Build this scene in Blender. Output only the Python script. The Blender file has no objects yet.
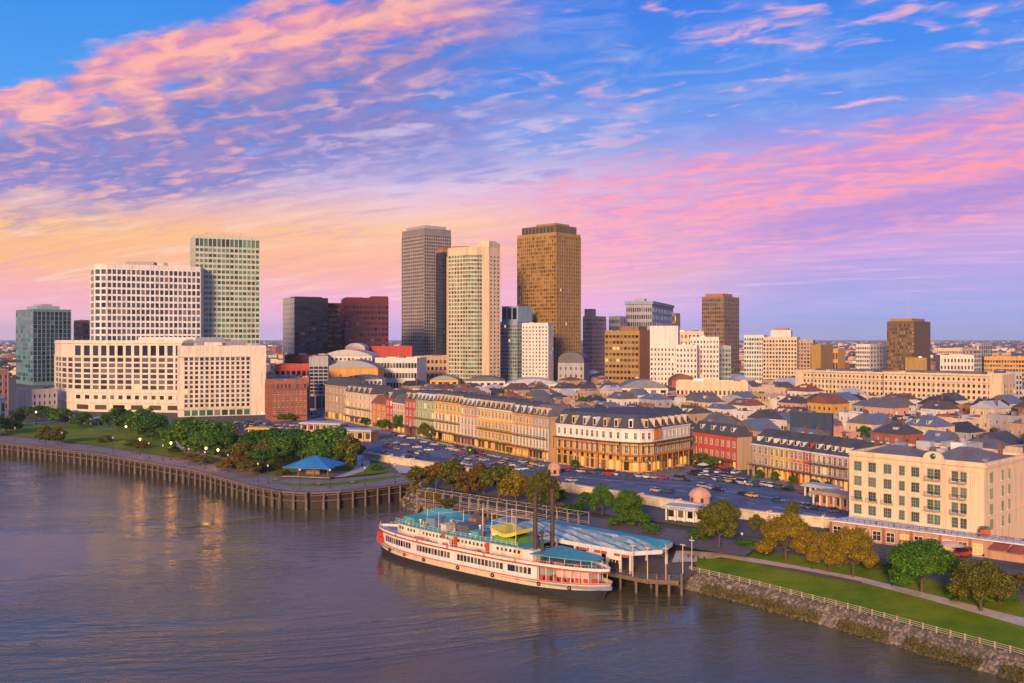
import bpy, bmesh, math, random
from mathutils import Vector, Matrix, noise as mnoise

sc = bpy.context.scene
COL = sc.collection
R = math.radians
random.seed(7)

# ------------------------------------------------------------------ camera
CAM_Z = 62.0          # metres above the river
FPX = 950.0           # focal length in pixels of a 1024 px wide picture
HORIZON = 337.0
cam_d = bpy.data.cameras.new('camera')
cam = bpy.data.objects.new('camera', cam_d)
COL.objects.link(cam)
cam.location = (0, 0, CAM_Z)
cam.rotation_euler = (R(90), 0, 0)
cam_d.sensor_width = 36
cam_d.lens = FPX / 1024 * 36
cam_d.shift_y = -4.5 / 1024
cam_d.clip_start = 1
cam_d.clip_end = 90000
sc.camera = cam

# ------------------------------------------------------------------ exposure
sc.view_settings.view_transform = 'Standard'
sc.view_settings.look = 'None'
sc.view_settings.gamma = 1
sc.view_settings.exposure = 0.32
sc.view_settings.use_curve_mapping = False
sc.render.engine = 'CYCLES'
cy = sc.cycles
cy.max_bounces = 5
cy.diffuse_bounces = 2
cy.glossy_bounces = 3
cy.transmission_bounces = 3
cy.volume_bounces = 0
cy.transparent_max_bounces = 6
cy.caustics_reflective = False
cy.caustics_refractive = False
cy.use_denoising = True
try:
    cy.denoiser = 'OPENIMAGEDENOISE'
except Exception:
    pass

# ------------------------------------------------------------------ sun (low, from behind the left shoulder)
SUN_AZ, SUN_EL = R(-164), R(14.5)     # bearing from +Y towards +X, height
to_sun = Vector((math.sin(SUN_AZ) * math.cos(SUN_EL), math.cos(SUN_AZ) * math.cos(SUN_EL), math.sin(SUN_EL)))
sd = bpy.data.lights.new('sun', 'SUN')
sd.energy = 4.6
sd.angle = R(12)
sd.color = (1.0, 0.64, 0.36)
sun = bpy.data.objects.new('sun', sd)
COL.objects.link(sun)
sun.rotation_euler = to_sun.to_track_quat('Z', 'Y').to_euler()

# ------------------------------------------------------------------ world: sunset sky with clouds
def lin(c):
    if isinstance(c, (int, float)):
        c = (c, c, c)
    return tuple(((v / 255) / 12.92 if v / 255 <= 0.04045 else ((v / 255 + 0.055) / 1.055) ** 2.4) for v in c)

def rgba(c):
    return (*lin(c), 1)

world = bpy.data.worlds.new('World')
sc.world = world
world.use_nodes = True
WT = world.node_tree
WT.nodes.clear()

class S:
    """a node socket with arithmetic"""
    T = WT
    def __init__(s, sock): s.k = sock
    @staticmethod
    def m(op, *a, clamp=False):
        n = S.T.nodes.new('ShaderNodeMath'); n.operation = op; n.use_clamp = clamp
        for i, v in enumerate(a):
            if isinstance(v, S): S.T.links.new(v.k, n.inputs[i])
            else: n.inputs[i].default_value = v
        return S(n.outputs[0])
    def __add__(a, b): return S.m('ADD', a, b)
    __radd__ = __add__
    def __sub__(a, b): return S.m('SUBTRACT', a, b)
    def __rsub__(a, b): return S.m('SUBTRACT', b, a)
    def __mul__(a, b): return S.m('MULTIPLY', a, b)
    __rmul__ = __mul__
    def __truediv__(a, b): return S.m('DIVIDE', a, b)
    def __rtruediv__(a, b): return S.m('DIVIDE', b, a)

def sstep(x, lo, hi):
    """smooth step, 0 at lo and 1 at hi"""
    t = S.m('DIVIDE', x - lo, (hi - lo), clamp=True)
    return t * t * (3 - 2 * t)

def combine(x, y, z=0.0):
    n = S.T.nodes.new('ShaderNodeCombineXYZ')
    for i, v in enumerate((x, y, z)):
        if isinstance(v, S): S.T.links.new(v.k, n.inputs[i])
        else: n.inputs[i].default_value = v
    return S(n.outputs[0])

def noise(vec, scale, detail=4, rough=0.55, dist=0.0, lac=2.0):
    n = S.T.nodes.new('ShaderNodeTexNoise')
    S.T.links.new(vec.k, n.inputs['Vector'])
    n.inputs['Scale'].default_value = scale
    n.inputs['Detail'].default_value = detail
    n.inputs['Roughness'].default_value = rough
    n.inputs['Distortion'].default_value = dist
    n.inputs['Lacunarity'].default_value = lac
    return S(n.outputs[0])

def mixc(f, a, b, mode='MIX'):
    n = S.T.nodes.new('ShaderNodeMix'); n.data_type = 'RGBA'; n.blend_type = mode
    n.clamp_factor = True
    for v, i in ((f, 0), (a, 6), (b, 7)):
        if isinstance(v, S): S.T.links.new(v.k, n.inputs[i])
        elif i == 0: n.inputs[i].default_value = v
        else: n.inputs[i].default_value = rgba(v)
    return S(n.outputs[2])

def ramp(x, stops):
    n = S.T.nodes.new('ShaderNodeValToRGB')
    e = n.color_ramp.elements
    while len(e) > 1: e.remove(e[-1])
    e[0].position = stops[0][0]; e[0].color = rgba(stops[0][1])
    for p, c in stops[1:]:
        q = e.new(p); q.color = rgba(c)
    S.T.links.new(x.k, n.inputs[0])
    return S(n.outputs[0])

def build_sky():
    tc = WT.nodes.new('ShaderNodeTexCoord')
    sep = WT.nodes.new('ShaderNodeSeparateXYZ')
    WT.links.new(tc.outputs['Generated'], sep.inputs[0])
    dx, dy, dz = (S(o) for o in sep.outputs)
    az = S.m('ARCTAN2', dx, S.m('ABSOLUTE', dy))          # bearing, mirrored behind
    el = S.m('ARCSINE', S.m('MAXIMUM', dz, 0.0))
    X = az * 1000 + 512                                    # milliradians of bearing
    Y = 337 - el * 985                                     # milliradians below the top
    g = 1 / (el + 0.13)                                    # flat cloud layer seen from below
    px, py = S.m('SINE', az) * g, S.m('COSINE', az) * g
    ca, sa = math.cos(R(-24)), math.sin(R(-24))
    along, across = px * ca + py * sa, py * ca - px * sa
    nbig = noise(combine(along * 0.9, across * 2.2), 1.6, 5, 0.6, 0.4)
    nmid = noise(combine(along * 1.3, across * 2.5, 3.1), 3.0, 6, 0.6, 0.6)
    npuf = noise(combine(along * 1.6, across * 2.5, 7.7), 4.6, 5, 0.52, 0.5)
    npu2 = noise(combine(along * 1.6 + 0.05, across * 2.5 + 0.10, 7.7), 4.6, 4, 0.52, 0.5)
    emb = (npuf - npu2) * 2.0
    nstr = noise(combine(along * 0.8, across * 3.6, 1.7), 2.6, 7, 0.6, 0.6)
    up = S.m('DIVIDE', 345 - Y + (nbig - 0.5) * 44, 345, clamp=True)   # 0 horizon .. 1 top
    f = lambda y: (345 - y) / 345
    left = ramp(up, [(f(340), (226, 156, 170)), (f(316), (250, 156, 150)), (f(298), (250, 150, 128)), (f(268), (255, 172, 38)), (f(236), (255, 182, 66)),
                     (f(200), (222, 168, 168)), (f(160), (150, 145, 205)), (f(110), (58, 152, 236)), (f(0), (14, 132, 232)), (1.0, (14, 130, 230))])
    cen = ramp(up, [(f(340), (190, 140, 200)), (f(305), (246, 142, 166)), (f(268), (255, 160, 78)), (f(225), (255, 188, 110)),
                    (f(185), (232, 196, 208)), (f(140), (130, 150, 218)), (f(80), (60, 132, 226)), (f(0), (10, 112, 226))])
    right = ramp(up, [(f(340), (78, 100, 160)), (f(318), (118, 116, 180)), (f(285), (162, 132, 188)), (f(250), (192, 142, 194)), (f(212), (200, 144, 194)),
                      (f(165), (176, 146, 214)), (f(115), (92, 140, 228)), (f(60), (36, 130, 232)), (f(0), (10, 116, 230))])
    base = mixc(sstep(X, 120, 420), left, cen)
    base = mixc(sstep(X, 540, 850), base, right)
    # soft streaks low in the sky
    st = sstep(nstr, 0.50, 0.72) * sstep(Y, 150, 215) * (1 - sstep(Y, 285, 330))
    base = mixc(st * 0.55, base, mixc(sstep(X, 520, 860), (255, 214, 176), (238, 160, 200)))
    st2 = sstep(nstr, 0.47, 0.30) * sstep(Y, 140, 200) * (1 - sstep(Y, 270, 320))
    base = mixc(st2 * 0.55, base, mixc(sstep(X, 520, 860), (216, 140, 160), (150, 126, 200)))
    # thin high veil and puffs
    veil = sstep(nmid, 0.42, 0.70) * sstep(X, 300, 520) * sstep(Y, -60, 60) * (1 - sstep(Y, 150, 200))
    base = mixc(veil * 0.65, base, (150, 165, 224))
    puff = sstep(npuf * 0.55 + nstr * 0.45, 0.53, 0.66) * sstep(X, 430, 560) * (1 - sstep(Y, 110, 190))
    base = mixc(puff * 0.8, base, mixc(sstep(emb, -0.25, 0.35), (176, 150, 214), (250, 178, 190)))
    # left bank: salmon edge above, violet body below
    wob = (nbig - 0.5) * 110 + (nmid - 0.5) * 70 + (npuf - 0.5) * 46
    Yw = Y + wob
    T, B = 118 - 0.40 * X, 205 - 0.16 * X
    ft = S.m('DIVIDE', Yw - T, B - T + 12)
    bank = sstep(ft, -0.06, 0.16) * (1 - sstep(ft, 0.86, 1.25)) * (1 - sstep(X + (nbig - 0.5) * 260, 380, 560))
    lit = S.m('DIVIDE', (1 - sstep(ft, 0.12, 0.62)) + emb * 0.8 + (npuf - 0.5) * 1.3 + (nmid - 0.5) * 1.5, 1.0, clamp=True)
    shade = mixc(sstep(nmid, 0.35, 0.65), (104, 114, 188), (150, 126, 182))
    glow = mixc(sstep(npuf, 0.40, 0.66), (236, 146, 168), (255, 176, 152))
    base = mixc(bank * sstep(npuf * 0.4 + nmid * 0.6, 0.30, 0.50), base, mixc(lit, shade, glow))
    # middle: blue-violet ripples right of that bank
    rip = sstep(npuf * 0.6 + nmid * 0.4, 0.46, 0.58) * sstep(X, 180, 420) * (1 - sstep(X, 560, 720)) * sstep(Y, 60, 120) * (1 - sstep(Y, 165, 215))
    base = mixc(rip * 0.7, base, mixc(sstep(nbig, 0.4, 0.6), (116, 128, 208), (206, 186, 216)))
    # right bank: pink ripples
    Yr = Y + (nbig - 0.5) * 90 + (npuf - 0.5) * 40
    T2, B2 = 172 - 0.10 * (X - 600), 282 - 0.13 * (X - 600)
    f2 = S.m('DIVIDE', Yr - T2, B2 - T2)
    bank2 = sstep(f2, -0.25, 0.15) * (1 - sstep(f2, 0.80, 1.15)) * sstep(X + (nbig - 0.5) * 260, 380, 640)
    brk = sstep(npuf * 0.6 + nstr * 0.4, 0.38, 0.58)
    base = mixc(bank2 * (0.42 + 0.5 * brk), base, mixc(sstep(emb + (nmid - 0.5) * 2, -0.45, 0.4), (214, 130, 186), (255, 146, 156)))
    # one bright salmon streak and its violet underside on the right
    Ys = Y + 0.13 * (X - 800) + (nmid - 0.5) * 34 + (npuf - 0.5) * 14
    s1 = sstep(Ys, 192, 202) * (1 - sstep(Ys, 206, 216)) * sstep(X, 640, 800)
    base = mixc(s1 * sstep(npuf, 0.36, 0.55) * 0.9, base, (255, 142, 140))
    s2 = sstep(Ys, 210, 220) * (1 - sstep(Ys, 232, 256)) * sstep(X, 700, 840)
    base = mixc(s2 * 0.6, base, (140, 118, 198))
    # behind the river the sky is calmer and dimmer
    back = sstep(dy, 0.25, -0.35)
    base = mixc(back * 0.62, base, ramp(up, [(0, (240, 178, 150)), (0.4, (196, 158, 180)), (1, (104, 132, 200))]))
    hs = WT.nodes.new('ShaderNodeHueSaturation'); hs.inputs['Saturation'].default_value = 0.98
    WT.links.new(base.k, hs.inputs['Color'])
    bg = WT.nodes.new('ShaderNodeBackground')
    WT.links.new(hs.outputs[0], bg.inputs[0]); bg.inputs[1].default_value = 0.78
    sky = WT.nodes.new('ShaderNodeTexSky'); sky.sky_type = 'NISHITA'; sky.sun_disc = False
    sky.sun_elevation = SUN_EL; sky.sun_rotation = SUN_AZ; sky.altitude = 0; sky.air_density = 0.12; sky.dust_density = 0.1; sky.ozone_density = 0.6
    bg2 = WT.nodes.new('ShaderNodeBackground')
    WT.links.new(sky.outputs[0], bg2.inputs[0]); bg2.inputs[1].default_value = 0.05
    add = WT.nodes.new('ShaderNodeAddShader')
    WT.links.new(bg.outputs[0], add.inputs[0]); WT.links.new(bg2.outputs[0], add.inputs[1])
    out = WT.nodes.new('ShaderNodeOutputWorld')
    WT.links.new(add.outputs[0], out.inputs[0])
build_sky()
# ------------------------------------------------------------------ helpers
LAND = 7.0
def gp(px, py, z=LAND):
    """where the sight line of a picture point meets height z"""
    d = (CAM_Z - z) * FPX / (py - HORIZON)
    return Vector(((px - 512) / FPX * d, d, z))
def at(px, d, z=LAND):
    return Vector(((px - 512) / FPX * d, d, z))
def zat(py, d):
    return CAM_Z - (py - HORIZON) * d / FPX

class MB:
    """collects boxes, prisms, bars ... and links them as ONE mesh object"""
    def __init__(s): s.v, s.f, s.m, s.sm = [], [], [], []
    def add(s, vs, fs, mi=0, smooth=False):
        o = len(s.v); s.v += [tuple(v) for v in vs]
        for f in fs:
            s.f.append(tuple(i + o for i in f)); s.m.append(mi); s.sm.append(smooth)
        return s
    def box(s, x0, x1, y0, y1, z0, z1, mi=0):
        return s.add([(x0, y0, z0), (x1, y0, z0), (x1, y1, z0), (x0, y1, z0), (x0, y0, z1), (x1, y0, z1), (x1, y1, z1), (x0, y1, z1)],
                     [(3, 2, 1, 0), (4, 5, 6, 7), (0, 1, 5, 4), (1, 2, 6, 5), (2, 3, 7, 6), (3, 0, 4, 7)], mi)
    def prism(s, poly, z0, z1, mi=0, top=True, bottom=True):
        """counter-clockwise outline, flat or per-vertex heights"""
        n = len(poly); zz = z1 if isinstance(z1, (list, tuple)) else [z1] * n
        zb = z0 if isinstance(z0, (list, tuple)) else [z0] * n
        vs = [(p[0], p[1], zb[i]) for i, p in enumerate(poly)] + [(p[0], p[1], zz[i]) for i, p in enumerate(poly)]
        fs = [(i, (i + 1) % n, n + (i + 1) % n, n + i) for i in range(n)]
        if top: fs.append(tuple(range(n, 2 * n)))
        if bottom: fs.append(tuple(range(n - 1, -1, -1)))
        return s.add(vs, fs, mi)
    def quad(s, a, b, c, d, mi=0): return s.add([a, b, c, d], [(0, 1, 2, 3)], mi)
    def tri(s, a, b, c, mi=0): return s.add([a, b, c], [(0, 1, 2)], mi)
    def bar(s, a, b, r0, r1=None, n=6, mi=0, smooth=True):
        a, b = Vector(a), Vector(b); r1 = r0 if r1 is None else r1
        d = (b - a).normalized(); u = d.orthogonal().normalized(); w = d.cross(u)
        vs = []
        for p, r in ((a, r0), (b, r1)):
            for i in range(n):
                t = 2 * math.pi * i / n
                vs.append(p + (u * math.cos(t) + w * math.sin(t)) * r)
        s.add(vs, [(i, (i + 1) % n, n + (i + 1) % n, n + i) for i in range(n)], mi, smooth)
        s.add(vs, [tuple(range(n - 1, -1, -1)), tuple(range(n, 2 * n))], mi)
        return s
    def beam(s, a, b, w, h, mi=0):
        """box beam along a-b, w wide level, h tall"""
        a, b = Vector(a), Vector(b); d = (b - a).normalized()
        u = d.cross(Vector((0, 0, 1)));  u = Vector((1, 0, 0)) if u.length < 1e-4 else u.normalized()
        w_ = u.cross(d)
        vs = []
        for p in (a, b):
            for i, j in ((-1, -1), (1, -1), (1, 1), (-1, 1)):
                vs.append(p + u * (i * w / 2) + w_ * (j * h / 2))
        return s.add(vs, [(0, 3, 2, 1), (4, 5, 6, 7), (0, 1, 5, 4), (1, 2, 6, 5), (2, 3, 7, 6), (3, 0, 4, 7)], mi)
    def lathe(s, c, prof, n=12, mi=0, smooth=True):
        """profile of (radius, height) turned about the vertical through c"""
        c = Vector(c); vs = []
        for r, z in prof:
            for i in range(n):
                t = 2 * math.pi * i / n
                vs.append((c.x + r * math.cos(t), c.y + r * math.sin(t), c.z + z))
        fs = [(k * n + i, k * n + (i + 1) % n, (k + 1) * n + (i + 1) % n, (k + 1) * n + i) for k in range(len(prof) - 1) for i in range(n)]
        s.add(vs, fs, mi, smooth)
        s.add(vs, [tuple(range(n - 1, -1, -1)), tuple(range((len(prof) - 1) * n, len(prof) * n))], mi)
        return s
    def mesh(s, name, mats):
        me = bpy.data.meshes.new(name)
        me.from_pydata(s.v, [], s.f)
        mats = mats if isinstance(mats, (list, tuple)) else [mats]
        for m in mats: me.materials.append(m)
        me.polygons.foreach_set('material_index', s.m)
        me.polygons.foreach_set('use_smooth', s.sm)
        me.update()
        return me
    def build(s, name, mats, parent=None, loc=None, rz=0):
        return link(name, s.mesh(name, mats), parent, loc, rz)

def link(name, me, parent=None, loc=None, rz=0):
    o = bpy.data.objects.new(name, me); COL.objects.link(o)
    if parent is not None: o.parent = parent
    if loc is not None: o.location = loc
    o.rotation_euler[2] = rz
    return o

ALL = []          # every thing, for the labels at the end
def tag(o, label, cat, group=None, ref=None):
    o['label'] = label; o['category'] = cat
    if group: o['group'] = group
    ALL.append(o)
    if ref is not None: REF[o.name] = ref
    return o
REF = {}
def thing(name, label, cat, loc, rz=0, group=None):
    o = bpy.data.objects.new(name, None); COL.objects.link(o)
    o.empty_display_size = 0.5
    o.location = loc; o.rotation_euler[2] = rz
    return tag(o, label, cat, group)
def struct(o, kind='structure'):
    o['kind'] = kind; return o

def dup(root, loc, rz, label, scale=None):
    """a copy of a thing with copies of its parts and sub-parts"""
    def cp(o, par):
        c = o.copy(); COL.objects.link(c)
        if par is not None: c.parent = par
        for ch in KIDS.get(o.name) or [k for k in o.children]: cp(ch, c)
        return c
    r = cp(root, None)
    r.location = loc; r.rotation_euler[2] = rz
    if scale: r.scale = scale if not isinstance(scale, (int, float)) else (scale,) * 3
    r['label'] = label
    ALL.append(r)
    return r
KIDS = {}

# ------------------------------------------------------------------ materials
def new_mat(name):
    m = bpy.data.materials.new(name); m.use_nodes = True
    nt = m.node_tree; nt.nodes.clear()
    out = nt.nodes.new('ShaderNodeOutputMaterial'); b = nt.nodes.new('ShaderNodeBsdfPrincipled')
    nt.links.new(b.outputs[0], out.inputs[0])
    return m, nt, b

def c3(c): return (*c, 1) if len(c) == 3 else c

def mat(name, col, rough=0.8, var=0.18, scale=0.35, metal=0.0, spec=0.4, streak=False, bump=0.0, bscale=4.0, island=0.0, coat=0.0, col2=None, emit=None, estr=0.0):
    """plain surface with weathering: broad blotches, fine grain, optional rain streaks"""
    m, nt, b = new_mat(name)
    geo = nt.nodes.new('ShaderNodeNewGeometry')
    S.T = nt
    pos = S(geo.outputs['Position'])
    vec = pos
    if streak:
        mp = nt.nodes.new('ShaderNodeMapping'); mp.inputs['Scale'].default_value = (1.6, 1.6, 0.12)
        nt.links.new(pos.k, mp.inputs[0]); vec = S(mp.outputs[0])
    n1 = noise(vec, scale, 5, 0.6)
    n2 = noise(pos, scale * 7, 3, 0.6)
    k = S.m('ADD', 1.0 - var, (n1 * 1.3 + n2 * 0.7) * var)
    if island:
        k = k * ((1 - island) + S(geo.outputs['Random Per Island']) * (2 * island))
    mx = nt.nodes.new('ShaderNodeMix'); mx.data_type = 'RGBA'; mx.blend_type = 'MIX'
    mx.inputs[6].default_value = c3(col); mx.inputs[7].default_value = c3(col2 or tuple(v * 0.72 for v in col))
    S.T.links.new(sstep(n1, 0.42, 0.66).k, mx.inputs[0])
    hs = nt.nodes.new('ShaderNodeVectorMath'); hs.operation = 'SCALE'
    nt.links.new(mx.outputs[2], hs.inputs[0]); nt.links.new(k.k, hs.inputs[3])
    nt.links.new(hs.outputs[0], b.inputs['Base Color'])
    b.inputs['Roughness'].default_value = rough
    b.inputs['Metallic'].default_value = metal
    b.inputs['Specular IOR Level'].default_value = spec
    b.inputs['Coat Weight'].default_value = coat
    if bump:
        bp = nt.nodes.new('ShaderNodeBump'); bp.inputs['Strength'].default_value = bump
        nt.links.new(noise(pos, bscale, 4).k, bp.inputs['Height']); nt.links.new(bp.outputs[0], b.inputs['Normal'])
    if emit:
        b.inputs['Emission Color'].default_value = c3(emit); b.inputs['Emission Strength'].default_value = estr
    return m

def glass(name, col, rough=0.12, lit=0.008, litcol=(1.0, 0.55, 0.18), estr=0.9, var=0.85, spec=0.7, metal=0.0, pale=0.22):
    """window glass: differs pane by pane, curtains behind some, a lamp behind a few"""
    m, nt, b = new_mat(name)
    S.T = nt
    geo = nt.nodes.new('ShaderNodeNewGeometry'); oi = nt.nodes.new('ShaderNodeObjectInfo')
    r = S.m('FRACT', S(geo.outputs['Random Per Island']) + S(oi.outputs['Random']) * 7.13)
    r2 = S.m('FRACT', r * 17.31)
    mx = nt.nodes.new('ShaderNodeMix'); mx.data_type = 'RGBA'
    mx.inputs[6].default_value = c3(tuple(v * (1 - var) for v in col)); mx.inputs[7].default_value = c3(tuple(v * (1 + var) for v in col))
    nt.links.new(r.k, mx.inputs[0])
    mc = nt.nodes.new('ShaderNodeMix'); mc.data_type = 'RGBA'
    nt.links.new((sstep(r2, 1 - pale - 0.01, 1 - pale + 0.01) * 0.5).k, mc.inputs[0])
    nt.links.new(mx.outputs[2], mc.inputs[6]); mc.inputs[7].default_value = (0.24, 0.20, 0.16, 1)
    nt.links.new(mc.outputs[2], b.inputs['Base Color'])
    va = nt.nodes.new('ShaderNodeVectorMath'); va.operation = 'ADD'; nt.links.new(geo.outputs['Normal'], va.inputs[0])
    nt.links.new(combine((r - 0.5) * 0.10, (S.m('FRACT', r * 29.3) - 0.5) * 0.10, (S.m('FRACT', r * 91.7) - 0.5) * 0.10).k, va.inputs[1])
    vn = nt.nodes.new('ShaderNodeVectorMath'); vn.operation = 'NORMALIZE'; nt.links.new(va.outputs[0], vn.inputs[0]); nt.links.new(vn.outputs[0], b.inputs['Normal'])
    b.inputs['Roughness'].default_value = rough
    b.inputs['Specular IOR Level'].default_value = spec
    b.inputs['Metallic'].default_value = metal
    if lit:
        b.inputs['Emission Color'].default_value = c3(litcol)
        r3 = S.m('FRACT', r * 53.7)
        nt.links.new((S.m('GREATER_THAN', r3, 1 - lit) * estr).k, b.inputs['Emission Strength'])
    return m

MATS = {}
def M(name, *a, **k):
    if name not in MATS: MATS[name] = mat(name, *a, **k)
    return MATS[name]

W = dict(streak=True, var=0.22, scale=0.4, rough=0.85)
M('cream_wall', (0.68, 0.51, 0.32), **W); M('white_wall', (0.70, 0.63, 0.54), **W); M('yellow_wall', (0.72, 0.42, 0.07), **W)
M('ochre_wall', (0.62, 0.33, 0.08), **W); M('tan_wall', (0.46, 0.31, 0.19), **W); M('grey_wall', (0.38, 0.36, 0.36), **W)
M('red_wall', (0.50, 0.08, 0.05), **W); M('brick_wall', (0.33, 0.11, 0.06), island=0, **W); M('pink_wall', (0.62, 0.33, 0.22), **W)
M('green_wall', (0.42, 0.44, 0.20), **W); M('orange_wall', (0.66, 0.22, 0.05), **W); M('blue_wall', (0.26, 0.36, 0.44), **W)
M('brown_wall', (0.26, 0.15, 0.08), **W); M('maroon_wall', (0.13, 0.024, 0.03), **W); M('dark_wall', (0.03, 0.034, 0.045), **W)
M('gold_wall', (0.36, 0.215, 0.06), **W); M('bronze_wall', (0.15, 0.10, 0.055), **W); M('rust_wall', (0.42, 0.17, 0.06), **W)
M('hotel_wall', (0.76, 0.56, 0.35), streak=True, var=0.30, scale=0.45, rough=0.85)
M('hotel_white', (0.74, 0.69, 0.58), **W); M('trim_white', (0.72, 0.69, 0.63), rough=0.7, var=0.15)
RF = dict(var=0.35, scale=0.22, rough=0.75)
M('slate_roof', (0.072, 0.07, 0.078), bump=0.3, bscale=3, **RF); M('grey_roof', (0.13, 0.125, 0.13), **RF); M('white_roof', (0.48, 0.46, 0.45), **RF)
M('rust_roof', (0.22, 0.085, 0.045), **RF); M('brown_roof', (0.12, 0.08, 0.065), **RF); M('black_roof', (0.045, 0.045, 0.055), **RF)
M('teal_roof', (0.08, 0.36, 0.32), var=0.3, scale=0.3, rough=0.55); M('blue_roof', (0.035, 0.20, 0.42), var=0.2, scale=0.3, rough=0.5)
M('tin_roof', (0.20, 0.205, 0.22), var=0.4, scale=0.3, rough=0.45, metal=0.3)
M('iron', (0.03, 0.03, 0.035), rough=0.5); M('steel', (0.45, 0.45, 0.46), rough=0.4, metal=0.6)
M('concrete', (0.42, 0.38, 0.33), var=0.25, scale=0.3, rough=0.9); M('timber', (0.17, 0.11, 0.07), var=0.4, scale=0.6, rough=0.9, island=0.25)
M('weathered_timber', (0.16, 0.12, 0.09), var=0.4, scale=0.5, rough=0.9, island=0.2)
M('dark_metal', (0.10, 0.11, 0.12), rough=0.5)
MATS['glass'] = glass('glass', (0.035, 0.040, 0.050))
MATS['glass_warm'] = glass('glass_warm', (0.05, 0.04, 0.03), lit=0.03)
MATS['shop_glass'] = glass('shop_glass', (0.10, 0.06, 0.03), lit=0.45, litcol=(1, .42, .09), estr=0.9)
MATS['glass_green'] = glass('glass_green', (0.05, 0.15, 0.10), lit=0.0, pale=0.06)
MATS['glass_teal'] = glass('glass_teal', (0.06, 0.16, 0.17), lit=0.01, pale=0.1)
MATS['glass_gold'] = glass('glass_gold', (0.40, 0.24, 0.06), lit=0.0, metal=0.75, rough=0.16, var=0.95, pale=0.0)
MATS['glass_blue'] = glass('glass_blue', (0.012, 0.02, 0.04), lit=0.0, pale=0.03, rough=0.08, spec=0.4)
MATS['lamp_glow'] = mat('lamp_glow', (0.8, 0.6, 0.3), emit=(1.0, 0.62, 0.22), estr=7.0)
# ------------------------------------------------------------------ the setting: water, land, lawns, paths, asphalt
def xy(v): return (v[0], v[1])

# river edge of the land, from far left to far right (upper edge of the bank)
WHARF_PX = [(-260, 418.6), (-120, 428), (0, 441.5), (100, 453), (200, 470), (258, 485.5), (285, 490.5), (310, 492), (340, 490.5), (372, 487), (420, 481)]
WZ = 6.3
WHARF = [gp(x, y, WZ) for x, y in WHARF_PX]
RAIL_Z = 3.2
RAIL_PX = [(690, 571), (745, 583), (800, 597), (860, 612), (930, 631), (1024, 656), (1200, 706)]
RAILP = [gp(x, y, RAIL_Z) for x, y in RAIL_PX]
BANK = [Vector((-33, 352, 6.6)), Vector((-27, 338, 6.2)), Vector((-8, 312, 6.0)), Vector((18, 284, 6.0)), Vector((36, 264, 4.6)), Vector((42, 252, 3.8))]
edge = [WHARF[0] + Vector((-4000, 2600, 0))] + WHARF + BANK + RAILP + [RAILP[-1] + Vector((60, -90, 0)), RAILP[-1] + Vector((300, -420, 0))]

INL = [gp(*p) for p in ((-260, 409), (-120, 418), (0, 433), (100, 445), (200, 460), (258, 471), (285, 476), (310, 477.5), (340, 476.5), (372, 473.5), (418, 469))]
INL = [INL[0] + Vector((-4000, 2700, 0))] + INL + [Vector(p) for p in ((-14, 366, 7), (-3, 352, 7), (14, 326, 7), (38, 302, 7), (54, 282, 7), (64, 270, 7))]
for i, p in enumerate(RAILP):
    t = RAILP[min(i + 1, len(RAILP) - 1)] - RAILP[max(i - 1, 0)]; t.z = 0; t.normalize(); INL.append(p + Vector((-t.y, t.x, 0)) * 30)
INL += [INL[-1] + Vector((75, -80, 0)), INL[-1] + Vector((330, -400, 0))]
def land():
    # the shore strip carries the real bank heights; one fan of quads joins it to the flat inland sheet
    me = bpy.data.meshes.new('ground'); bm = bmesh.new()
    shore = [bm.verts.new(p) for p in edge]
    foot = [bm.verts.new((p.x, p.y, -3)) for p in edge]
    inl0 = [bm.verts.new((q.x, q.y, WZ - 0.02 if i <= 11 else LAND - 0.02)) for i, q in enumerate(INL)]
    inl = []
    for i, q in enumerate(INL):      # a low step up from the promenade to the park
        t = INL[min(i + 1, len(INL) - 1)] - INL[max(i - 1, 0)]; t.z = 0; t.normalize()
        inl.append(bm.verts.new((q.x - t.y * .8, q.y + t.x * .8, LAND - 0.02)))
    for i in range(len(edge) - 1):
        bm.faces.new((shore[i], shore[i + 1], inl0[i + 1], inl0[i]))
        bm.faces.new((inl0[i], inl0[i + 1], inl[i + 1], inl[i]))
        bm.faces.new((foot[i], foot[i + 1], shore[i + 1], shore[i]))
    far = [bm.verts.new(v) for v in ((16000, inl[-1].co.y, LAND), (16000, 16000, LAND), (-16000, 16000, LAND), (-16000, inl[0].co.y, LAND))]
    f = bm.faces.new(inl + far)
    bmesh.ops.triangulate(bm, faces=[f])
    bmesh.ops.recalc_face_normals(bm, faces=bm.faces)
    bm.to_mesh(me); bm.free()
    return me
# ground: dull mix of earth, paving and yards, dark green far off
m, nt, b = new_mat('ground'); S.T = nt
geo = nt.nodes.new('ShaderNodeNewGeometry'); pos = S(geo.outputs['Position'])
n1 = noise(pos, 0.02, 6, 0.6); n2 = noise(pos, 0.4, 5, 0.6)
c = mixc(sstep(n1, 0.42, 0.58), (70, 66, 62), (62, 68, 46)); c = mixc(sstep(n2, 0.35, 0.7) * 0.5, c, (104, 96, 88))
nt.links.new(c.k, b.inputs['Base Color']); b.inputs['Roughness'].default_value = 0.95
MATS['ground'] = m
me = land(); me.materials.append(m)
struct(link('ground', me))

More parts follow.
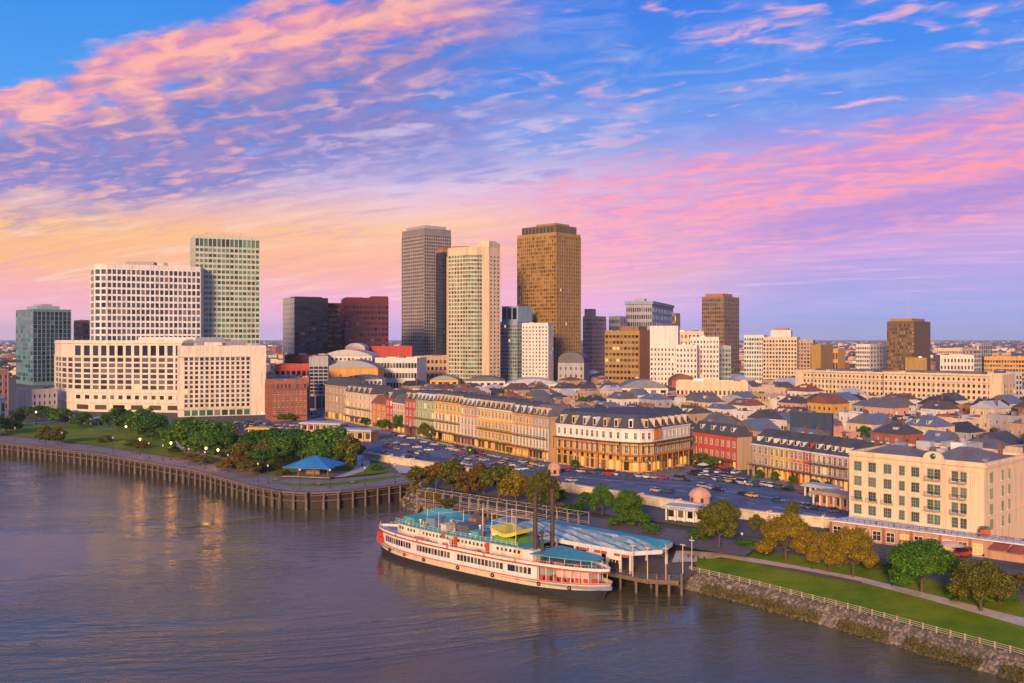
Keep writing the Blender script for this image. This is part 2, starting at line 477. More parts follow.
# water: brown river with wind ripples of several sizes
m, nt, b = new_mat('river_water'); S.T = nt
geo = nt.nodes.new('ShaderNodeNewGeometry')
mp = nt.nodes.new('ShaderNodeMapping'); mp.inputs['Rotation'].default_value = (0, 0, R(-18)); mp.inputs['Scale'].default_value = (0.7, 1.1, 1)
nt.links.new(geo.outputs['Position'], mp.inputs[0]); wv = S(mp.outputs[0])
sepw = nt.nodes.new('ShaderNodeSeparateXYZ'); nt.links.new(wv.k, sepw.inputs[0])
big = noise(wv, 0.08, 4, 0.55, 0.5); mid = noise(wv, 0.30, 4, 0.6, 0.6); fine = noise(wv, 0.85, 4, 0.6, 0.4)
patch = sstep(noise(wv, 0.012, 4, 0.6), 0.38, 0.64)
h = big * 1.2 + mid * 1.5 + fine * (0.55 + 0.35 * patch)
bp = nt.nodes.new('ShaderNodeBump'); bp.inputs['Strength'].default_value = 1.0; bp.inputs['Distance'].default_value = 0.17
h = h * (0.26 + 0.85 * sstep(noise(combine(S(sepw.outputs[0]) * 1.0, S(sepw.outputs[1]) * 1.6), 0.011, 5, 0.65, 0.8), 0.40, 0.60))
nt.links.new(h.k, bp.inputs['Height']); nt.links.new(bp.outputs[0], b.inputs['Normal'])
nt.links.new(mixc(patch, (84, 74, 46), (98, 88, 58)).k, b.inputs['Base Color'])
nt.links.new((0.07 + patch * 0.06).k, b.inputs['Roughness']); b.inputs['IOR'].default_value = 1.38
MATS['water'] = m
wb = MB(); wb.quad((-16000, -2000, 0), (16000, -2000, 0), (16000, 15900, 0), (-16000, 15900, 0))
struct(wb.build('river', m))

def sheet(name, pts, z, material, kind='structure'):
    """a level or sloping surface: pts are (x, y) or points with their own height"""
    me = bpy.data.meshes.new(name); bm = bmesh.new()
    vs = [bm.verts.new((p[0], p[1], z if z is not None else p[2])) for p in pts]
    f = bm.faces.new(vs)
    if f.normal.z < 0 or f.calc_area() and (f.normal_update() or f.normal.z < 0): f.normal_flip()
    bmesh.ops.triangulate(bm, faces=[f])
    bm.to_mesh(me); bm.free(); me.materials.append(material)
    o = link(name, me)
    o['kind'] = kind
    return o

# grass: blotchy lawn
m, nt, b = new_mat('lawn'); S.T = nt
geo = nt.nodes.new('ShaderNodeNewGeometry'); pos = S(geo.outputs['Position'])
n1 = noise(pos, 0.08, 5, 0.65); n2 = noise(pos, 1.6, 4, 0.7)
c = mixc(sstep(n1, 0.35, 0.65), (84, 110, 10), (120, 134, 14)); c = mixc(sstep(n1, 0.56, 0.72) * 0.75, c, (132, 112, 52)); c = mixc(sstep(noise(pos, 0.35, 5, 0.7), 0.58, 0.74) * 0.6, c, (104, 88, 44)); c = mixc(sstep(n2, 0.4, 0.8) * 0.35, c, (40, 70, 14))
nt.links.new(c.k, b.inputs['Base Color']); b.inputs['Roughness'].default_value = 0.95; b.inputs['Specular IOR Level'].default_value = 0.15
bp = nt.nodes.new('ShaderNodeBump'); bp.inputs['Strength'].default_value = 0.6; nt.links.new(n2.k, bp.inputs['Height']); nt.links.new(bp.outputs[0], b.inputs['Normal'])
MATS['lawn'] = m
# asphalt: worn, patched, lane stripes are separate
m, nt, b = new_mat('asphalt'); S.T = nt
geo = nt.nodes.new('ShaderNodeNewGeometry'); pos = S(geo.outputs['Position'])
n1 = noise(pos, 0.06, 5, 0.65, 0.5); n2 = noise(pos, 1.2, 4, 0.7)
c = mixc(sstep(n1, 0.35, 0.65), (64, 72, 92), (96, 104, 124)); c = mixc(sstep(n2, 0.5, 0.8) * 0.4, c, (44, 46, 52))
nt.links.new(c.k, b.inputs['Base Color']); b.inputs['Roughness'].default_value = 0.8
MATS['asphalt'] = m
M('paving', (0.25, 0.195, 0.175), var=0.3, scale=0.25, rough=0.9); M('path_concrete', (0.52, 0.43, 0.37), var=0.25, scale=0.3, rough=0.9)
M('earth', (0.13, 0.10, 0.075), var=0.4, scale=0.2, rough=0.95); M('ballast', (0.13, 0.10, 0.085), var=0.4, scale=0.5, rough=0.95)
M('paint_white', (0.78, 0.77, 0.74), rough=0.7)

G = LAND
# park lawn on the left and its paths
sheet('park_lawn', [gp(*p) for p in ((-200, 408), (20, 421), (150, 428), (330, 444), (372, 462), (405, 469.5), (372, 474), (340, 477), (310, 478), (285, 476.5), (258, 471.5), (200, 460.5), (100, 445.5), (0, 433.5), (-120, 418.5), (-200, 412))], G + 0.004, MATS['lawn'])
# promenade along the wharf
inner = [(-260, 412), (-120, 420), (0, 437), (100, 448.8), (160, 457.3), (215, 466), (262, 476.5), (300, 483), (345, 480), (400, 473)]
sheet('promenade', [p for p in WHARF] + INL[11:0:-1], WZ + 0.004, MATS['paving'])
sheet('promenade_lawn', [gp(*p, WZ) for p in ((264, 481), (300, 484), (345, 481.5), (395, 475.5), (404, 476.5), (372, 482), (330, 486), (292, 486.5))], WZ + 0.012, MATS['lawn'])
def path(name, px, width, z, material=None):
    pts = [gp(x, y, z) for x, y in px]; l, r = [], []
    for i, p in enumerate(pts):
        t = pts[min(i + 1, len(pts) - 1)] - pts[max(i - 1, 0)]; t.z = 0; t.normalize(); n = Vector((-t.y, t.x, 0))
        l.append(p + n * width / 2); r.append(p - n * width / 2)
    return sheet(name, l + r[::-1], z, material or MATS['path_concrete'])
path('park_path', [(362, 455), (364, 464), (357, 471), (340, 476), (310, 477)], 5.5, G + 0.012)
path('park_path', [(395, 458), (400, 466), (408, 473)], 6.5, G + 0.012)
path('park_path', [(168, 437), (176, 445), (190, 452), (232, 459), (262, 466)], 4, G + 0.012)
path('park_path', [(-60, 424), (10, 424.5), (55, 421.5)], 8, G + 0.012, M('teal_paving', (0.22, 0.36, 0.36), rough=0.8))
# asphalt of the car park and street before the old town
sheet('car_park', [gp(*p) for p in ((240, 428), (262, 417), (318, 411), (400, 427), (470, 446), (556, 464), (640, 474), (700, 468), (760, 478), (850, 497), (1030, 540), (1030, 566), (985, 562), (850, 527), (700, 512), (565, 490.5), (366, 459), (300, 447))], G + 0.008, MATS['asphalt'])
sheet('side_street', [gp(*p) for p in ((280, 421), (322, 421), (329, 405), (306, 405))], G + 0.010, MATS['asphalt'])
# strip between flood wall and waterfront: rails' ballast and service drive
sheet('railway_bed', [gp(*p) for p in ((372, 463), (565, 495), (700, 517), (850, 535), (1030, 572), (1030, 590), (850, 552), (700, 528), (560, 508), (440, 488), (405, 474))], G + 0.006, MATS['ballast'])
sheet('service_drive', [gp(*p) for p in ((560, 512), (600, 518), (700, 533), (760, 545), (745, 556), (690, 548), (600, 528), (555, 520))], G + 0.010, M('drive', (0.16, 0.125, 0.12), rough=0.9))
# right-hand waterfront: sloping lawn, path
def slope_pt(px, py):
    """point of the sloping lawn: its height grows from the rail inland"""
    z = RAIL_Z
    for _ in range(12):
        p = gp(px, py, z)
        best = 1e9
        for a, c in zip(RAILP, RAILP[1:]):
            ab = Vector((c.x - a.x, c.y - a.y)); t = max(0, min(1, Vector((p.x - a.x, p.y - a.y)).dot(ab) / ab.length_squared))
            best = min(best, (Vector((p.x, p.y)) - Vector((a.x, a.y)) - ab * t).length)
        z = RAIL_Z + (LAND - RAIL_Z) * min(1, best / 30)
    return gp(px, py, z)
def strip(name, inner_px, outer_px, lift, material):
    """ribbon over the sloping lawn between two rows of picture points"""
    mb = MB(); a = [slope_pt(*p) + Vector((0, 0, lift)) for p in inner_px]; c = [slope_pt(*p) + Vector((0, 0, lift)) for p in outer_px]
    for i in range(len(a) - 1):
        for j in range(4):
            k0, k1 = j / 4, (j + 1) / 4
            mb.quad(c[i].lerp(a[i], k0), c[i + 1].lerp(a[i + 1], k0), c[i + 1].lerp(a[i + 1], k1), c[i].lerp(a[i], k1))
    return struct(mb.build(name, material))
strip('waterfront_lawn', [(690, 558), (745, 560), (800, 569), (860, 580), (930, 597), (1024, 622), (1200, 668)], [(700, 571.5), (745, 582), (800, 595.5), (860, 610.5), (930, 629.5), (1024, 654), (1200, 703)], 0.06, MATS['lawn'])
strip('waterfront_lawn', [(730, 551), (800, 556), (860, 564), (930, 580), (1024, 603), (1200, 645)], [(728, 556), (800, 566), (860, 577), (930, 594), (1024, 618), (1200, 664)], 0.06, MATS['lawn'])
strip('path', [(722, 553), (800, 566.5), (860, 577.5), (930, 594.5), (1024, 618.5), (1200, 664.5)], [(722, 557.8), (800, 570.0), (860, 582.3), (930, 600.6), (1024, 627), (1200, 675)], 0.11, MATS['path_concrete'])
strip('planting_bed', [(762, 563.5), (800, 570), (840, 577.5), (862, 582)], [(762, 566), (800, 573.5), (840, 581), (862, 585.5)], 0.12, MATS['earth'])
strip('path', [(676, 551), (700, 552), (726, 553)], [(672, 563), (698, 562), (724, 557)], 0.13, MATS['path_concrete'])
strip('planting_bed', [(745, 545), (800, 551), (860, 558), (930, 573), (1024, 596), (1100, 612)], [(742, 551), (800, 556.5), (860, 564.5), (930, 580.5), (1024, 603.5), (1100, 622)], 0.05, MATS['earth'])
# ------------------------------------------------------------------ buildings: kit
WIN = {}
def win_mesh(w, h, style, gm):
    """a window seen from outside (faces -y, centre at the origin)"""
    k = (round(w, 2), round(h, 2), style, gm)
    if k in WIN: return WIN[k]
    mb = MB(); g = MATS[gm]
    if style == 'plain':
        mb.box(-w / 2, w / 2, -0.10, 0.05, -h / 2, h / 2); me = mb.mesh('window', [g])
    elif style == 'framed':            # slim surround with one bar
        t = min(0.14, w * 0.09)
        mb.box(-w / 2, w / 2, -0.06, 0.05, -h / 2, h / 2, 0)
        for a in ((-w / 2 - t, -w / 2), (w / 2, w / 2 + t)): mb.box(a[0], a[1], -0.16, 0.05, -h / 2 - t, h / 2 + t, 1)
        mb.box(-w / 2, w / 2, -0.16, 0.05, h / 2, h / 2 + t, 1); mb.box(-w / 2 - t * 2, w / 2 + t * 2, -0.24, 0.05, -h / 2 - t * 1.6, -h / 2 - 0.002, 1)
        mb.box(-0.05, 0.05, -0.12, -0.06, -h / 2, h / 2, 1); mb.box(-w / 2, w / 2, -0.11, -0.062, h * 0.1 - 0.05, h * 0.1 + 0.05, 1)
        me = mb.mesh('window', [g, MATS['trim_white']])
    WIN[k] = me
    return me

BLDS = []
class Bld:
    """front: outline points left to right as seen from outside; the rest of the footprint lies dep behind it"""
    def __init__(s, name, label, cat, front, dep, h, wall, group=None, z0=LAND, maxwin=100):
        a, b = front[0], front[-1]
        t = Vector((b[0] - a[0], b[1] - a[1])); s.w = t.length; s.rz = math.atan2(t.y, t.x)
        s.c, s.s = math.cos(s.rz), math.sin(s.rz)
        s.o = Vector((a[0], a[1], z0)); s.z0 = z0
        s.root = thing(name, label, cat, s.o, s.rz, group)
        s.front = [s.loc(p) for p in front]; s.dep, s.h = dep, h
        s.poly = s.front + [Vector((s.w, dep)), Vector((0, dep))]
        s.wall = wall; s.wins = []; s.fin = MB(); s.maxwin = maxwin
        s.body = MB(); BLDS.append(s)
    def loc(s, p):
        dx, dy = p[0] - s.o.x, p[1] - s.o.y
        return Vector((dx * s.c + dy * s.s, -dx * s.s + dy * s.c))
    def wor(s, x, y, z): return Vector((s.o.x + x * s.c - y * s.s, s.o.y + x * s.s + y * s.c, s.z0 + z))
    def face(s, f):
        if f == 'E': return Vector((s.w, 0)) if len(s.front) == 2 else s.front[-1], Vector((s.w, s.dep))
        if f == 'W': return Vector((0, s.dep)), s.front[0]
        if f == 'F': return s.front[0], s.front[-1]
        i = int(f[1:]); return s.front[i], s.front[i + 1]
    def win(s, f, u, z, w, h, style='plain', gm='glass', off=0.02):
        a, b = s.face(f); t = (b - a).normalized(); n = Vector((t.y, -t.x))
        p = a + t * u + n * off
        s.wins.append((p.x, p.y, z, math.atan2(t.y, t.x), w, h, style, gm, n))
    def fbox(s, f, u0, u1, z0, z1, o0, o1, mb=None, mi=0):
        """box on a face: u along it, o outward"""
        a, b = s.face(f); t = (b - a).normalized(); n = Vector((t.y, -t.x)); mb = mb or s.fin
        pts = [a + t * u + n * o for u, o in ((u0, o1), (u1, o1), (u1, o0), (u0, o0))]
        mb.prism(pts, z0, z1, mi)
    def flen(s, f): a, b = s.face(f); return (b - a).length
    def grid(s, f, nu, nz, z0, z1, pier=0.3, span=0.35, relief=0.4, gm='glass', u0=0.0, u1=None, style='plain', skip=None, edge=True, vfirst=True):
        """windows between piers and spandrels that stand proud of the wall"""
        L = s.flen(f); u1 = L if u1 is None else u1
        cw, ch = (u1 - u0) / nu, (z1 - z0) / nz
        pw, sh = cw * pier, ch * span
        if relief:
            for i in range(nu + 1):
                x = u0 + i * cw; s.fbox(f, max(u0 if edge else 0.01, x - pw / 2), min(u1, x + pw / 2), z0, z1, -0.05, relief)
            for j in range(nz + 1):
                z = z0 + j * ch; s.fbox(f, u0, u1, max(z - sh / 2, z0), min(z + sh / 2, z1), -0.05, relief * 0.72)
        for i in range(nu):
            for j in range(nz):
                if skip and skip(i, j): continue
                s.win(f, u0 + (i + 0.5) * cw, z0 + (j + 0.5) * ch, cw - pw, ch - sh, style, gm)
    def shell(s, z1=None, z0=0, wall=None, name='wall', poly=None):
        s.body.prism(poly or s.poly, z0, s.h if z1 is None else z1)
    def parapet(s, hh=1.0, t=0.4, poly=None, z=None):
        poly = poly or s.poly; z = s.h if z is None else z; n = len(poly)
        cx = sum((p[0] for p in poly)) / n; cyy = sum((p[1] for p in poly)) / n
        for i in range(n):
            a, b = Vector(poly[i][:2]), Vector(poly[(i + 1) % n][:2]); d = (b - a).normalized(); nn = Vector((-d.y, d.x)) * t
            s.body.prism([a, b - d * t, b - d * t + nn, a + nn], z - 0.01, z + hh)
    def part(s, name, mb, m, parent=None):
        if not mb.v: return None
        return mb.build(name, [MATS[x] for x in ([m] if isinstance(m, str) else m)], parent or s.root)
    def roof_deck(s, m='grey_roof', poly=None, z=None, inset=0.4, name='roof'):
        poly = poly or s.poly; z = s.h if z is None else z
        n = len(poly); cx = sum(p[0] for p in poly) / n; cyy = sum(p[1] for p in poly) / n
        mb = MB(); mb.prism([(p[0] + (cx - p[0]) * 0.03, p[1] + (cyy - p[1]) * 0.03) for p in poly], z - 0.05, z + 0.12)
        return s.part(name, mb, m)
    def done(s, grid_mat=None):
        s.wallobj = s.part('wall', s.body, s.wall)
        s.part('facade_grid', s.fin, grid_mat or s.wall)
        cam0 = Vector((0, 0, CAM_Z)); rows = []
        for wd in s.wins:
            x, y, z, rz, w, h, st, gm, n = wd
            p = s.wor(x, y, z); d = cam0 - p
            nn = Vector((n.x * s.c - n.y * s.s, n.x * s.s + n.y * s.c, 0))
            size = w * h * max(nn.dot(d.normalized()), 0) / d.length_squared * 1e6
            rows.append((-round(math.log(size + 1e-3) * 2.5), -z, wd))
        rows.sort(key=lambda r: r[:2])
        rest = {}
        for k, (_, _, wd) in enumerate(rows):
            x, y, z, rz, w, h, st, gm, n = wd
            me = win_mesh(w, h, st, gm)
            if k < s.maxwin:
                o = link('window', me, s.root, (x, y, z), rz)
            else:
                rest.setdefault(gm, []).append(wd)
        for gm, ws in rest.items():
            mb = MB()
            for x, y, z, rz, w, h, st, g2, n in ws:
                t = Vector((n.y * -1, n.x)) ; t = Vector((-n.y, n.x))
                p = [Vector((x, y)) + t * a + n * o for a, o in ((-w / 2, 0.1), (w / 2, 0.1), (w / 2, -0.05), (-w / 2, -0.05))]
                mb.prism(p, z - h / 2, z + h / 2)
            o = mb.build('window', MATS[gm], s.root); o['kind'] = 'stuff'
        return s.root

def front2(pl, pr, dr, th, z=LAND):
    """left and right end of a front whose right end stands dr away at picture column pr, turned th degrees"""
    Cx, tl = (pr - 512) / FPX * dr, (pl - 512) / FPX
    th = R(th); w = (Cx - tl * dr) / (math.cos(th) + tl * math.sin(th))
    return [Vector((Cx - w * math.cos(th), dr + w * math.sin(th))), Vector((Cx, dr))]
def depto(pr, dr, pe, th):
    """depth of the right side that reaches picture column pe"""
    Cx, te = (pr - 512) / FPX * dr, (pe - 512) / FPX; th = R(th)
    return (te * dr - Cx) / (math.sin(th) - te * math.cos(th))
def hof(py, d): return zat(py, d) - LAND

def box_on(b, name, x0, x1, y0, y1, z0, z1, m):
    mb = MB(); mb.box(x0, x1, y0, y1, z0, z1); return b.part(name, mb, m)
def clutter(b, n, m='grey_roof', seed=0, hmax=2.5):
    """plant boxes, ducts on a flat roof, each its own part"""
    rnd = random.Random(seed + 11)
    for i in range(n):
        w, d, h = rnd.uniform(1.5, b.w * 0.18), rnd.uniform(1.5, b.dep * 0.2), rnd.uniform(0.8, hmax)
        x, y = rnd.uniform(1, max(1.1, b.w - w - 1)), rnd.uniform(1, max(1.1, b.dep - d - 1))
        box_on(b, 'roof_unit', x, x + w, y, y + d, b.h + 0.13, b.h + h, rnd.choice(['grey_roof', 'white_roof', 'steel', m]))
M('navy_wall', (0.035, 0.055, 0.10), **W)
M('brown_grey', (0.24, 0.20, 0.19), **W)
M('sage_wall', (0.54, 0.53, 0.40), **W); M('tan_grid', (0.36, 0.30, 0.26), **W)
M('pale_stone', (0.70, 0.60, 0.47), **W)
M('pale_grid', (0.52, 0.46, 0.42), **W)
M('teal_wall', (0.12, 0.22, 0.23), **W)
# ------------------------------------------------------------------ the towers and big blocks
def tower(name, label, cat, pl, pr, dr, th, top, wall, dep=None, pe=None, F=None, E=None, Wf=None, gridmat=None, roof='grey_roof', par=1.2, units=3, base=0, cl=True):
    fr = front2(pl, pr, dr, th)
    if pe: dep = depto(pr, dr, pe, th)
    b = Bld(name, label, cat, fr, dep, hof(top, dr), wall)
    b.shell(); b.parapet(par)
    for f, spec in (('F', F), ('E', E), ('W', Wf)):
        if spec:
            k = dict(spec); nu, nz = k.pop('n'); zz = k.pop('z', (4, b.h - 1.5))
            b.grid(f, nu, nz, zz[0], zz[1], **k)
    b.roof_deck(roof)
    if cl: clutter(b, units, roof, seed=int(pl))
    return b

# A teal glass slab far left
b = tower('office_tower', 'teal glass office tower with white fins and a stepped grey roof', 'tower', 16, 33, 1080, 48, 310, 'teal_wall', pe=71,
      F=dict(n=(7, 16), pier=0.10, span=0.25, gm='glass_teal', relief=0.2), E=dict(n=(9, 16), pier=0.22, span=0.14, gm='glass_blue', relief=0.8), cl=False)
box_on(b, 'roof_house', b.w * .3, b.w * .9, b.dep * .15, b.dep * .75, b.h, b.h + 5, 'blue_wall'); box_on(b, 'roof_house', b.w * .4, b.w * .8, b.dep * .3, b.dep * .6, b.h + 5, b.h + 7.5, 'grey_wall')
b.done('teal_wall')
tower('office_block', 'small brown office block beside the teal glass tower', 'building', 74, 83, 1180, 40, 321, 'brown_wall', pe=91, F=dict(n=(4, 9), gm='glass'), E=dict(n=(4, 9), gm='glass')).done()
# C white grid hotel
fr = [at(90.5, 752), at(95, 735), at(107, 733), at(200.5, 766)]
b = Bld('hotel_tower', 'wide white hotel slab with a grid of dark square windows', 'tower', fr, 24, hof(267, 748), 'white_wall')
b.shell(); b.parapet(1.5); b.roof_deck('grey_roof')
b.grid('F0', 1, 21, 0, b.h - 2, pier=0.26, span=0.3, gm='glass', relief=0.5); b.grid('F1', 2, 21, 0, b.h - 2, pier=0.26, span=0.3, gm='glass', relief=0.5)
b.grid('F2', 20, 21, 0, b.h - 2, pier=0.28, span=0.30, gm='glass', relief=0.6)
box_on(b, 'roof_house', b.w * .3, b.w * .56, 5, 18, b.h, b.h + 5.5, 'grey_wall'); box_on(b, 'roof_house', b.w * .66, b.w * .9, 6, 16, b.h, b.h + 3, 'white_wall'); box_on(b, 'roof_tank', b.w * .65, b.w * .68, 4, 7, b.h, b.h + 5, 'blue_wall')
mb = MB(); mb.bar((b.w * .22, 9, b.h), (b.w * .22, 9, b.h + 9), .15, .06); b.part('antenna', mb, 'steel')
b.done('trim_white')
# D green-cream tower
fr = front2(195, 259.5, 800, -24); b = Bld('office_tower', 'tall cream tower with green tinted windows behind the white hotel slab', 'tower', fr, 42, hof(237, 788), 'sage_wall')
b.shell(); b.parapet(1.5); b.roof_deck()
b.grid('F', 15, 29, 0, b.h - 9, pier=0.22, span=0.40, gm='glass_green', relief=0.5); b.grid('F', 15, 1, b.h - 8.5, b.h - 1.5, pier=0.2, span=0.1, gm='glass_green', relief=0.5)
b.grid('W', 8, 29, 0, b.h - 9, pier=0.15, span=0.25, gm='glass_teal', relief=0.3)
box_on(b, 'roof_house', b.w * .2, b.w * .75, 8, 30, b.h, b.h + 4.5, 'cream_wall')
b.done()
# E curved podium hotel and its wing
fr = [at(55, 770), at(56, 742), at(62, 722), at(74, 708), at(92, 700), at(183, 690)]
b = Bld('hotel', 'broad cream hotel block with a rounded end below the white slab', 'hotel', fr, 60, hof(342, 704), 'pale_stone')
b.shell(); b.parapet(1.2); b.roof_deck('white_roof')
for f, n in (('F0', 2), ('F1', 2), ('F2', 2), ('F3', 2), ('F4', 11)):
    b.grid(f, n, 6, 16, b.h - 11, pier=0.26, span=0.30, gm='glass', relief=0.5)
    if f in ('F3', 'F4'):
        b.grid(f, n, 1, b.h - 10.5, b.h - 2, pier=0.34, span=0.12, gm='glass_blue', relief=0.6)
        b.grid(f, max(1, n // 2), 1, 1.2, 5.5, pier=0.35, span=0.2, gm='glass_warm', relief=0.4)
        b.grid(f, n, 1, 9, 12.5, pier=0.5, span=0.2, gm='glass', relief=0.3)
    for z in (6.5, 14, b.h - 11, b.h - 1): b.fbox(f, 0, b.flen(f), z, z + .7, -.05, .85)
box_on(b, 'roof_house', b.w * .25, b.w * .95, 18, 45, b.h, b.h + 3.5, 'white_wall'); clutter(b, 8, seed=3)
mb = MB()
for i in range(6): mb.box(b.w * .62 + i * 3.2, b.w * .62 + i * 3.2 + .9, -6, -5.1, 0, 6.5)
mb.box(b.w * .58, b.w * .82, -7, 0.8, 6.5, 7.4); b.part('entrance_canopy', mb, 'cream_wall')
b.done()
fr = front2(178, 266, 672, -20); b = Bld('hotel_wing', 'square cream hotel wing with rows of small windows and blank right end', 'hotel', fr, 34, hof(348, 660), 'pale_stone')
b.shell(); b.parapet(1.6); b.roof_deck('white_roof'); W_ = b.w
b.grid('F', 13, 10, 6, b.h - 9, pier=0.42, span=0.34, gm='glass', relief=0.5, u0=W_ * .06, u1=W_ * .82); b.grid('F', 13, 1, b.h - 8.8, b.h - 6.4, pier=0.3, span=0.1, gm='glass', relief=0.3, u0=W_ * .06, u1=W_ * .82)
b.grid('F', 9, 1, 0.4, 4.6, pier=0.2, span=0.1, gm='glass_green', relief=0.3, u0=W_ * .06, u1=W_ * .82)
b.grid('W', 3, 10, 6, b.h - 9, pier=0.4, span=0.40, gm='glass_warm', relief=0.3)
for z in (5, b.h - 6.2): b.fbox('F', 0, W_ * .82, z, z + .6, -.05, .9)
b.fbox('F', W_ * .82 + .2, W_, 0, b.h, -.05, .7); clutter(b, 10, seed=5, hmax=4); box_on(b, 'roof_house', W_ * .3, W_ * .5, 8, 16, b.h, b.h + 4, 'white_wall')
b.done()
# F low blocks far left
b = tower('warehouse', 'low white flat roofed shed in front of the rounded hotel', 'warehouse', 15, 32, 690, 30, 391, 'white_wall', pe=57, E=dict(n=(5, 2), pier=.6, span=.5, gm='glass'), roof='rust_roof', units=2); b.done()
tower('office_block', 'pink beige office block at the frame edge beside the white shed', 'building', -30, -2, 660, 25, 371, 'pink_wall', pe=8.5, F=dict(n=(5, 5)), E=dict(n=(2, 5), pier=.5, span=.5)).done()
b = tower('ticket_hall', 'pale blue glass ticket hall at the edge of the park', 'building', -30, -4, 560, 20, 400, 'blue_wall', pe=5, E=dict(n=(2, 2), pier=.1, span=.2, gm='glass_teal'), F=dict(n=(4, 2), pier=.1, span=.2, gm='glass_teal'), units=1); b.done()
# G red brick block
b = Bld('brick_block', 'four storey dark red brick block with two lit windows', 'building', front2(272, 307, 628, -24), 26, hof(382, 628), 'brick_wall')
b.shell(); b.parapet(1.3); b.roof_deck('white_roof'); b.grid('F', 8, 4, 4, b.h - 4.5, pier=.55, span=.5, gm='glass_warm', relief=.3, style='framed'); b.grid('F', 9, 1, b.h - 4, b.h - 1, pier=.35, span=.1, gm='glass', relief=.4)
b.grid('W', 6, 5, 4, b.h - 1.5, pier=.5, span=.5, gm='glass_warm', relief=.3); b.fbox('F', 0, b.w, b.h - 4.6, b.h - 4.1, -.05, 1.0); b.fbox('F', 0, b.w, 3.4, 3.9, -.05, 1.4); clutter(b, 4, seed=9)
b.done()
# Y blue grey glass building
fr = front2(309, 328, 715, -10); b = Bld('glass_block', 'narrow blue grey glass building at the end of the side street', 'building', fr, 40, hof(358, 715), 'grey_wall')
b.shell(); b.parapet(1); b.roof_deck('white_roof'); b.grid('F', 4, 8, 12, b.h - 6, pier=.12, span=.3, gm='glass_blue', relief=.3); b.grid('F', 3, 1, 1, 11, pier=.2, span=.1, gm='glass_blue', relief=.8); b.done()
# H dark slab, I maroon slab
fr = front2(295, 328, 1010, -32); b = Bld('office_tower', 'blue black office slab with a pale grey end wall', 'tower', fr, 36, hof(299, 1005), 'dark_wall')
b.shell(); b.parapet(1.2); b.roof_deck('black_roof'); b.grid('F', 6, 17, 2, b.h - 2, pier=.06, span=.45, gm='glass_blue', relief=.3)
b.fbox('W', 0, b.dep, 0, b.h, 0, .5); mb = MB()
pw = Bld.face(b, 'W'); b.fbox('W', 0, b.dep, 0, b.h + .8, .5, 1.0, mb); b.part('end_wall', mb, 'grey_wall')
b.grid('W', 5, 17, 4, b.h - 3, pier=.75, span=.7, relief=0, gm='glass')
b.wins = [w if w[3] == 0 else (w[0] - 1.02, *w[1:]) for w in b.wins]
box_on(b, 'roof_house', b.w * .1, b.w * .9, 8, 26, b.h, b.h + 2.5, 'dark_wall'); b.done()
fr = front2(345, 388.5, 1015, -14); b = Bld('office_tower', 'dark maroon office slab with banded windows', 'tower', fr, 60, hof(299, 1015), 'maroon_wall')
b.shell(); b.parapet(1.2); b.roof_deck('black_roof'); b.grid('F', 12, 15, 2, b.h - 6, pier=.22, span=.5, gm='glass_blue', relief=.5); b.grid('W', 8, 15, 2, b.h - 6, pier=.1, span=.5, gm='glass_blue', relief=.5)
box_on(b, 'roof_house', b.w * .62, b.w, 4, 30, b.h, b.h + 3, 'maroon_wall'); box_on(b, 'roof_house', 2, b.w * .4, 3, 30, b.h, b.h + 1.8, 'rust_wall'); b.done()
fr = front2(326, 346, 1035, -14); b = Bld('office_tower', 'lower maroon slab between the blue black slab and the taller maroon slab', 'tower', fr, 40, hof(304, 1035), 'maroon_wall')
b.shell(); b.parapet(1); b.roof_deck('black_roof'); b.grid('F', 7, 15, 2, b.h - 3, pier=.08, span=.5, gm='glass_blue', relief=.5); b.done()
# J tall grey tower
b = tower('office_tower', 'tallest grey office tower with pale grid on its lit side', 'tower', 402, 424, 1165, 52, 229, 'brown_grey', pe=451, cl=False)
b.fin = MB(); b.grid('F', 12, 40, 4, b.h - 6, pier=.30, span=.40, gm='glass_blue', relief=.7); b.grid('E', 12, 44, 4, b.h - 6, pier=.30, span=.32, gm='glass_blue', relief=.6)
box_on(b, 'roof_house', 4, b.w * .9, 4, b.dep * .9, b.h, b.h + 5.5, 'grey_wall'); mb = MB(); mb.bar((b.w * .6, b.dep * .5, b.h + 5), (b.w * .6, b.dep * .5, b.h + 10), .3); b.part('antenna', mb, 'steel')
b.done('tan_grid')
b = tower('office_tower', 'slim dark blue tower with a rust cap against the grey tower', 'tower', 436, 443, 1120, 52, 253, 'dark_wall', pe=453, F=dict(n=(6, 38), pier=.3, span=.35, gm='glass_blue'), E=dict(n=(7, 38), pier=.2, span=.3, gm='glass_blue'), cl=False)
box_on(b, 'roof_house', 0, b.w, 0, b.dep, b.h, b.h + 4, 'rust_wall'); box_on(b, 'roof_house', 1, b.w - 1, 2, b.dep - 1, b.h + 4, b.h + 7, 'brown_wall'); b.done()
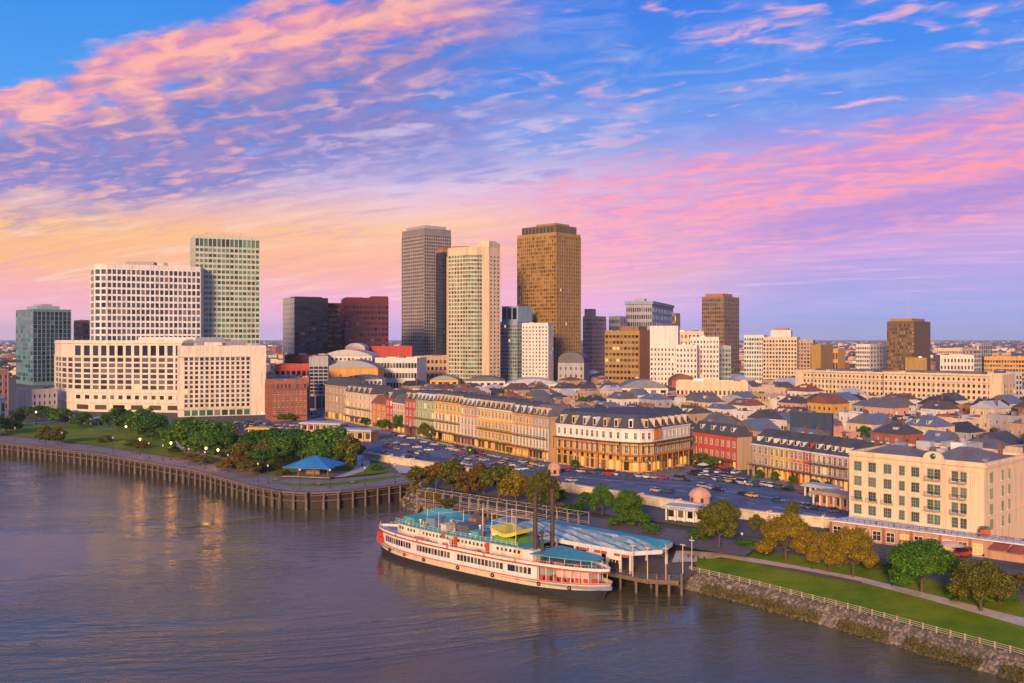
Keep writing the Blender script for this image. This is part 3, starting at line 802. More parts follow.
# K cream tower with green bow front
fr = [at(447, 985), at(448.5, 966), at(463, 956), at(468, 951), at(477, 951), at(482, 954), at(489, 956)]
b = Bld('apartment_tower', 'cream tower with a green glass bow front and stepped crown', 'tower', fr, 34, hof(249, 960), 'cream_wall')
e_ = b.loc(at(500, 968)); b.poly = b.front + [e_, b.loc(at(499.5, 1000)), b.loc(at(452, 1010))]
b.shell(); b.parapet(1.5); b.roof_deck()
fl = 34; z1 = b.h - 6
b.grid('F0', 2, fl, 2, z1, pier=.3, span=.4, gm='glass_gold', relief=.5); b.grid('F1', 5, fl, 2, z1, pier=.28, span=.36, gm='glass_green', relief=.5)
for f, n in (('F2', 2), ('F3', 3), ('F4', 2)): b.grid(f, n, fl, 2, z1, pier=.14, span=.32, gm='glass_green', relief=.4)
b.fbox('F5', 0, b.flen('F5'), 0, b.h + 2, 0, .8)
b.front.append(e_); b.grid('F6', 3, fl, 2, z1, pier=.55, span=.55, gm='glass', relief=.4); b.front.pop()
mb = MB(); cp = [b.loc(at(p, d)) for p, d in ((478, 958), (489, 955.5), (500, 971.5), (499, 985), (478, 988))]; mb.prism(cp, b.h, b.h + 6.5); b.part('crown', mb, 'cream_wall')
mb = MB(); cp = [b.loc(at(p, d)) for p, d in ((481, 961), (489, 959), (497, 971), (496, 982), (481, 984))]; mb.prism(cp, b.h + 6.5, b.h + 8.5); b.part('crown', mb, 'cream_wall')
mb = MB(); cp = [b.loc(at(p, d)) for p, d in ((452, 970), (462, 965), (470, 965), (470, 985), (452, 985))]; mb.prism(cp, b.h, b.h + 3.5); b.part('roof_house', mb, 'rust_wall')
b.done()
# L stepped glass block and white slab
b = tower('office_block', 'blue grey stepped glass block between the cream and golden towers', 'building', 500, 517, 1000, 35, 323, 'blue_wall', pe=534, F=dict(n=(8, 17), pier=.2, span=.35, gm='glass_teal'), E=dict(n=(6, 17), pier=.15, span=.35, gm='glass_green'), cl=False)
box_on(b, 'upper_block', 1, b.w, 2, b.dep * .9, b.h, b.h + 18, 'blue_wall'); mb = MB()
for k in range(3): mb.box(2 + k * b.w * .3, 2 + k * b.w * .3 + b.w * .22, 1.9, 2.02, b.h + 4, b.h + 16)
b.part('glazed_bay', mb, 'glass_blue'); b.done('grey_wall')
b = tower('apartment_block', 'white apartment slab at the foot of the golden tower', 'building', 522, 548, 965, 20, 324, 'white_wall', pe=553, F=dict(n=(8, 17), pier=.6, span=.52, gm='glass'), E=dict(n=(3, 17), pier=.6, span=.5, gm='glass')); b.done()
# M golden tower
fr = front2(517.5, 556, 1030, 42); dp = depto(556, 1030, 580.5, 42)
b = Bld('office_tower', 'tall golden glass tower with dark shaded side and stepped crown', 'tower', fr, dp, hof(233, 1030), 'gold_wall')
b.shell(); b.parapet(1.2); b.roof_deck('brown_roof')
b.grid('F', 20, 40, 2, b.h - 2, pier=.24, span=.30, gm='glass_gold', relief=.7); b.grid('E', 14, 40, 2, b.h - 2, pier=.26, span=.32, gm='glass', relief=.7)  # sun and shade put into the colour: gold glass lit side, darker glass shaded
mb = MB(); mb.box(4, b.w - 2.5, 3, b.dep - 4, b.h, b.h + 9.5); b.part('crown', mb, 'bronze_wall')
mb = MB(); n = 9
for i in range(n): mb.box(5 + i * (b.w - 9) / n, 5 + i * (b.w - 9) / n + 2.2, 2.6, 3.0, b.h + 1.5, b.h + 8)
b.part('crown_louvre', mb, 'black_roof'); box_on(b, 'roof_house', b.w * .4, b.w * .9, 6, b.dep * .7, b.h + 9.5, b.h + 12, 'gold_wall'); b.done('gold_wall')
# N, O
b = tower('office_block', 'pinkish stepped office block just behind the golden tower', 'building', 583, 592, 1260, 40, 317, 'pink_wall', pe=606, F=dict(n=(6, 14), pier=.4, span=.5), E=dict(n=(8, 14), pier=.4, span=.55), cl=False)
box_on(b, 'upper_block', 1, b.w * .8, 2, b.dep * .4, b.h, b.h + 11, 'pink_wall'); b.done()
fr = front2(558, 584, 985, 15); b = Bld('theatre', 'grey stone hall with a rounded roof below the golden tower', 'building', fr, 30, hof(363, 985), 'grey_wall')
b.shell(); b.grid('F', 5, 3, 3, b.h - 2, pier=.7, span=.6, gm='glass', relief=.3); mb = MB(); prof = [(b.w * (0.5 - 0.5 * math.cos(math.pi * i / 12)), b.h + 11 * math.sin(math.pi * i / 12) ** .6) for i in range(13)]
for i in range(12): mb.quad((prof[i][0], 0, prof[i][1]), (prof[i + 1][0], 0, prof[i + 1][1]), (prof[i + 1][0], 30, prof[i + 1][1]), (prof[i][0], 30, prof[i][1]))
mb.add([(x, 0, z) for x, z in prof], [tuple(range(12, -1, -1))]); mb.add([(x, 30, z) for x, z in prof], [tuple(range(13))]); b.part('roof', mb, 'grey_roof'); b.done()
# P brown block with rust end
b = tower('office_block', 'ochre brown office block with horizontal window bands and rust red end', 'building', 605, 639, 960, 28, 332, 'gold_wall', pe=651, F=dict(n=(9, 9), pier=.25, span=.55, gm='glass_warm', relief=.6), roof='brown_roof')
mb = MB(); b.fbox('E', 0, b.dep, 0, b.h + 1.5, 0, .6, mb); b.part('end_wall', mb, 'rust_wall'); box_on(b, 'roof_house', b.w * .4, b.w * .95, 4, b.dep * .8, b.h, b.h + 6, 'brown_wall'); b.done()
# Q grey blocks behind
b = tower('office_block', 'grey office block with a pale blue roof slab above the ochre block', 'building', 626, 652, 1420, 18, 305, 'grey_wall', pe=673, F=dict(n=(12, 9), pier=.35, span=.45), E=dict(n=(8, 9), pier=.35, span=.45), cl=False); box_on(b, 'roof_slab', -2, b.w + 2, -2, b.dep + 2, b.h + 1.3, b.h + 6, 'blue_wall'); box_on(b, 'roof_house', b.w * .3, b.w * .7, 5, 20, b.h + 6, b.h + 10, 'grey_wall'); b.done()
tower('office_block', 'small grey window gridded block left of the pale blue roof slab', 'building', 609, 620, 1380, 30, 317, 'grey_wall', pe=627, F=dict(n=(8, 8), pier=.35, span=.45), E=dict(n=(4, 8))).done()
tower('office_block', 'narrow brown block touching the grey block with pale blue roof', 'building', 672, 676, 1400, 30, 314, 'brown_wall', pe=680, F=dict(n=(3, 8)), E=dict(n=(3, 8))).done()
# R white blocks
b = tower('apartment_block', 'white block with a blank upper storey beside the rust red end wall', 'building', 650, 678, 930, 14, 327, 'white_wall', dep=26, F=dict(n=(8, 9), pier=.55, span=.5, gm='glass', z=(2, 45)), cl=False, roof='white_roof'); b.done()
b = tower('apartment_block', 'white stepped block between the two white slabs', 'building', 676, 697, 915, 14, 346, 'white_wall', dep=22, F=dict(n=(6, 8), pier=.55, span=.5, gm='glass')); b.done()
b = tower('apartment_block', 'plain white slab with dark square windows under the dark brown tower', 'building', 690, 719, 945, 10, 338, 'white_wall', dep=24, F=dict(n=(9, 10), pier=.5, span=.5, gm='glass')); b.done()
tower('office_block', 'grey green block in the shade right of the white slab', 'building', 716, 731, 990, 10, 347, 'grey_wall', dep=30, F=dict(n=(5, 8), pier=.3, span=.4, gm='glass_green')).done()
tower('office_block', 'cream flat roofed block behind the white slabs', 'building', 668, 704, 1300, 14, 332, 'cream_wall', dep=30, F=dict(n=(9, 6), pier=.5, span=.5)).done()
# S dark brown tower
b = tower('office_tower', 'dark brown tower with a regular window grid above the white slabs', 'tower', 702, 724, 1500, 35, 297, 'brown_wall', pe=739, F=dict(n=(12, 17), pier=.35, span=.4, gm='glass'), E=dict(n=(9, 17), pier=.3, span=.4, gm='glass_blue'), cl=False); box_on(b, 'roof_house', 4, b.w * .9, 4, b.dep * .7, b.h, b.h + 6, 'rust_wall'); b.done()
# T cream blocks
b = tower('apartment_block', 'white gridded apartment block next to the cream gridded block', 'building', 744, 764, 1100, 22, 336, 'white_wall', dep=30, F=dict(n=(8, 10), pier=.3, span=.4, gm='glass_teal')); b.done()
b = tower('apartment_block', 'large cream apartment block with a gridded front and rooftop house', 'building', 763, 797, 1060, 22, 338, 'cream_wall', dep=34, F=dict(n=(11, 11), pier=.38, span=.4, gm='glass', relief=.7), cl=False); box_on(b, 'roof_house', b.w * .2, b.w * .8, 8, 26, b.h, b.h + 9, 'white_wall'); box_on(b, 'roof_house', b.w * .3, b.w * .7, 10, 24, b.h + 9, b.h + 11, 'rust_wall'); b.done()
b = tower('apartment_block', 'cream block with dark window columns joined to the ochre slab', 'building', 794, 813, 1075, 22, 341, 'tan_wall', dep=30, F=dict(n=(6, 11), pier=.35, span=.4)); b.done()
tower('office_block', 'windowless ochre gold slab at the end of the cream apartment blocks', 'building', 811, 821, 1060, 35, 346, 'gold_wall', pe=833, units=1).done()
tower('office_block', 'low gold block behind the ochre slab', 'building', 830, 838, 1110, 35, 350, 'ochre_wall', pe=845, units=1, F=dict(n=(3, 3))).done()
# U brown tower on the right
b = tower('office_tower', 'olive brown tower with blank right side standing alone', 'tower', 887, 914, 1150, 38, 322, 'bronze_wall', pe=930.5, F=dict(n=(13, 15), pier=.35, span=.42, gm='glass_gold'), cl=False)
box_on(b, 'roof_house', 3, b.w * .9, 3, b.dep * .8, b.h, b.h + 4.5, 'gold_wall'); mb = MB(); mb.bar((b.w * .6, b.dep * .4, b.h + 4), (b.w * .6, b.dep * .4, b.h + 36), .35, .12); mb.bar((b.w * .5, b.dep * .4, b.h + 4), (b.w * .5, b.dep * .4, b.h + 28), .3, .12); b.part('antenna', mb, 'steel'); b.done('bronze_wall')
tower('office_block', 'long gold shed at the foot of the olive brown tower', 'building', 905, 927, 1010, 20, 359, 'gold_wall', dep=20, units=1).done()
# V blocks on the right
tower('office_block', 'grey white block with a pink roof house beside the olive brown tower', 'building', 856, 870, 1240, 42, 345, 'white_wall', pe=888, F=dict(n=(8, 7), pier=.3, span=.45), E=dict(n=(6, 7), pier=.3, span=.45)).done()
tower('office_block', 'long cream block behind the olive brown tower', 'building', 937, 962, 1320, 40, 349, 'cream_wall', pe=976, F=dict(n=(14, 5), pier=.45, span=.5), E=dict(n=(4, 5), pier=.4, span=.5)).done()
b = tower('office_block', 'narrow grey tower rising from the long olive block', 'tower', 975, 981, 1010, 45, 344, 'grey_wall', pe=992, F=dict(n=(3, 9)), E=dict(n=(5, 9), pier=.25, span=.3)); b.done()
b = tower('parking_garage', 'long olive gridded parking garage', 'garage', 984, 1030, 990, 22, 358, 'ochre_wall', dep=30, F=dict(n=(16, 6), pier=.25, span=.45, gm='glass')); b.done()
tower('office_block', 'cream block with a flat roof left of the olive garage', 'building', 940, 974, 1180, 14, 356, 'white_wall', dep=30, F=dict(n=(10, 3), pier=.5, span=.5)).done()
# W long cream government block
for pl, pr, dl, dr_, tp, lab, n in ((796, 888, 812, 752, 374, 'long cream stone block with arched ground storey, western half', 24), (884, 1003, 748, 690, 376.5, 'long cream stone block with a blank end bay, eastern half', 24)):
    fr = [at(pl, dl), at(pr, dr_)]
    b = Bld('stone_block', lab, 'building', fr, 32, hof(tp, dr_), 'cream_wall')
    b.shell(); b.parapet(1.3); b.roof_deck('brown_roof')
    b.grid('F', n, 3, b.h * .30, b.h - 5.5, pier=.5, span=.45, gm='glass', relief=.5); b.grid('F', n, 1, 1.5, b.h * .28, pier=.55, span=.2, gm='glass', relief=.4); b.grid('F', n, 1, b.h - 4, b.h - 1.6, pier=.6, span=.2, gm='glass', relief=0)
    for z in (b.h * .285, b.h - 5.2, b.h - .2): b.fbox('F', 0, b.w, z, z + .6, -.05, 1.2)
    b.fbox('F', b.w - 9 if pl > 850 else 0, b.w if pl > 850 else 7, 0, b.h + 1.5, -.05, .95)
    b.grid('E', 4, 4, 3, b.h - 5, pier=.5, span=.5, gm='glass', relief=.4)
    box_on(b, 'roof_house', b.w * .15, b.w * .8, 10, 24, b.h, b.h + 2.5, 'grey_roof'); clutter(b, 9, seed=pr); b.done()
b = tower('apartment_block', 'white slab with dark windows behind the end of the long cream block', 'building', 1006, 1022, 760, 10, 373, 'grey_wall', dep=30, F=dict(n=(5, 5), pier=.5, span=.4, gm='glass_blue')); b.done()
# shopping centre with curved roofs
def barrel(name, label, px0, px1, d, dep, zt, rise, wall, roof, n=0, nz=1, th=0):
    fr = front2(px0, px1, d, th); b = Bld(name, label, 'building', fr, dep, zt - LAND, wall); b.shell()
    if n: b.grid('F', n, nz, b.h - 5 * nz, b.h - 1, pier=.45, span=.4, gm='glass', relief=.4)
    mb = MB(); N = 14; pr = [(b.w * i / N, b.h + rise * math.sin(math.pi * i / N) ** .8) for i in range(N + 1)]
    for i in range(N): mb.quad((pr[i][0], -.6, pr[i][1]), (pr[i + 1][0], -.6, pr[i + 1][1]), (pr[i + 1][0], dep, pr[i + 1][1]), (pr[i][0], dep, pr[i][1]))
    mb.add([(x, -.6, z) for x, z in pr], [tuple(range(N, -1, -1))]); b.part('roof', mb, roof); return b.done()
barrel('shopping_hall', 'pale barrel roofed hall below the maroon slab', 322, 372, 905, 50, zat(356, 905), 6, 'white_wall', 'white_roof', 12)
barrel('shopping_hall', 'tan barrel roofed hall with a rounded west end', 326, 378, 850, 40, zat(368, 850), 7, 'ochre_wall', 'tin_roof')
barrel('shopping_hall', 'small pink roofed rotunda on the shopping centre', 345, 365, 960, 30, zat(347, 960), 4, 'pink_wall', 'white_roof')
barrel('shopping_hall', 'dark teal roofed hall with long eaves', 340, 382, 800, 26, zat(379, 800), 3, 'white_wall', 'dark_metal', 10)
barrel('sports_hall', 'low white domed hall at the foot of the cream tower', 505, 560, 900, 40, zat(384, 900), 5, 'white_wall', 'white_roof', 10)
barrel('sports_hall', 'low yellow domed hall left of the white domed hall', 430, 458, 910, 40, zat(380, 910), 4, 'yellow_wall', 'tin_roof', 4)
barrel('sports_hall', 'grey domed hall between white roofs', 466, 505, 905, 40, zat(381, 905), 4, 'white_wall', 'grey_roof', 6)
tower('parking_garage', 'white banded parking garage right of the barrel roofed halls', 'garage', 375, 417, 905, 8, 359, 'white_wall', dep=40, F=dict(n=(14, 3), pier=.2, span=.5, gm='glass')).done()
tower('warehouse', 'maroon red shed with a bright red end behind the banded garage', 'warehouse', 372, 412, 1000, -16, 347, 'red_wall', dep=40, roof='white_roof', F=dict(n=(8, 1), pier=.6, span=.5)).done()
tower('office_block', 'tan block with round roof trees at the foot of the grey tower', 'building', 414, 447, 1000, 10, 357, 'tan_wall', dep=40, F=dict(n=(8, 4), pier=.4, span=.5)).done()
tower('office_block', 'low maroon shed in front of the blue black slab', 'building', 285, 326, 880, -6, 356, 'maroon_wall', dep=40, F=dict(n=(9, 2), pier=.2, span=.5, gm='glass_blue')).done()
tower('office_block', 'red roofed shed between the maroon shed and the glass block', 'building', 275, 312, 800, -6, 366, 'red_wall', dep=40, roof='rust_roof', F=dict(n=(7, 2), pier=.3, span=.4, gm='glass_blue')).done()
tower('office_block', 'dark blue glass hall behind the red brick block', 'building', 266, 300, 720, -12, 378, 'blue_wall', dep=40, roof='grey_roof', F=dict(n=(7, 2), pier=.2, span=.4, gm='glass_blue')).done()
tower('brick_block', 'plain brick block just right of the four storey red block', 'building', 299, 309, 670, -10, 379, 'brick_wall', dep=24, F=dict(n=(3, 5), pier=.5, span=.5)).done()
# long low halls amid the old town
b = tower('market_hall', 'long low cream hall with one row of square windows', 'building', 676, 748, 770, 12, 383, 'cream_wall', dep=24, F=dict(n=(17, 1), pier=.5, span=.5, z=(6, 13)), roof='white_roof'); b.done()
barrel('market_hall', 'pale blue metal barrel roof beside the long low cream hall', 620, 668, 800, 30, zat(388, 800), 7, 'white_wall', 'tin_roof', 5)
barrel('drum_house', 'round brick drum of a hall before the white slabs', 672, 696, 860, 22, zat(380, 860), 5, 'brick_wall', 'rust_roof')
tower('warehouse', 'dark navy shed with plain walls among the old town roofs', 'warehouse', 790, 832, 480, 30, 416, 'navy_wall', pe=833.5, roof='black_roof', units=2).done()
M('podium_wall', (0.50, 0.27, 0.17), **W); M('hotel_roof', (0.17, 0.15, 0.145), bump=.3, bscale=3, **RF)
M('awning_red', (0.30, 0.075, 0.05), rough=.9)
MATS['hotel_pane'] = glass('hotel_pane', (0.035, 0.07, 0.055), lit=0.0, pale=0.12, var=.7)
# ------------------------------------------------------------------ the old town: street front, corner house, hotel, roofs behind
def railing(mb, b, f, u0, u1, z, off, hh=1.0, step=1.4, mi=0):
    b.fbox(f, u0, u1, z + hh - .08, z + hh, off - .05, off + .05, mb, mi)
    b.fbox(f, u0, u1, z + hh * .45, z + hh * .5, off - .03, off + .03, mb, mi)
    n = max(1, int((u1 - u0) / step))
    for i in range(n + 1):
        u = u0 + (u1 - u0) * i / n; b.fbox(f, max(u0, u - .05), min(u1, u + .05), z, z + hh, off - .05, off + .05, mb, mi)
def gallery(b, f, z, depth=2.2, u0=0.0, u1=None, posts=True, name='balcony', zb=0.0, m='iron', deck='timber'):
    """balcony slab with iron railing, on posts"""
    L = b.flen(f); u1 = L if u1 is None else u1
    mb = MB(); b.fbox(f, u0, u1, z - .18, z, .02, depth, mb, 1); railing(mb, b, f, u0, u1, z, depth - .1)
    if posts:
        n = max(1, int((u1 - u0) / 4.2))
        for i in range(n + 1):
            u = u0 + .1 + (u1 - u0 - .2) * i / n; b.fbox(f, u - .09, u + .09, zb, z - .18, depth - .25, depth - .07, mb)
    b.part(name, mb, [m, deck])
def mansard(b, rise, roof='slate_roof', inset=2.4, over=.35, dormers=(), face='F', dwall='trim_white', e_over=0.0):
    """steep lower slopes and a flat top, dormers along the front"""
    P = b.poly; n = len(P); cx = sum(p[0] for p in P) / n; cyy = sum(p[1] for p in P) / n
    def off(k):
        out = []
        for i in range(n):
            a, p, c = P[i - 1], P[i], P[(i + 1) % n]
            d1 = Vector((p[0] - a[0], p[1] - a[1])).normalized(); d2 = Vector((c[0] - p[0], c[1] - p[1])).normalized()
            n1, n2 = Vector((-d1.y, d1.x)), Vector((-d2.y, d2.x)); q = (n1 + n2); q = q / max(q.length_squared, .3) * 2
            out.append(Vector((p[0], p[1])) + q * k)
        return out
    lo, hi = off(-over), off(inset)
    mb = MB(); v = [(p.x, p.y, b.h + .02) for p in lo] + [(p.x, p.y, b.h + .3) for p in lo] + [(p.x, p.y, b.h + rise) for p in hi]
    f = [(i, (i + 1) % n, n + (i + 1) % n, n + i) for i in range(n)] + [(n + i, n + (i + 1) % n, 2 * n + (i + 1) % n, 2 * n + i) for i in range(n)] + [tuple(range(2 * n, 3 * n)), tuple(range(n - 1, -1, -1))]
    mb.add(v, f); rf = b.part('roof', mb, roof)
    a, c = b.face(face); t = (c - a).normalized(); nn = Vector((t.y, -t.x))
    for u in dormers:
        dm = MB(); w, hh = 1.7, rise * .55; p = a + t * u
        y0, y1 = -over * .2 - .15, inset * .9
        dm.box(-w / 2, w / 2, y0, y1, .5, .5 + hh, 0)
        k = 6; arc = [(-w / 2 * 1.1 * math.cos(math.pi * i / k), .5 + hh + .55 * math.sin(math.pi * i / k)) for i in range(k + 1)]
        dm.add([(x, y0 - .1, z) for x, z in arc] + [(x, y1, z) for x, z in arc], [(i, i + 1, k + 2 + i, k + 1 + i)[::-1] for i in range(k)] + [tuple(range(k, -1, -1))[::-1]], 0)
        dm.box(-w * .32, w * .32, y0 - .06, y0, .8, .3 + hh, 1)
        dm.build('dormer', [MATS[dwall], MATS['glass_warm']], rf, (p.x, p.y, b.h), math.atan2(t.y, t.x))
    return rf
def gable(b, rise, roof='slate_roof', over=.5, hip=0.0, dormers=(), axis='x', dwall='trim_white'):
    """pitched roof, ridge along the front (x) or across it (y); hip pulls in the ridge ends"""
    w, d = b.w, b.dep; z = b.h + .02
    mb = MB(); o = over
    if axis == 'x':
        r0, r1 = (-o + hip, d / 2), (w + o - hip, d / 2)
        base = [(-o, -o), (w + o, -o), (w + o, d + o), (-o, d + o)]
        v = [(x, y, z) for x, y in base] + [(r0[0], r0[1], z + rise), (r1[0], r1[1], z + rise)]
        f = [(0, 1, 5, 4), (2, 3, 4, 5), (1, 2, 5), (3, 0, 4), (3, 2, 1, 0)]
    else:
        r0, r1 = (w / 2, -o + hip), (w / 2, d + o - hip)
        base = [(-o, -o), (w + o, -o), (w + o, d + o), (-o, d + o)]
        v = [(x, y, z) for x, y in base] + [(r0[0], r0[1], z + rise), (r1[0], r1[1], z + rise)]
        f = [(0, 1, 4), (1, 2, 5, 4), (2, 3, 5), (3, 0, 4, 5), (3, 2, 1, 0)]
    mb.add(v, f); rf = b.part('roof', mb, roof)
    for u in dormers:
        dm = MB(); W2, hh = 1.6, min(rise * .45, 1.9); sl = rise / (d / 2 + o); y0 = 1.2; zb = (y0 + o) * sl
        dm.box(-W2 / 2, W2 / 2, 0, hh / sl + .6, -.3, hh); dm.box(-W2 * .3, W2 * .3, -.07, 0, .25, hh - .15, 1)
        dm.add([(-W2 * .6, -.2, hh), (W2 * .6, -.2, hh), (0, -.2, hh + .8), (-W2 * .6, hh / sl + 2, hh), (W2 * .6, hh / sl + 2, hh), (0, hh / sl + 2, hh + .8)], [(0, 1, 2), (5, 4, 3), (0, 2, 5, 3), (1, 4, 5, 2)], 2)
        dm.build('dormer', [MATS[dwall], MATS['glass_warm'], MATS[roof]], rf, (u, y0, b.h + zb))
    return rf
M('chimney_brick', (0.20, 0.095, 0.065), var=.4, scale=.6)
def chimney(b, x, y, zt, rf=None, m='chimney_brick'):
    mb = MB(); mb.box(x - .5, x + .5, y - .4, y + .4, b.h - .5, zt); mb.box(x - .6, x + .6, y - .5, y + .5, zt, zt + .25); mb.bar((x, y, zt + .25), (x, y, zt + .7), .16)
    b.part('chimney', mb, m, rf)

# --- the long street front (about twenty metres tall), left to right
RA, RB = Vector((-127, 645)), Vector((16, 418))
RD = (RB - RA).normalized()
def on_row(px):
    t = (px - 512) / FPX   # sight line x = t*y
    k = (t * RA.y - RA.x) / (RD.x - t * RD.y)
    return RA + RD * k
ROW = [(325, 346, 'tan_wall', 23, 'grey townhouse row end with plain tall front', 6, 'slate_roof', 0),
       (346, 372, 'cream_wall', 20, 'cream townhouse with white dormers and a ground floor gallery', 6, 'slate_roof', 5),
       (372, 386, 'orange_wall', 15, 'low bright orange townhouse with a tree before it', 3, 'rust_roof', 0),
       (386, 393, 'red_wall', 19, 'narrow red townhouse behind the bright orange one', 2, 'slate_roof', 1),
       (393, 405, 'pink_wall', 17, 'pale pink gabled townhouse between the two red houses', 3, 'grey_roof', 2),
       (405, 416, 'red_wall', 20, 'red townhouse with white window frames next to the green house', 3, 'slate_roof', 2),
       (416, 435, 'green_wall', 20.5, 'pale green townhouse with a row of dormers', 5, 'slate_roof', 5),
       (435, 461, 'yellow_wall', 21, 'deep yellow townhouse with white pilasters and arched shop front', 7, 'slate_roof', 7),
       (461, 478, 'pink_wall', 20.5, 'pinkish townhouse with pale pilasters beside the deep yellow house', 5, 'slate_roof', 4),
       (478, 513, 'yellow_wall', 20.5, 'broad yellow townhouse with white columns on its upper floors', 10, 'slate_roof', 7),
       (513, 533, 'ochre_wall', 20, 'ochre townhouse with tall white columns and orange awning', 6, 'slate_roof', 3),
       (533, 549, 'tan_wall', 20, 'tan townhouse with white columns at the end of the long row', 5, 'grey_roof', 3)]
for k, (p0, p1, wl, h, lab, n, rf, nd) in enumerate(ROW):
    a, c = on_row(p0), on_row(p1); c = c - RD * .12
    b = Bld('townhouse', lab, 'townhouse', [a, c], 16 if h > 16 else 12, h, wl, 'townhouses in the long row facing the car park')
    b.shell()
    fz = [(.6, h * .22, 'shop'), (h * .26, h * .47, 'w'), (h * .51, h * .71, 'w'), (h * .76, h * .95, 'w')]
    cw = b.w / n
    for z0, z1, kind in fz:
        for i in range(n):
            if kind == 'shop': b.win('F', (i + .5) * cw, (z0 + z1) / 2, cw * .62, (z1 - z0) * .8, 'plain', 'shop_glass')
            else: b.win('F', (i + .5) * cw, (z0 + z1) / 2, min(1.6, cw * .42), (z1 - z0) * .66, 'framed', 'glass_warm')
    b.fbox('F', 0, b.w, h - .7, h - .05, -.05, .55); b.fbox('F', 0, b.w, h * .735, h * .755, -.05, .25)
    if n >= 5 and k > 0:      # pilasters
        mb = MB()
        for i in range(n + 1):
            u = min(max(i * cw, .25), b.w - .25); b.fbox('F', u - .22, u + .22, h * .25, h * .73, .05, .4, mb)
        b.part('pilaster', mb, 'hotel_white' if k in (7, 8, 10, 11) else wl)
    if k not in (0, 2): gallery(b, 'F', h * .235, 2.6, .2, b.w - .2)
    if k in (1, 6, 7, 9, 10, 11): gallery(b, 'F', h * .49, 1.3, .3, b.w - .3, posts=False)
    if k in (10,): mb = MB(); b.fbox('F', .3, b.w - .3, h * .215, h * .24, 2.6, 4.2, mb); b.part('awning', mb, 'orange_wall')
    dz = [(j + .5) * b.w / nd for j in range(nd)] if nd else []
    if k == 4: r_ = gable(b, 5, rf, axis='y')
    else: r_ = mansard(b, 4.8, rf, 2.6, dormers=dz, dwall='cream_wall' if k % 2 else 'trim_white')
    for j in range(1 + n // 4): chimney(b, b.w * (.15 + .6 * j / max(1, n // 4)), 9 if h > 16 else 7, h + 6.2, r_)
    b.done('hotel_white' if k in (4, 9) else wl)

# --- corner house with curved gallery
fr = [gp(556.5, 463.5), gp(580, 466.5), gp(600, 469.3), gp(622, 471.6), gp(640, 472.6), gp(652, 471.8), gp(690, 463.8)]
b = Bld('corner_house', 'long curved corner house with two storeys of galleries and slate mansard roof', 'building', fr, 24, 17.6, 'ochre_wall')
o_ = b.front[-1]; b.poly = b.front + [Vector((o_.x + 3, o_.y + 20)), Vector((o_.x - 20, o_.y + 26)), Vector((0, 20))]
b.h = 12.2; b.shell(); low = b.h
mb = MB(); up = MB(); up.prism(b.poly, low, 17.6); b.part('upper_wall', up, 'hotel_white')
for i in range(len(b.front) - 1):
    f = f'F{i}'; L = b.flen(f); n = max(2, round(L / 3.1)); cw = L / n
    for j in range(n):
        u = (j + .5) * cw
        b.win(f, u, 14.7, 1.15, 2.5, 'framed', 'glass_warm'); b.win(f, u, 9.0, 1.3, 3.0, 'framed', 'glass_green' if i in (3, 4) else 'glass_warm'); b.win(f, u, 2.4, cw * .55, 3.6, 'plain', 'shop_glass')
        b.win(f, u, 5.6, 1.3, 1.8, 'plain', 'glass_warm')
    gallery(b, f, 6.9, 2.1, 0, L, m='ochre_wall', deck='orange_wall')  # ochre and orange tones also stand in for warm light inside the galleries
    if i in (3, 4, 5): gallery(b, f, 4.3, 1.0, 0.0, L, posts=False)
    mb2 = MB(); b.fbox(f, 0, L, 11.7, 12.1, .02, 2.4, mb2)
    for j in range(n + 1):
        u = min(max(j * cw, .12), L - .12); b.fbox(f, u - .1, u + .1, 6.95, 11.7, 1.85, 2.05, mb2)
    b.part('gallery_roof', mb2, 'slate_roof')
    mb3 = MB()
    for j in range(n): # spandrel arches between gallery posts
        b.fbox(f, j * cw + .12, (j + 1) * cw - .12, 10.9, 11.7, 1.87, 1.95, mb3)
    b.part('gallery_frieze', mb3, 'orange_wall' if i < 3 else 'ochre_wall')
    b.fbox(f, 0, L, 17.0, 17.55, -.05, .5)
b.h = 17.6
r_ = None
for f in ('F0', 'F1', 'F2', 'F3', 'F4', 'F5'):
    L = b.flen(f); n = max(1, round(L / 5.5))
    if r_ is None: r_ = mansard(b, 5.4, 'slate_roof', 4.0, dormers=[(j + .5) * L / n for j in range(n)], face=f, dwall='cream_wall')
    else:
        a, c = b.face(f); t = (c - a).normalized()
        for j in range(n):
            dm = MB(); w, hh = 1.8, 3; p = a + t * (j + .5) * L / n
            dm.box(-w / 2, w / 2, -.2, 3.4, .5, .5 + hh); k = 6; arc = [(-w / 2 * 1.1 * math.cos(math.pi * q / k), .5 + hh + .55 * math.sin(math.pi * q / k)) for q in range(k + 1)]
            dm.add([(x, -.3, z) for x, z in arc] + [(x, 3.4, z) for x, z in arc], [(q, q + 1, k + 2 + q, k + 1 + q)[::-1] for q in range(k)] + [tuple(range(k + 1))], 0)
            dm.box(-w * .32, w * .32, -.28, -.2, .8, .3 + hh, 1)
            dm.build('dormer', [MATS['trim_white' if f in ('F1', 'F3') else 'cream_wall'], MATS['glass_warm']], r_, (p.x, p.y, b.h), math.atan2(t.y, t.x))
mb = MB(); a, c = b.face('F5'); t = (c - a).normalized(); b.fbox('F5', 1, 7, 13, 17.55, .03, .5, mb); b.part('red_bay', mb, 'orange_wall')
for x, y in ((b.w * .1, 12), (b.w * .4, 14), (b.w * .75, 14)): chimney(b, x, y, b.h + 7, r_)
b.done('trim_white')

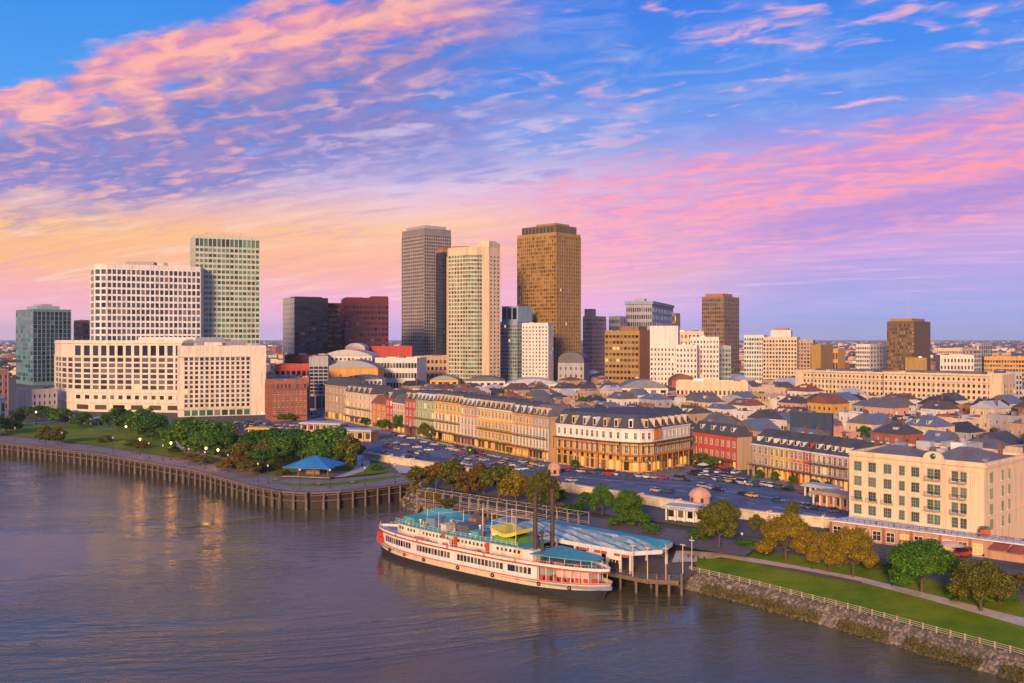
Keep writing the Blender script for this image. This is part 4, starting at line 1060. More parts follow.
# --- red house with plain tan gable end
fr = [gp(693, 462.5), gp(737, 470.3)]; fr_d = depto(737, fr[1].y, 751.5, math.degrees(-math.atan2(fr[1].y - fr[0].y, fr[1].x - fr[0].x)))
b = Bld('townhouse', 'bright red townhouse with plain tan gable end and slate roof', 'townhouse', fr, min(fr_d, 16), 13.6, 'red_wall')
b.shell(); n = 8; cw = b.w / n
for i in range(n):
    for z in (5.6, 10.4): b.win('F', (i + .5) * cw, z, 1.1, 2.4, 'framed', 'glass_warm')
    b.win('F', (i + .5) * cw, 1.9, cw * .5, 2.6, 'plain', 'shop_glass')
mb = MB(); b.fbox('E', 0, b.dep, 0, 13.6, .02, .3, mb); b.part('end_wall', mb, 'tan_wall')
gallery(b, 'F', 3.7, 2.4); r_ = gable(b, 4.6, 'slate_roof', dormers=[b.w * .15, b.w * .4, b.w * .62, b.w * .85])
chimney(b, b.w - 1.2, b.dep / 2, b.h + 6, r_); chimney(b, b.w * .3, b.dep * .6, b.h + 5.6, r_); b.done('trim_white')

# --- the dormered row right of it
A4, B4 = gp(752, 474.5), gp(849, 492.5)
D4 = (B4 - A4); D4.z = 0
SEG = [(0, .20, 'tan_wall', 'tan townhouse with two dormers at the start of the dormered row', 3), (.20, .42, 'yellow_wall', 'yellow townhouse with potted green plants on its arcade', 4), (.42, .56, 'orange_wall', 'orange townhouse with paired windows in the dormered row', 3),
       (.56, .64, 'red_wall', 'narrow red townhouse with a tall red dormer', 1), (.64, .80, 'cream_wall', 'cream townhouse with red shutters in the dormered row', 3), (.80, 1.0, 'pink_wall', 'pale pink townhouse with three dark iron galleries', 4)]
for k, (t0, t1, wl, lab, n) in enumerate(SEG):
    b = Bld('townhouse', lab, 'townhouse', [A4 + D4 * t0, A4 + D4 * (t1 - .004)], 15, 12.6, wl, 'townhouses in the dormered row')
    b.shell(); cw = b.w / n
    for i in range(n):
        for z in (6.2, 10.2): b.win('F', (i + .5) * cw, z, 1.25, 2.6, 'framed', 'glass_warm')
        b.win('F', (i + .5) * cw, 2.0, cw * .6, 3.2, 'plain', 'shop_glass')
        mb = MB(); b.fbox('F', i * cw + .05, i * cw + .55, 0, 4.0, 2.0, 2.4, mb); b.part('arcade_pier', mb, wl)
    b.fbox('F', 0, b.w, 12.0, 12.55, -.05, .5)
    if k in (4, 5): gallery(b, 'F', 8.4, 1.8, posts=False)
    gallery(b, 'F', 4.2, 2.5, posts=False)
    r_ = gable(b, 5.6, 'slate_roof', over=.35, dormers=[(j + .5) * b.w / max(1, n - 1) for j in range(max(1, n - 1))], dwall='red_wall' if k == 3 else 'trim_white')
    chimney(b, .8, b.dep / 2, b.h + 6.8, r_); b.done('trim_white')

# --- the yellow hotel in front on the right
HA, HB = at(849.5, 268), at(984.5, 241); HT = zat(464.5, 241) - LAND
b = Bld('hotel', 'pale yellow five storey hotel with green windows and a terrace over its podium', 'hotel', [HA, HB], 30, HT - .6, 'hotel_wall')
b.shell(); b.parapet(.9, .5)
ROWS = [5.0 + 1.9, 9.1 + 1.7, 13.1 + 1.7, 17.0 + 1.9]
us = [.055, .16, .265, .365, .445]; dbl = [.535, .580, .685, .735] ; us2 = [.81, .865]
COLS = [(.07, 2), (.185, 2), (.305, 2), (.415, 1), (.515, 2), (.625, 3), (.675, 3), (.80, 3), (.86, 3)]
def hotel_win(f, u, z, w, h):
    a, c = b.face(f); t = (c - a).normalized(); n_ = Vector((t.y, -t.x)); p = a + t * u
    fr_ = MB(); T = .13
    for x0, x1, z0, z1 in ((-w / 2 - T, -w / 2, -h / 2 - T, h / 2 + T), (w / 2, w / 2 + T, -h / 2 - T, h / 2 + T), (-w / 2, w / 2, h / 2, h / 2 + T), (-w / 2, w / 2, -h / 2 - T, -h / 2)):
        fr_.box(x0, x1, -.18, .02, z0, z1)
    nx = 2 if w > 1.3 else 1
    for i in range(1, nx * 2): fr_.box(-w / 2 + w * i / (nx * 2) - (.05 if i % 2 == 0 else .025), -w / 2 + w * i / (nx * 2) + (.05 if i % 2 == 0 else .025), -.12, -.045, -h / 2, h / 2)
    for q in (1, 2): fr_.box(-w / 2, w / 2, -.10, -.046, -h / 2 + h * q / 3 - .03, -h / 2 + h * q / 3 + .03)
    k = ('hotelwin', round(w, 2), round(h, 2))
    if k not in WIN:
        g = MB(); g.box(-w / 2, w / 2, -.04, .02, -h / 2, h / 2); s_ = MB(); s_.box(-w / 2 - .3, w / 2 + .3, -.3, .02, -h / 2 - .32, -h / 2 - T - .003)
        WIN[k] = (fr_.mesh('window', [MATS['hotel_green']]), g.mesh('pane', [MATS['hotel_pane']]), s_.mesh('sill', [MATS['hotel_white']]))
    A, G_, S_ = WIN[k]
    o = link('window', A, b.root, (p.x, p.y, z), math.atan2(t.y, t.x)); link('pane', G_, o); link('sill', S_, o)
M('hotel_green', (0.34, 0.36, 0.26), rough=0.5, var=.1)
for z in ROWS:
    for u, k in COLS:
        hotel_win('F', u * b.w, z, 2.0 if k == 2 else 1.4, 2.45)
    for u in (.22, .62, .86): hotel_win('E', u * b.dep * .62, z, 2.0 if u == .22 else 1.2, 2.4)
b.fbox('F', 0, b.w, 8.9, 9.15, -.05, .18); b.fbox('F', 0, b.w, b.h - .35, b.h + .1, -.05, .5); b.fbox('F', 0, b.w, b.h - 1.6, b.h - 1.4, -.05, .2); b.fbox('E', 0, b.dep, b.h - .35, b.h + .1, -.05, .5); b.fbox('E', 0, b.dep, 8.9, 9.15, -.05, .18)
for u in (.0, .965): b.fbox('F', b.w * u, b.w * u + b.w * .035, 0, b.h - 1.6, -.05, .16)
for z in (ROWS[1] - 1.5, ROWS[2] - 1.5, ROWS[3] - 1.5):     # balconies on the right half
    gallery(b, 'F', z, 1.3, b.w * .595, b.w * .705, posts=False, deck='concrete')
    gallery(b, 'F', z, 1.3, b.w * .775, b.w * .885, posts=False, deck='concrete')
for z in (ROWS[1] - 1.4,):
    for u in (.07, .185, .305): gallery(b, 'F', z, .8, b.w * u - 1.6, b.w * u + 1.6, posts=False, deck='concrete')
# arched pediment above the roof line
mb = MB(); cx, rr = b.w * .645, 2.7; arc = [(cx - rr * math.cos(math.pi * i / 10), b.h + .9 + 1.9 * math.sin(math.pi * i / 10)) for i in range(11)]
mb.add([(x, -.1, z) for x, z in arc] + [(x, .5, z) for x, z in arc], [tuple(range(10, -1, -1))[::-1], tuple(range(11, 22))[::-1]] + [(i, 11 + i, 12 + i, i + 1) for i in range(10)]); b.part('pediment', mb, 'hotel_wall')
mb = MB(); mb.lathe((0, 0, 0), [(.0, 0), (.75, 0), (.75, .1), (.0, .1)], 14); o = b.part('round_window', mb, 'hotel_pane'); o.location = (cx, -.12, b.h + 1.5); o.rotation_euler = (R(90), 0, 0)
mb = MB(); mb.box(.6, b.w - .6, .6, b.dep - .6, b.h - .05, b.h + .15); rf = b.part('roof', mb, 'grey_roof')
mb = MB(); mb.add([(b.w * .02 + 1, 2, b.h + .15), (b.w * .48, 2, b.h + .15), (b.w * .48, 16, b.h + .15), (b.w * .02 + 1, 16, b.h + .15), (b.w * .2, 9, b.h + 2.6), (b.w * .34, 9, b.h + 2.6)], [(0, 1, 5, 4), (1, 2, 5), (2, 3, 4, 5), (3, 0, 4)]); b.part('roof_slope', mb, 'hotel_roof', rf)
mb = MB(); mb.add([(b.w * .55, 3, b.h + .15), (b.w * .97, 3, b.h + .15), (b.w * .97, 24, b.h + .15), (b.w * .55, 24, b.h + .15), (b.w * .7, 12, b.h + 3.4), (b.w * .8, 12, b.h + 3.4)], [(0, 1, 5, 4), (1, 2, 5), (2, 3, 4, 5), (3, 0, 4)]); b.part('roof_slope', mb, 'hotel_roof', rf)
chimney(b, b.w * .9, 20, b.h + 4, rf)
for i, (x, y, w2, d2, h2, m_) in enumerate(((4, 19, 3, 2.4, 2.0, 'steel'), (9, 22, 4, 3, 2.6, 'white_roof'), (14, 20, 2, 2, 1.4, 'grey_roof'), (18, 24, 3.4, 2.4, 2.8, 'trim_white'), (b.w * .52, 8, 1.6, 1.6, 1.3, 'steel'), (b.w * .5, 14, 2.4, 1.8, 1.8, 'white_roof'), (b.w * .93, 5, 1.4, 1.4, 1.2, 'steel'))): box_on(b, 'roof_unit', x, x + w2, y, y + d2, b.h + .16, b.h + .16 + h2, m_)
for u in (.245, .36, .47, .745, .915):
    mb = MB(); b.fbox('F', b.w * u - .07, b.w * u + .07, 4.9, b.h - 1.7, .2, .34, mb); b.part('downpipe', mb, 'hotel_white')
# podium: ground storey with terrace, deeper than the front wall
pod = MB(); pA, pB = b.loc(at(831, 261)), b.loc(at(985.5, 236.5)); pC = b.loc(at(1050, 246)); pC = Vector((b.w + 22, pB.y + 2.5))
pod.prism([pA, pB, pC, Vector((pC.x, -.02)), Vector((pA.x + 2, -.02))], 0, 4.5); b.part('podium', pod, 'podium_wall')
mb = MB(); mb.prism([pA + Vector((-.6, -.9)), pB + Vector((.8, -.9)), pC + Vector((.6, -.9)), Vector((pC.x + .6, -.03)), Vector((pA.x + 1.4, -.03))], 4.5, 4.8); b.part('terrace', mb, 'trim_white')
pt = (pB - pA).normalized(); pn = Vector((pt.y, -pt.x)); PL = (pB - pA).length; ang = math.atan2(pt.y, pt.x)
M('terrace_red', (0.45, 0.10, 0.05), rough=.8)
for i in range(11):
    u = (i + .5) * PL / 11; p = pA + pt * u
    mb = MB(); mb.box(-.95, .95, -.08, .02, -1.15, 1.15); link('shop_window', win_mesh(2.0, 2.4, 'framed', 'shop_glass'), b.root, (p.x + pn.x * .02, p.y + pn.y * .02, 2.0), ang)
    q = pA + pt * (i * PL / 11); mb = MB(); mb.box(-.28, .28, -.2, .0, 0, 4.5); mb.build('pier', MATS['pink_wall' if i % 2 else 'brick_wall'], b.root, (q.x + pn.x * .01, q.y + pn.y * .01, 0), ang)
mb = MB()
for a_, c_ in ((pA + pn * .5, pB + pn * .6), (pB + Vector((.4, -.5)), pC + Vector((0, -.5)))):
    L = (c_ - a_).length; t = (c_ - a_) / L; n = int(L / 1.5)
    mb.beam((a_.x, a_.y, 5.95), (c_.x, c_.y, 5.95), .08, .08); mb.beam((a_.x, a_.y, 5.45), (c_.x, c_.y, 5.45), .04, .04)
    for i in range(n + 1): p = a_ + t * L * i / n; mb.beam((p.x, p.y, 4.95), (p.x, p.y, 5.95), .07, .07)
b.part('terrace_railing', mb, 'iron')
for i in range(4):
    mb = MB(); x0 = pB.x + 2 + i * 4.4; mb.add([(x0, pB.y + .3, 4.3), (x0 + 3.8, pB.y + .5, 4.3), (x0 + 3.8, pB.y - 2.4, 3.1), (x0, pB.y - 2.6, 3.1), (x0, pB.y + .3, 4.2), (x0 + 3.8, pB.y + .5, 4.2), (x0 + 3.8, pB.y - 2.4, 3.0), (x0, pB.y - 2.6, 3.0)], [(3, 2, 1, 0)[::-1], (4, 5, 6, 7)[::-1], (2, 3, 7, 6), (0, 3, 7, 4), (1, 2, 6, 5)]); b.part('awning', mb, 'awning_red')
HOTEL = b
b.done('hotel_wall')
# terrace furniture: parasols and pots stand on the podium
def terr(u, v): p = pA + pt * u * PL - pn * v; return b.wor(p.x, p.y, 4.96)
for i, (u, v) in enumerate(((.30, 1.6), (.42, 1.8), (.52, 1.5), (.63, 1.9), (.74, 1.6), (.95, 1.5))):
    t = thing('terrace_table', '', 'table', terr(u, v), 0, 'round tables on the hotel terrace'); mb = MB(); mb.lathe((0, 0, 0), [(.45, .72), (.45, .76)], 10); mb.build('table_top', MATS['trim_white'], t)
    mb = MB(); mb.bar((0, 0, 0), (0, 0, .72), .05); mb.lathe((0, 0, 0), [(.3, 0), (.3, .04)], 10); mb.build('pedestal', MATS['iron'], t)
    t['label'] = f'small round white table on the hotel terrace, {["first","second","third","fourth","fifth","last"][i]} counted from the lot end'
t = thing('planter', 'large rust red planter box at the corner of the hotel terrace', 'planter', terr(.975, 3.4)); mb = MB(); mb.box(-1.3, 1.3, -.5, .5, 0, 1.5); mb.build('box', MATS['terrace_red'], t); mb = MB()
for i in range(60): x, y, z = random.uniform(-1.2, 1.2), random.uniform(-.5, .5), random.uniform(1.5, 2.1); mb.tri((x, y, z), (x + .3, y + .1, z + .1), (x, y + .25, z + .25))
mb.build('plants', M('planter_green', (0.10, 0.12, 0.03)), t)
# ------------------------------------------------------------------ labels that need their surroundings: kept here, written at the end
AUTO = []      # (object, what it is, where)
def auto(o, base, group=None):
    AUTO.append((o, base))
    if group: o['group'] = group
    return o

# ------------------------------------------------------------------ the roofs of the old town, lot by lot
def inpoly(x, y, P):
    c = False; n = len(P)
    for i in range(n):
        x1, y1, x2, y2 = P[i][0], P[i][1], P[(i + 1) % n][0], P[(i + 1) % n][1]
        if (y1 > y) != (y2 > y) and x < (x2 - x1) * (y - y1) / (y2 - y1) + x1: c = not c
    return c
TAKEN = [[b.wor(p[0], p[1], 0) for p in b.poly] for b in BLDS]
TAKEN.append([HOTEL.wor(x, y, 0) for x, y in ((-14, -12), (HOTEL.w + 26, -12), (HOTEL.w + 26, 30), (-14, 30))])
CARPARK = [gp(*p) for p in ((200, 432), (262, 414), (318, 409), (400, 425), (470, 446), (556, 464), (640, 474), (700, 466), (760, 478), (850, 497), (1100, 520), (1200, 600), (850, 600), (300, 480))]
E1 = Vector((0.53, -0.848)); E2 = Vector((0.848, 0.53)); O0 = Vector((16, 418))
ANG = math.atan2(E1.y, E1.x)
def st(s, t): return O0 + E1 * s + E2 * t
rnd = random.Random(21)
def free(s0, s1, t0, t1):
    pts = [st(s0 + (s1 - s0) * i / 4, t0 + (t1 - t0) * j / 4) for i in range(5) for j in range(5)]
    for P in TAKEN + [CARPARK]:
        if any(inpoly(p.x, p.y, P) for p in pts): return False
        for v in P:
            q = Vector((v[0], v[1])) - O0; s, t = q.dot(E1), q.dot(E2)
            if s0 < s < s1 and t0 < t < t1: return False
    return True
WALLS = [('cream_wall', 'cream'), ('tan_wall', 'tan'), ('pink_wall', 'pinkish'), ('ochre_wall', 'ochre'), ('white_wall', 'white'), ('brick_wall', 'brick'), ('grey_wall', 'grey'), ('yellow_wall', 'yellow'), ('rust_wall', 'rust')]
ROOFS = [('slate_roof', 'slate'), ('grey_roof', 'grey'), ('tin_roof', 'metal'), ('rust_roof', 'rust'), ('brown_roof', 'brown'), ('black_roof', 'black'), ('white_roof', 'white')]
n_lots = 0
REST = MB(); REST_M = ['cream_wall', 'tan_wall', 'white_wall', 'brick_wall', 'pink_wall', 'slate_roof', 'grey_roof', 'rust_roof', 'white_roof']
def simple_lot(s0, s1, t0, t1):
    P = [st(s0, t0), st(s1, t0), st(s1, t1), st(s0, t1)]; h = LAND + rnd.choice((7, 9, 11)); REST.prism([tuple(p) for p in P], LAND, h, rnd.randrange(5)); c = sum(P, Vector((0, 0))) / 4
    a, b_ = P[0].lerp(P[3], .5).lerp(c, .5), P[1].lerp(P[2], .5).lerp(c, .5); m_ = 5 + rnd.randrange(4); z = h + .02; r = h + rnd.choice((.4, 3, 4))
    REST.add([(p.x, p.y, z) for p in P] + [(a.x, a.y, r), (b_.x, b_.y, r)], [(0, 1, 5, 4), (1, 2, 5), (2, 3, 4, 5), (3, 0, 4)], m_)
    TAKEN.append([tuple(p) for p in P])
def lot(s0, s1, t0, t1, far):
    global n_lots
    c = st((s0 + s1) / 2, (t0 + t1) / 2); px = 512 + FPX * c.x / c.y
    if not (-30 < px < 1270) or c.y < 255 or c.y > 1180 or not free(s0 - 1, s1 + 1, t0 - 1, t1 + 1): return
    if px < 250 and c.y < 700: return
    if n_lots >= 285 or px > 1046: return simple_lot(s0, s1, t0, t1)
    n_lots += 1
    wl, wn = rnd.choices(WALLS, (5, 4, 2, 1.4, 5, 2.4, 4, .8, .7))[0]; h = rnd.choice((5.5, 6.5, 7.5, 8.5, 9.5, 11))
    if c.y < 420: h = min(h, 9.5)
    kind = rnd.choices(('flat', 'hip', 'gable', 'cross'), (6, 3, 4, 3))[0]
    rf, rn = rnd.choices(ROOFS, (5, 5, 3, 2, 3, 3, 3) if kind != 'flat' else (1, 6, 0, 1, 3, 3, 6))[0]
    cat = 'house' if kind != 'flat' else 'building'
    a, d = st(s0, t0), st(s1, t0)
    b = Bld('old_town_house' if kind != 'flat' else 'old_town_block', '', cat, [a, d], t1 - t0, h, wl)
    auto(b.root, f'{wn} {"house" if kind != "flat" else "block"} with {"flat" if kind == "flat" else "hipped" if kind == "hip" else "gabled" if kind == "gable" else "end gabled"} {rn} roof', 'old town buildings behind the street front')
    b.shell(); near = c.y < 620
    if c.y < 900:
        nw = max(2, min(7, int(b.w / 4)))
        for z in ((h * .3, h * .72) if near else (h * .7,)):
            for i in range(nw): b.win('F', (i + .5) * b.w / nw, z, 1.2, 1.9, 'framed' if near else 'plain', 'glass_warm')
            for i in range(max(2, nw // 2)): b.win('E', (i + .5) * b.dep / max(2, nw // 2), z, 1.2, 1.9, 'plain', 'glass_warm')
    if kind == 'flat':
        b.parapet(.9); r_ = b.roof_deck(rf); clutter(b, rnd.randint(2, 6), rf, seed=n_lots, hmax=2.6)
        if rnd.random() < .5: chimney(b, rnd.uniform(1, b.w - 1), rnd.uniform(1, b.dep - 1), h + 2.2, r_)
        if rnd.random() < .35:
            x, w2 = b.w * rnd.uniform(.1, .4), b.w * rnd.uniform(.3, .5); box_on(b, 'roof_house', x, x + w2, b.dep * .3, b.dep * .7, h + .13, h + 3.4, wl)
    else:
        rise = rnd.uniform(.24, .36) * min(b.dep, 16 if kind == 'hip' else b.dep)
        if kind == 'cross': r_ = gable(b, .28 * b.w, rf, axis='y', hip=0)
        else: r_ = gable(b, min(rise, 5.5), rf, hip=0 if kind == 'gable' else min(b.w, b.dep) * .38, dormers=[b.w * .3, b.w * .7] if near and rnd.random() < .4 else ())
        if kind != 'cross':
            for q in range(rnd.randint(1, 3)):       # vents, skylights and tanks on the slopes
                x, y = rnd.uniform(b.w * .3, b.w * .7), rnd.choice((b.dep * .22, b.dep * .3, b.dep * .7)); zz = h + min(rise, 5.5) * min(y, b.dep - y) / (b.dep / 2); w2 = rnd.uniform(.5, 1.6)
                mb = MB(); mb.box(x - w2, x + w2, y - w2 * .7, y + w2 * .7, zz - .8, zz + rnd.uniform(.5, 1.3)); b.part('roof_unit', mb, rnd.choice(('white_roof', 'steel', 'brick_wall', 'cream_wall', 'rust_wall')), r_)
        for q in range(rnd.randint(0, 3)): chimney(b, rnd.uniform(1, b.w - 1), b.dep / 2 + rnd.uniform(-2, 2), h + min(rise, 5.5) + .8, r_)
    TAKEN.append([b.wor(p[0], p[1], 0) for p in b.poly])
    b.done()
rows = []
t = 20.0
while t < 1250:
    far = min(1, t / 700); dp = 12 + 14 * far + rnd.uniform(-1, 4)
    rows.append((t, t + dp)); t += dp + (1.0 if len(rows) % 2 else 9.5)
cells = []
for r, (t0, t1) in enumerate(rows):
    s = -640.0
    while s < 420:
        w = rnd.uniform(8, 15.5) + 15 * min(1, t0 / 620)
        inset = rnd.choice((0, 0, 0, 1.5, 3))
        cells.append((s, s + w - .4, t0 + inset, t1 - rnd.choice((0, 0, 2, 4)), t0 / 700)); s += w + (8 if rnd.random() < .16 else rnd.choice((.0, .0, .6)))
cells.sort(key=lambda c: st((c[0] + c[1]) / 2, (c[2] + c[3]) / 2).y)
for c in cells: lot(*c)
if REST.v: struct(REST.build('rooftops', [MATS[k] for k in REST_M]), 'stuff')
print('lots', n_lots, len(REST.v) // 14)
# ------------------------------------------------------------------ waterfront: wharf, rail fence, rocks, flood wall
def along(P, step, start=0.0):
    """points every step metres along a line of points, with the direction there"""
    out = []; carry = start
    for a, c in zip(P, P[1:]):
        L = (c - a).length; t = (c - a) / L; u = carry
        while u < L: out.append((a + t * u, t)); u += step
        carry = u - L
    return out
wh = thing('wharf', 'long timber wharf on piles along the park promenade', 'wharf', WHARF[5])
o0 = Vector(WHARF[5])
vis = WHARF[1:]
mb = MB(); bmw = MB(); fas = MB()
for a, c in zip(vis, vis[1:]):
    t = (c - a).normalized(); n = Vector((t.y, -t.x, 0))
    a_, c_ = a - o0, c - o0
    mb.prism([(a_ + n * 2.2), (c_ + n * 2.2), c_ - n * .3, a_ - n * .3][:4], WZ - .45 - o0.z, WZ + .03 - o0.z)
    for z, h in ((5.2, .4), (3.2, .35)): bmw.beam(a_ + n * 1.6 + Vector((0, 0, z - o0.z)), c_ + n * 1.6 + Vector((0, 0, z - o0.z)), .3, h)
    fas.prism([a_ + n * .5, c_ + n * .5, c_ + n * .1, a_ + n * .1], -2 - o0.z, WZ - .46 - o0.z)
mb.build('deck', MATS['weathered_timber'], wh); bmw.build('waling', MATS['timber'], wh); fas.build('bulkhead', M('wet_timber', (0.045, 0.034, 0.028), var=.5, scale=.4, rough=.8), wh)
pl = along(vis[1:], 5.1, 1)
pm = None
for i, (p, t) in enumerate(pl):
    n = Vector((t.y, -t.x, 0)); q = p + n * (1.95 + (i % 2) * .12) - o0
    if pm is None:
        m1 = MB(); m1.bar((0, 0, -2), (0, 0, WZ - .1), .42, .36, 8); m1.bar((.5, .1, -2), (.42, .1, WZ - 2.2), .3, .26, 6); pm = m1.mesh('pile', [MATS['weathered_timber']])
    link('pile', pm, wh, (q.x, q.y, -o0.z), random.uniform(0, 6))
# low railing of the promenade
rl = thing('railing', 'low dark railing along the wharf edge', 'railing', WHARF[4]); ro = Vector(WHARF[4]); mb = MB()
pts = along(vis[1:-1], 3.4)
for (p, t), (q, _) in zip(pts, pts[1:]):
    n = Vector((t.y, -t.x, 0)) * 1.2; a_, c_ = p + n - ro, q + n - ro
    for z in (1.05, .55): mb.beam(a_ + Vector((0, 0, z)), c_ + Vector((0, 0, z)), .07, .07)
mb.build('rail', MATS['weathered_timber'], rl); k = MB(); k.box(-.07, .07, -.07, .07, 0, 1.1); pmh = k.mesh('post', [MATS['weathered_timber']])
for p, t in pts[:100]: n = Vector((t.y, -t.x, 0)) * 1.2; q = p + n - ro; link('post', pmh, rl, (q.x, q.y, 0.03), math.atan2(t.y, t.x))
# yellow mooring float on the wharf face
p = gp(75, 459, 1.0); t = thing('fender_float', 'round yellow fender float hanging on the wharf piles', 'float', (p.x, p.y - 3.2, 1.5)); mb = MB(); mb.lathe((0, 0, 0), [(.2, -1.7), (1.3, -1.1), (1.6, 0), (1.3, 1.1), (.2, 1.7)], 14); mb.build('ball', M('float_yellow', (.75, .42, .04), rough=.5), t); mb = MB(); mb.bar((0, 0, 1.6), (0, .6, 5.5), .06); mb.build('rope', MATS['timber'], t)

# rail fence on the right bank
fn = thing('rail_fence', 'pale wooden rail fence along the top of the rocky bank', 'fence', RAILP[0]); fo = Vector(RAILP[0]); fp = along(RAILP[:6] + [RAILP[5].lerp(RAILP[6], .25)], 2.9)
mb = MB()
for (p, t), (q, _) in zip(fp, fp[1:]):
    for z in (1.12, .72, .32): mb.beam(p - fo + Vector((0, 0, z)), q - fo + Vector((0, 0, z)), .06, .11)
M('fence_wood', (0.46, 0.37, 0.26), var=.3, scale=.5, rough=.9); mb.build('rail', MATS['fence_wood'], fn)
k = MB(); k.box(-.1, .1, -.1, .1, -.3, 1.25); k.box(-.13, .13, -.13, .13, 1.25, 1.3); pmh = k.mesh('post', [MATS['fence_wood']])
for p, t in fp: link('post', pmh, fn, p - fo, math.atan2(t.y, t.x))

# rocks of the bank: thousands of them, one heap
def rocks(name, line, w, z0, n, size, m, seed, top=True):
    rn = random.Random(seed); mb = MB(); segs = list(zip(line, line[1:])); Ls = [(c - a).length for a, c in segs]
    base = []
    bm = bmesh.new(); bmesh.ops.create_icosphere(bm, subdivisions=1, radius=1); V = [v.co.copy() for v in bm.verts]; F = [tuple(v.index for v in f.verts) for f in bm.faces]; bm.free()
    for _ in range(n):
        (a, c) = rn.choices(segs, Ls)[0]; t = (c - a).normalized(); nn = Vector((t.y, -t.x, 0)); u, k = rn.random(), rn.random()
        p = a.lerp(c, u) + nn * (k * w + rn.uniform(-.3, .3)); p.z = a.z + (z0 - a.z) * k - .1
        s = size * rn.uniform(.45, 1.25) * (1.25 if rn.random() < .15 else 1)
        rot = Matrix.Rotation(rn.uniform(0, 6.3), 3, Vector((rn.random() - .5, rn.random() - .5, rn.random() - .5)).normalized()); sc_ = (s * rn.uniform(.8, 1.35), s * rn.uniform(.7, 1.1), s * rn.uniform(.5, .85))
        mb.add([p + rot @ Vector((v.x * sc_[0] * rn.uniform(.8, 1.12), v.y * sc_[1], v.z * sc_[2])) for v in V], F)
    return struct(mb.build(name, m), 'stuff')
bank = MB(); T = [RAILP[0] + Vector((-3.2, 6, 0))] + RAILP[:]
for a, c in zip(T, T[1:]):
    t = (c - a).normalized(); n = Vector((t.y, -t.x, 0)); bank.quad(a + n * .4, a + n * 7 - Vector((0, 0, 5)), c + n * 7 - Vector((0, 0, 5)), c + n * .4)
M('rock', (0.21, 0.155, 0.115), var=.35, scale=.5, rough=.95, island=.4, bump=.5, bscale=2.5); M('mud', (0.10, 0.085, 0.05), var=.4, scale=.3, rough=.9)
struct(bank.build('river_bank', MATS['mud']))
rocks('riprap', [p + Vector((0, 0, -.1)) for p in T], 5.0, -.2, 3600, .55, MATS['rock'], 3)
bank2 = MB(); Bk = [WHARF[-1]] + BANK + [RAILP[0]]
for a, c in zip(Bk, Bk[1:]):
    t = (c - a).normalized(); n = Vector((t.y, -t.x, 0)); bank2.quad(a, a + n * 9 - Vector((0, 0, 8)), c + n * 9 - Vector((0, 0, 8)), c)
struct(bank2.build('river_bank', MATS['mud'])); rocks('riprap', Bk, 8, -.3, 900, .7, MATS['rock'], 5)
# weeds at the water line
def weeds(name, line, off, z0, spread, n, size, m, seed):
    rn = random.Random(seed); mb = MB(); segs = list(zip(line, line[1:])); Ls = [(c - a).length for a, c in segs]
    for _ in range(n):
        a, c = rn.choices(segs, Ls)[0]; t = (c - a).normalized(); nn = Vector((t.y, -t.x, 0)); u = rn.random(); k = rn.gauss(0, 1) * spread
        if mnoise.noise(Vector((a.lerp(c, u).x * .12, a.lerp(c, u).y * .12, seed))) < -.18: continue
        p = a.lerp(c, u) + nn * (off + k); p.z = z0 - k * .55 + rn.uniform(0, .5)
        d = Vector((rn.uniform(-1, 1), rn.uniform(-1, 1), rn.uniform(-.2, 1))).normalized() * size * rn.uniform(.5, 1.3); e = Vector((rn.uniform(-1, 1), rn.uniform(-1, 1), rn.uniform(-.5, 1))).normalized() * size * .6
        mb.tri(p, p + d, p + e)
    return struct(mb.build(name, m), 'stuff')
M('weed', (0.115, 0.095, 0.022), var=.4, scale=.3, rough=.9, island=.45); weeds('weeds', T, 4.3, .7, .8, 11000, .6, MATS['weed'], 2); weeds('weeds', Bk, 5, 1.6, 1.6, 3500, .8, MATS['weed'], 4)

# flood wall, a pale concrete parapet between street and railway
FW = [gp(*p) for p in ((364, 458.8), (470, 475.5), (565, 491.5), (640, 503.5), (700, 513.5), (770, 522.5), (836, 528.5))]
fw = thing('flood_wall', 'long pale concrete flood wall between street and railway', 'wall', FW[0]); f0 = Vector(FW[0]); mb = MB(); cp = MB()
for a, c in zip(FW, FW[1:]):
    t = (c - a).normalized(); n = Vector((t.y, -t.x, 0)); a_, c_ = a - f0, c - f0
    mb.prism([a_ + n * .35, c_ + n * .35, c_ - n * .35, a_ - n * .35], 0, 2.6); cp.prism([a_ + n * 1.1, c_ + n * 1.1, c_ - n * .9, a_ - n * .9], 2.6, 3.1)
mb.build('wall', M('pale_concrete', (0.70, 0.56, 0.38), var=.25, scale=.35, rough=.9), fw); cp.build('coping', MATS['pale_concrete'], fw)
pm = None
for i, (p, t) in enumerate(along(FW, 15.5, 4)):
    k = MB(); k.box(-.35, .35, -1.3, 1.3, 0, 3.5); k.build('pier', MATS['pale_concrete'], fw, p - f0, math.atan2(t.y, t.x))
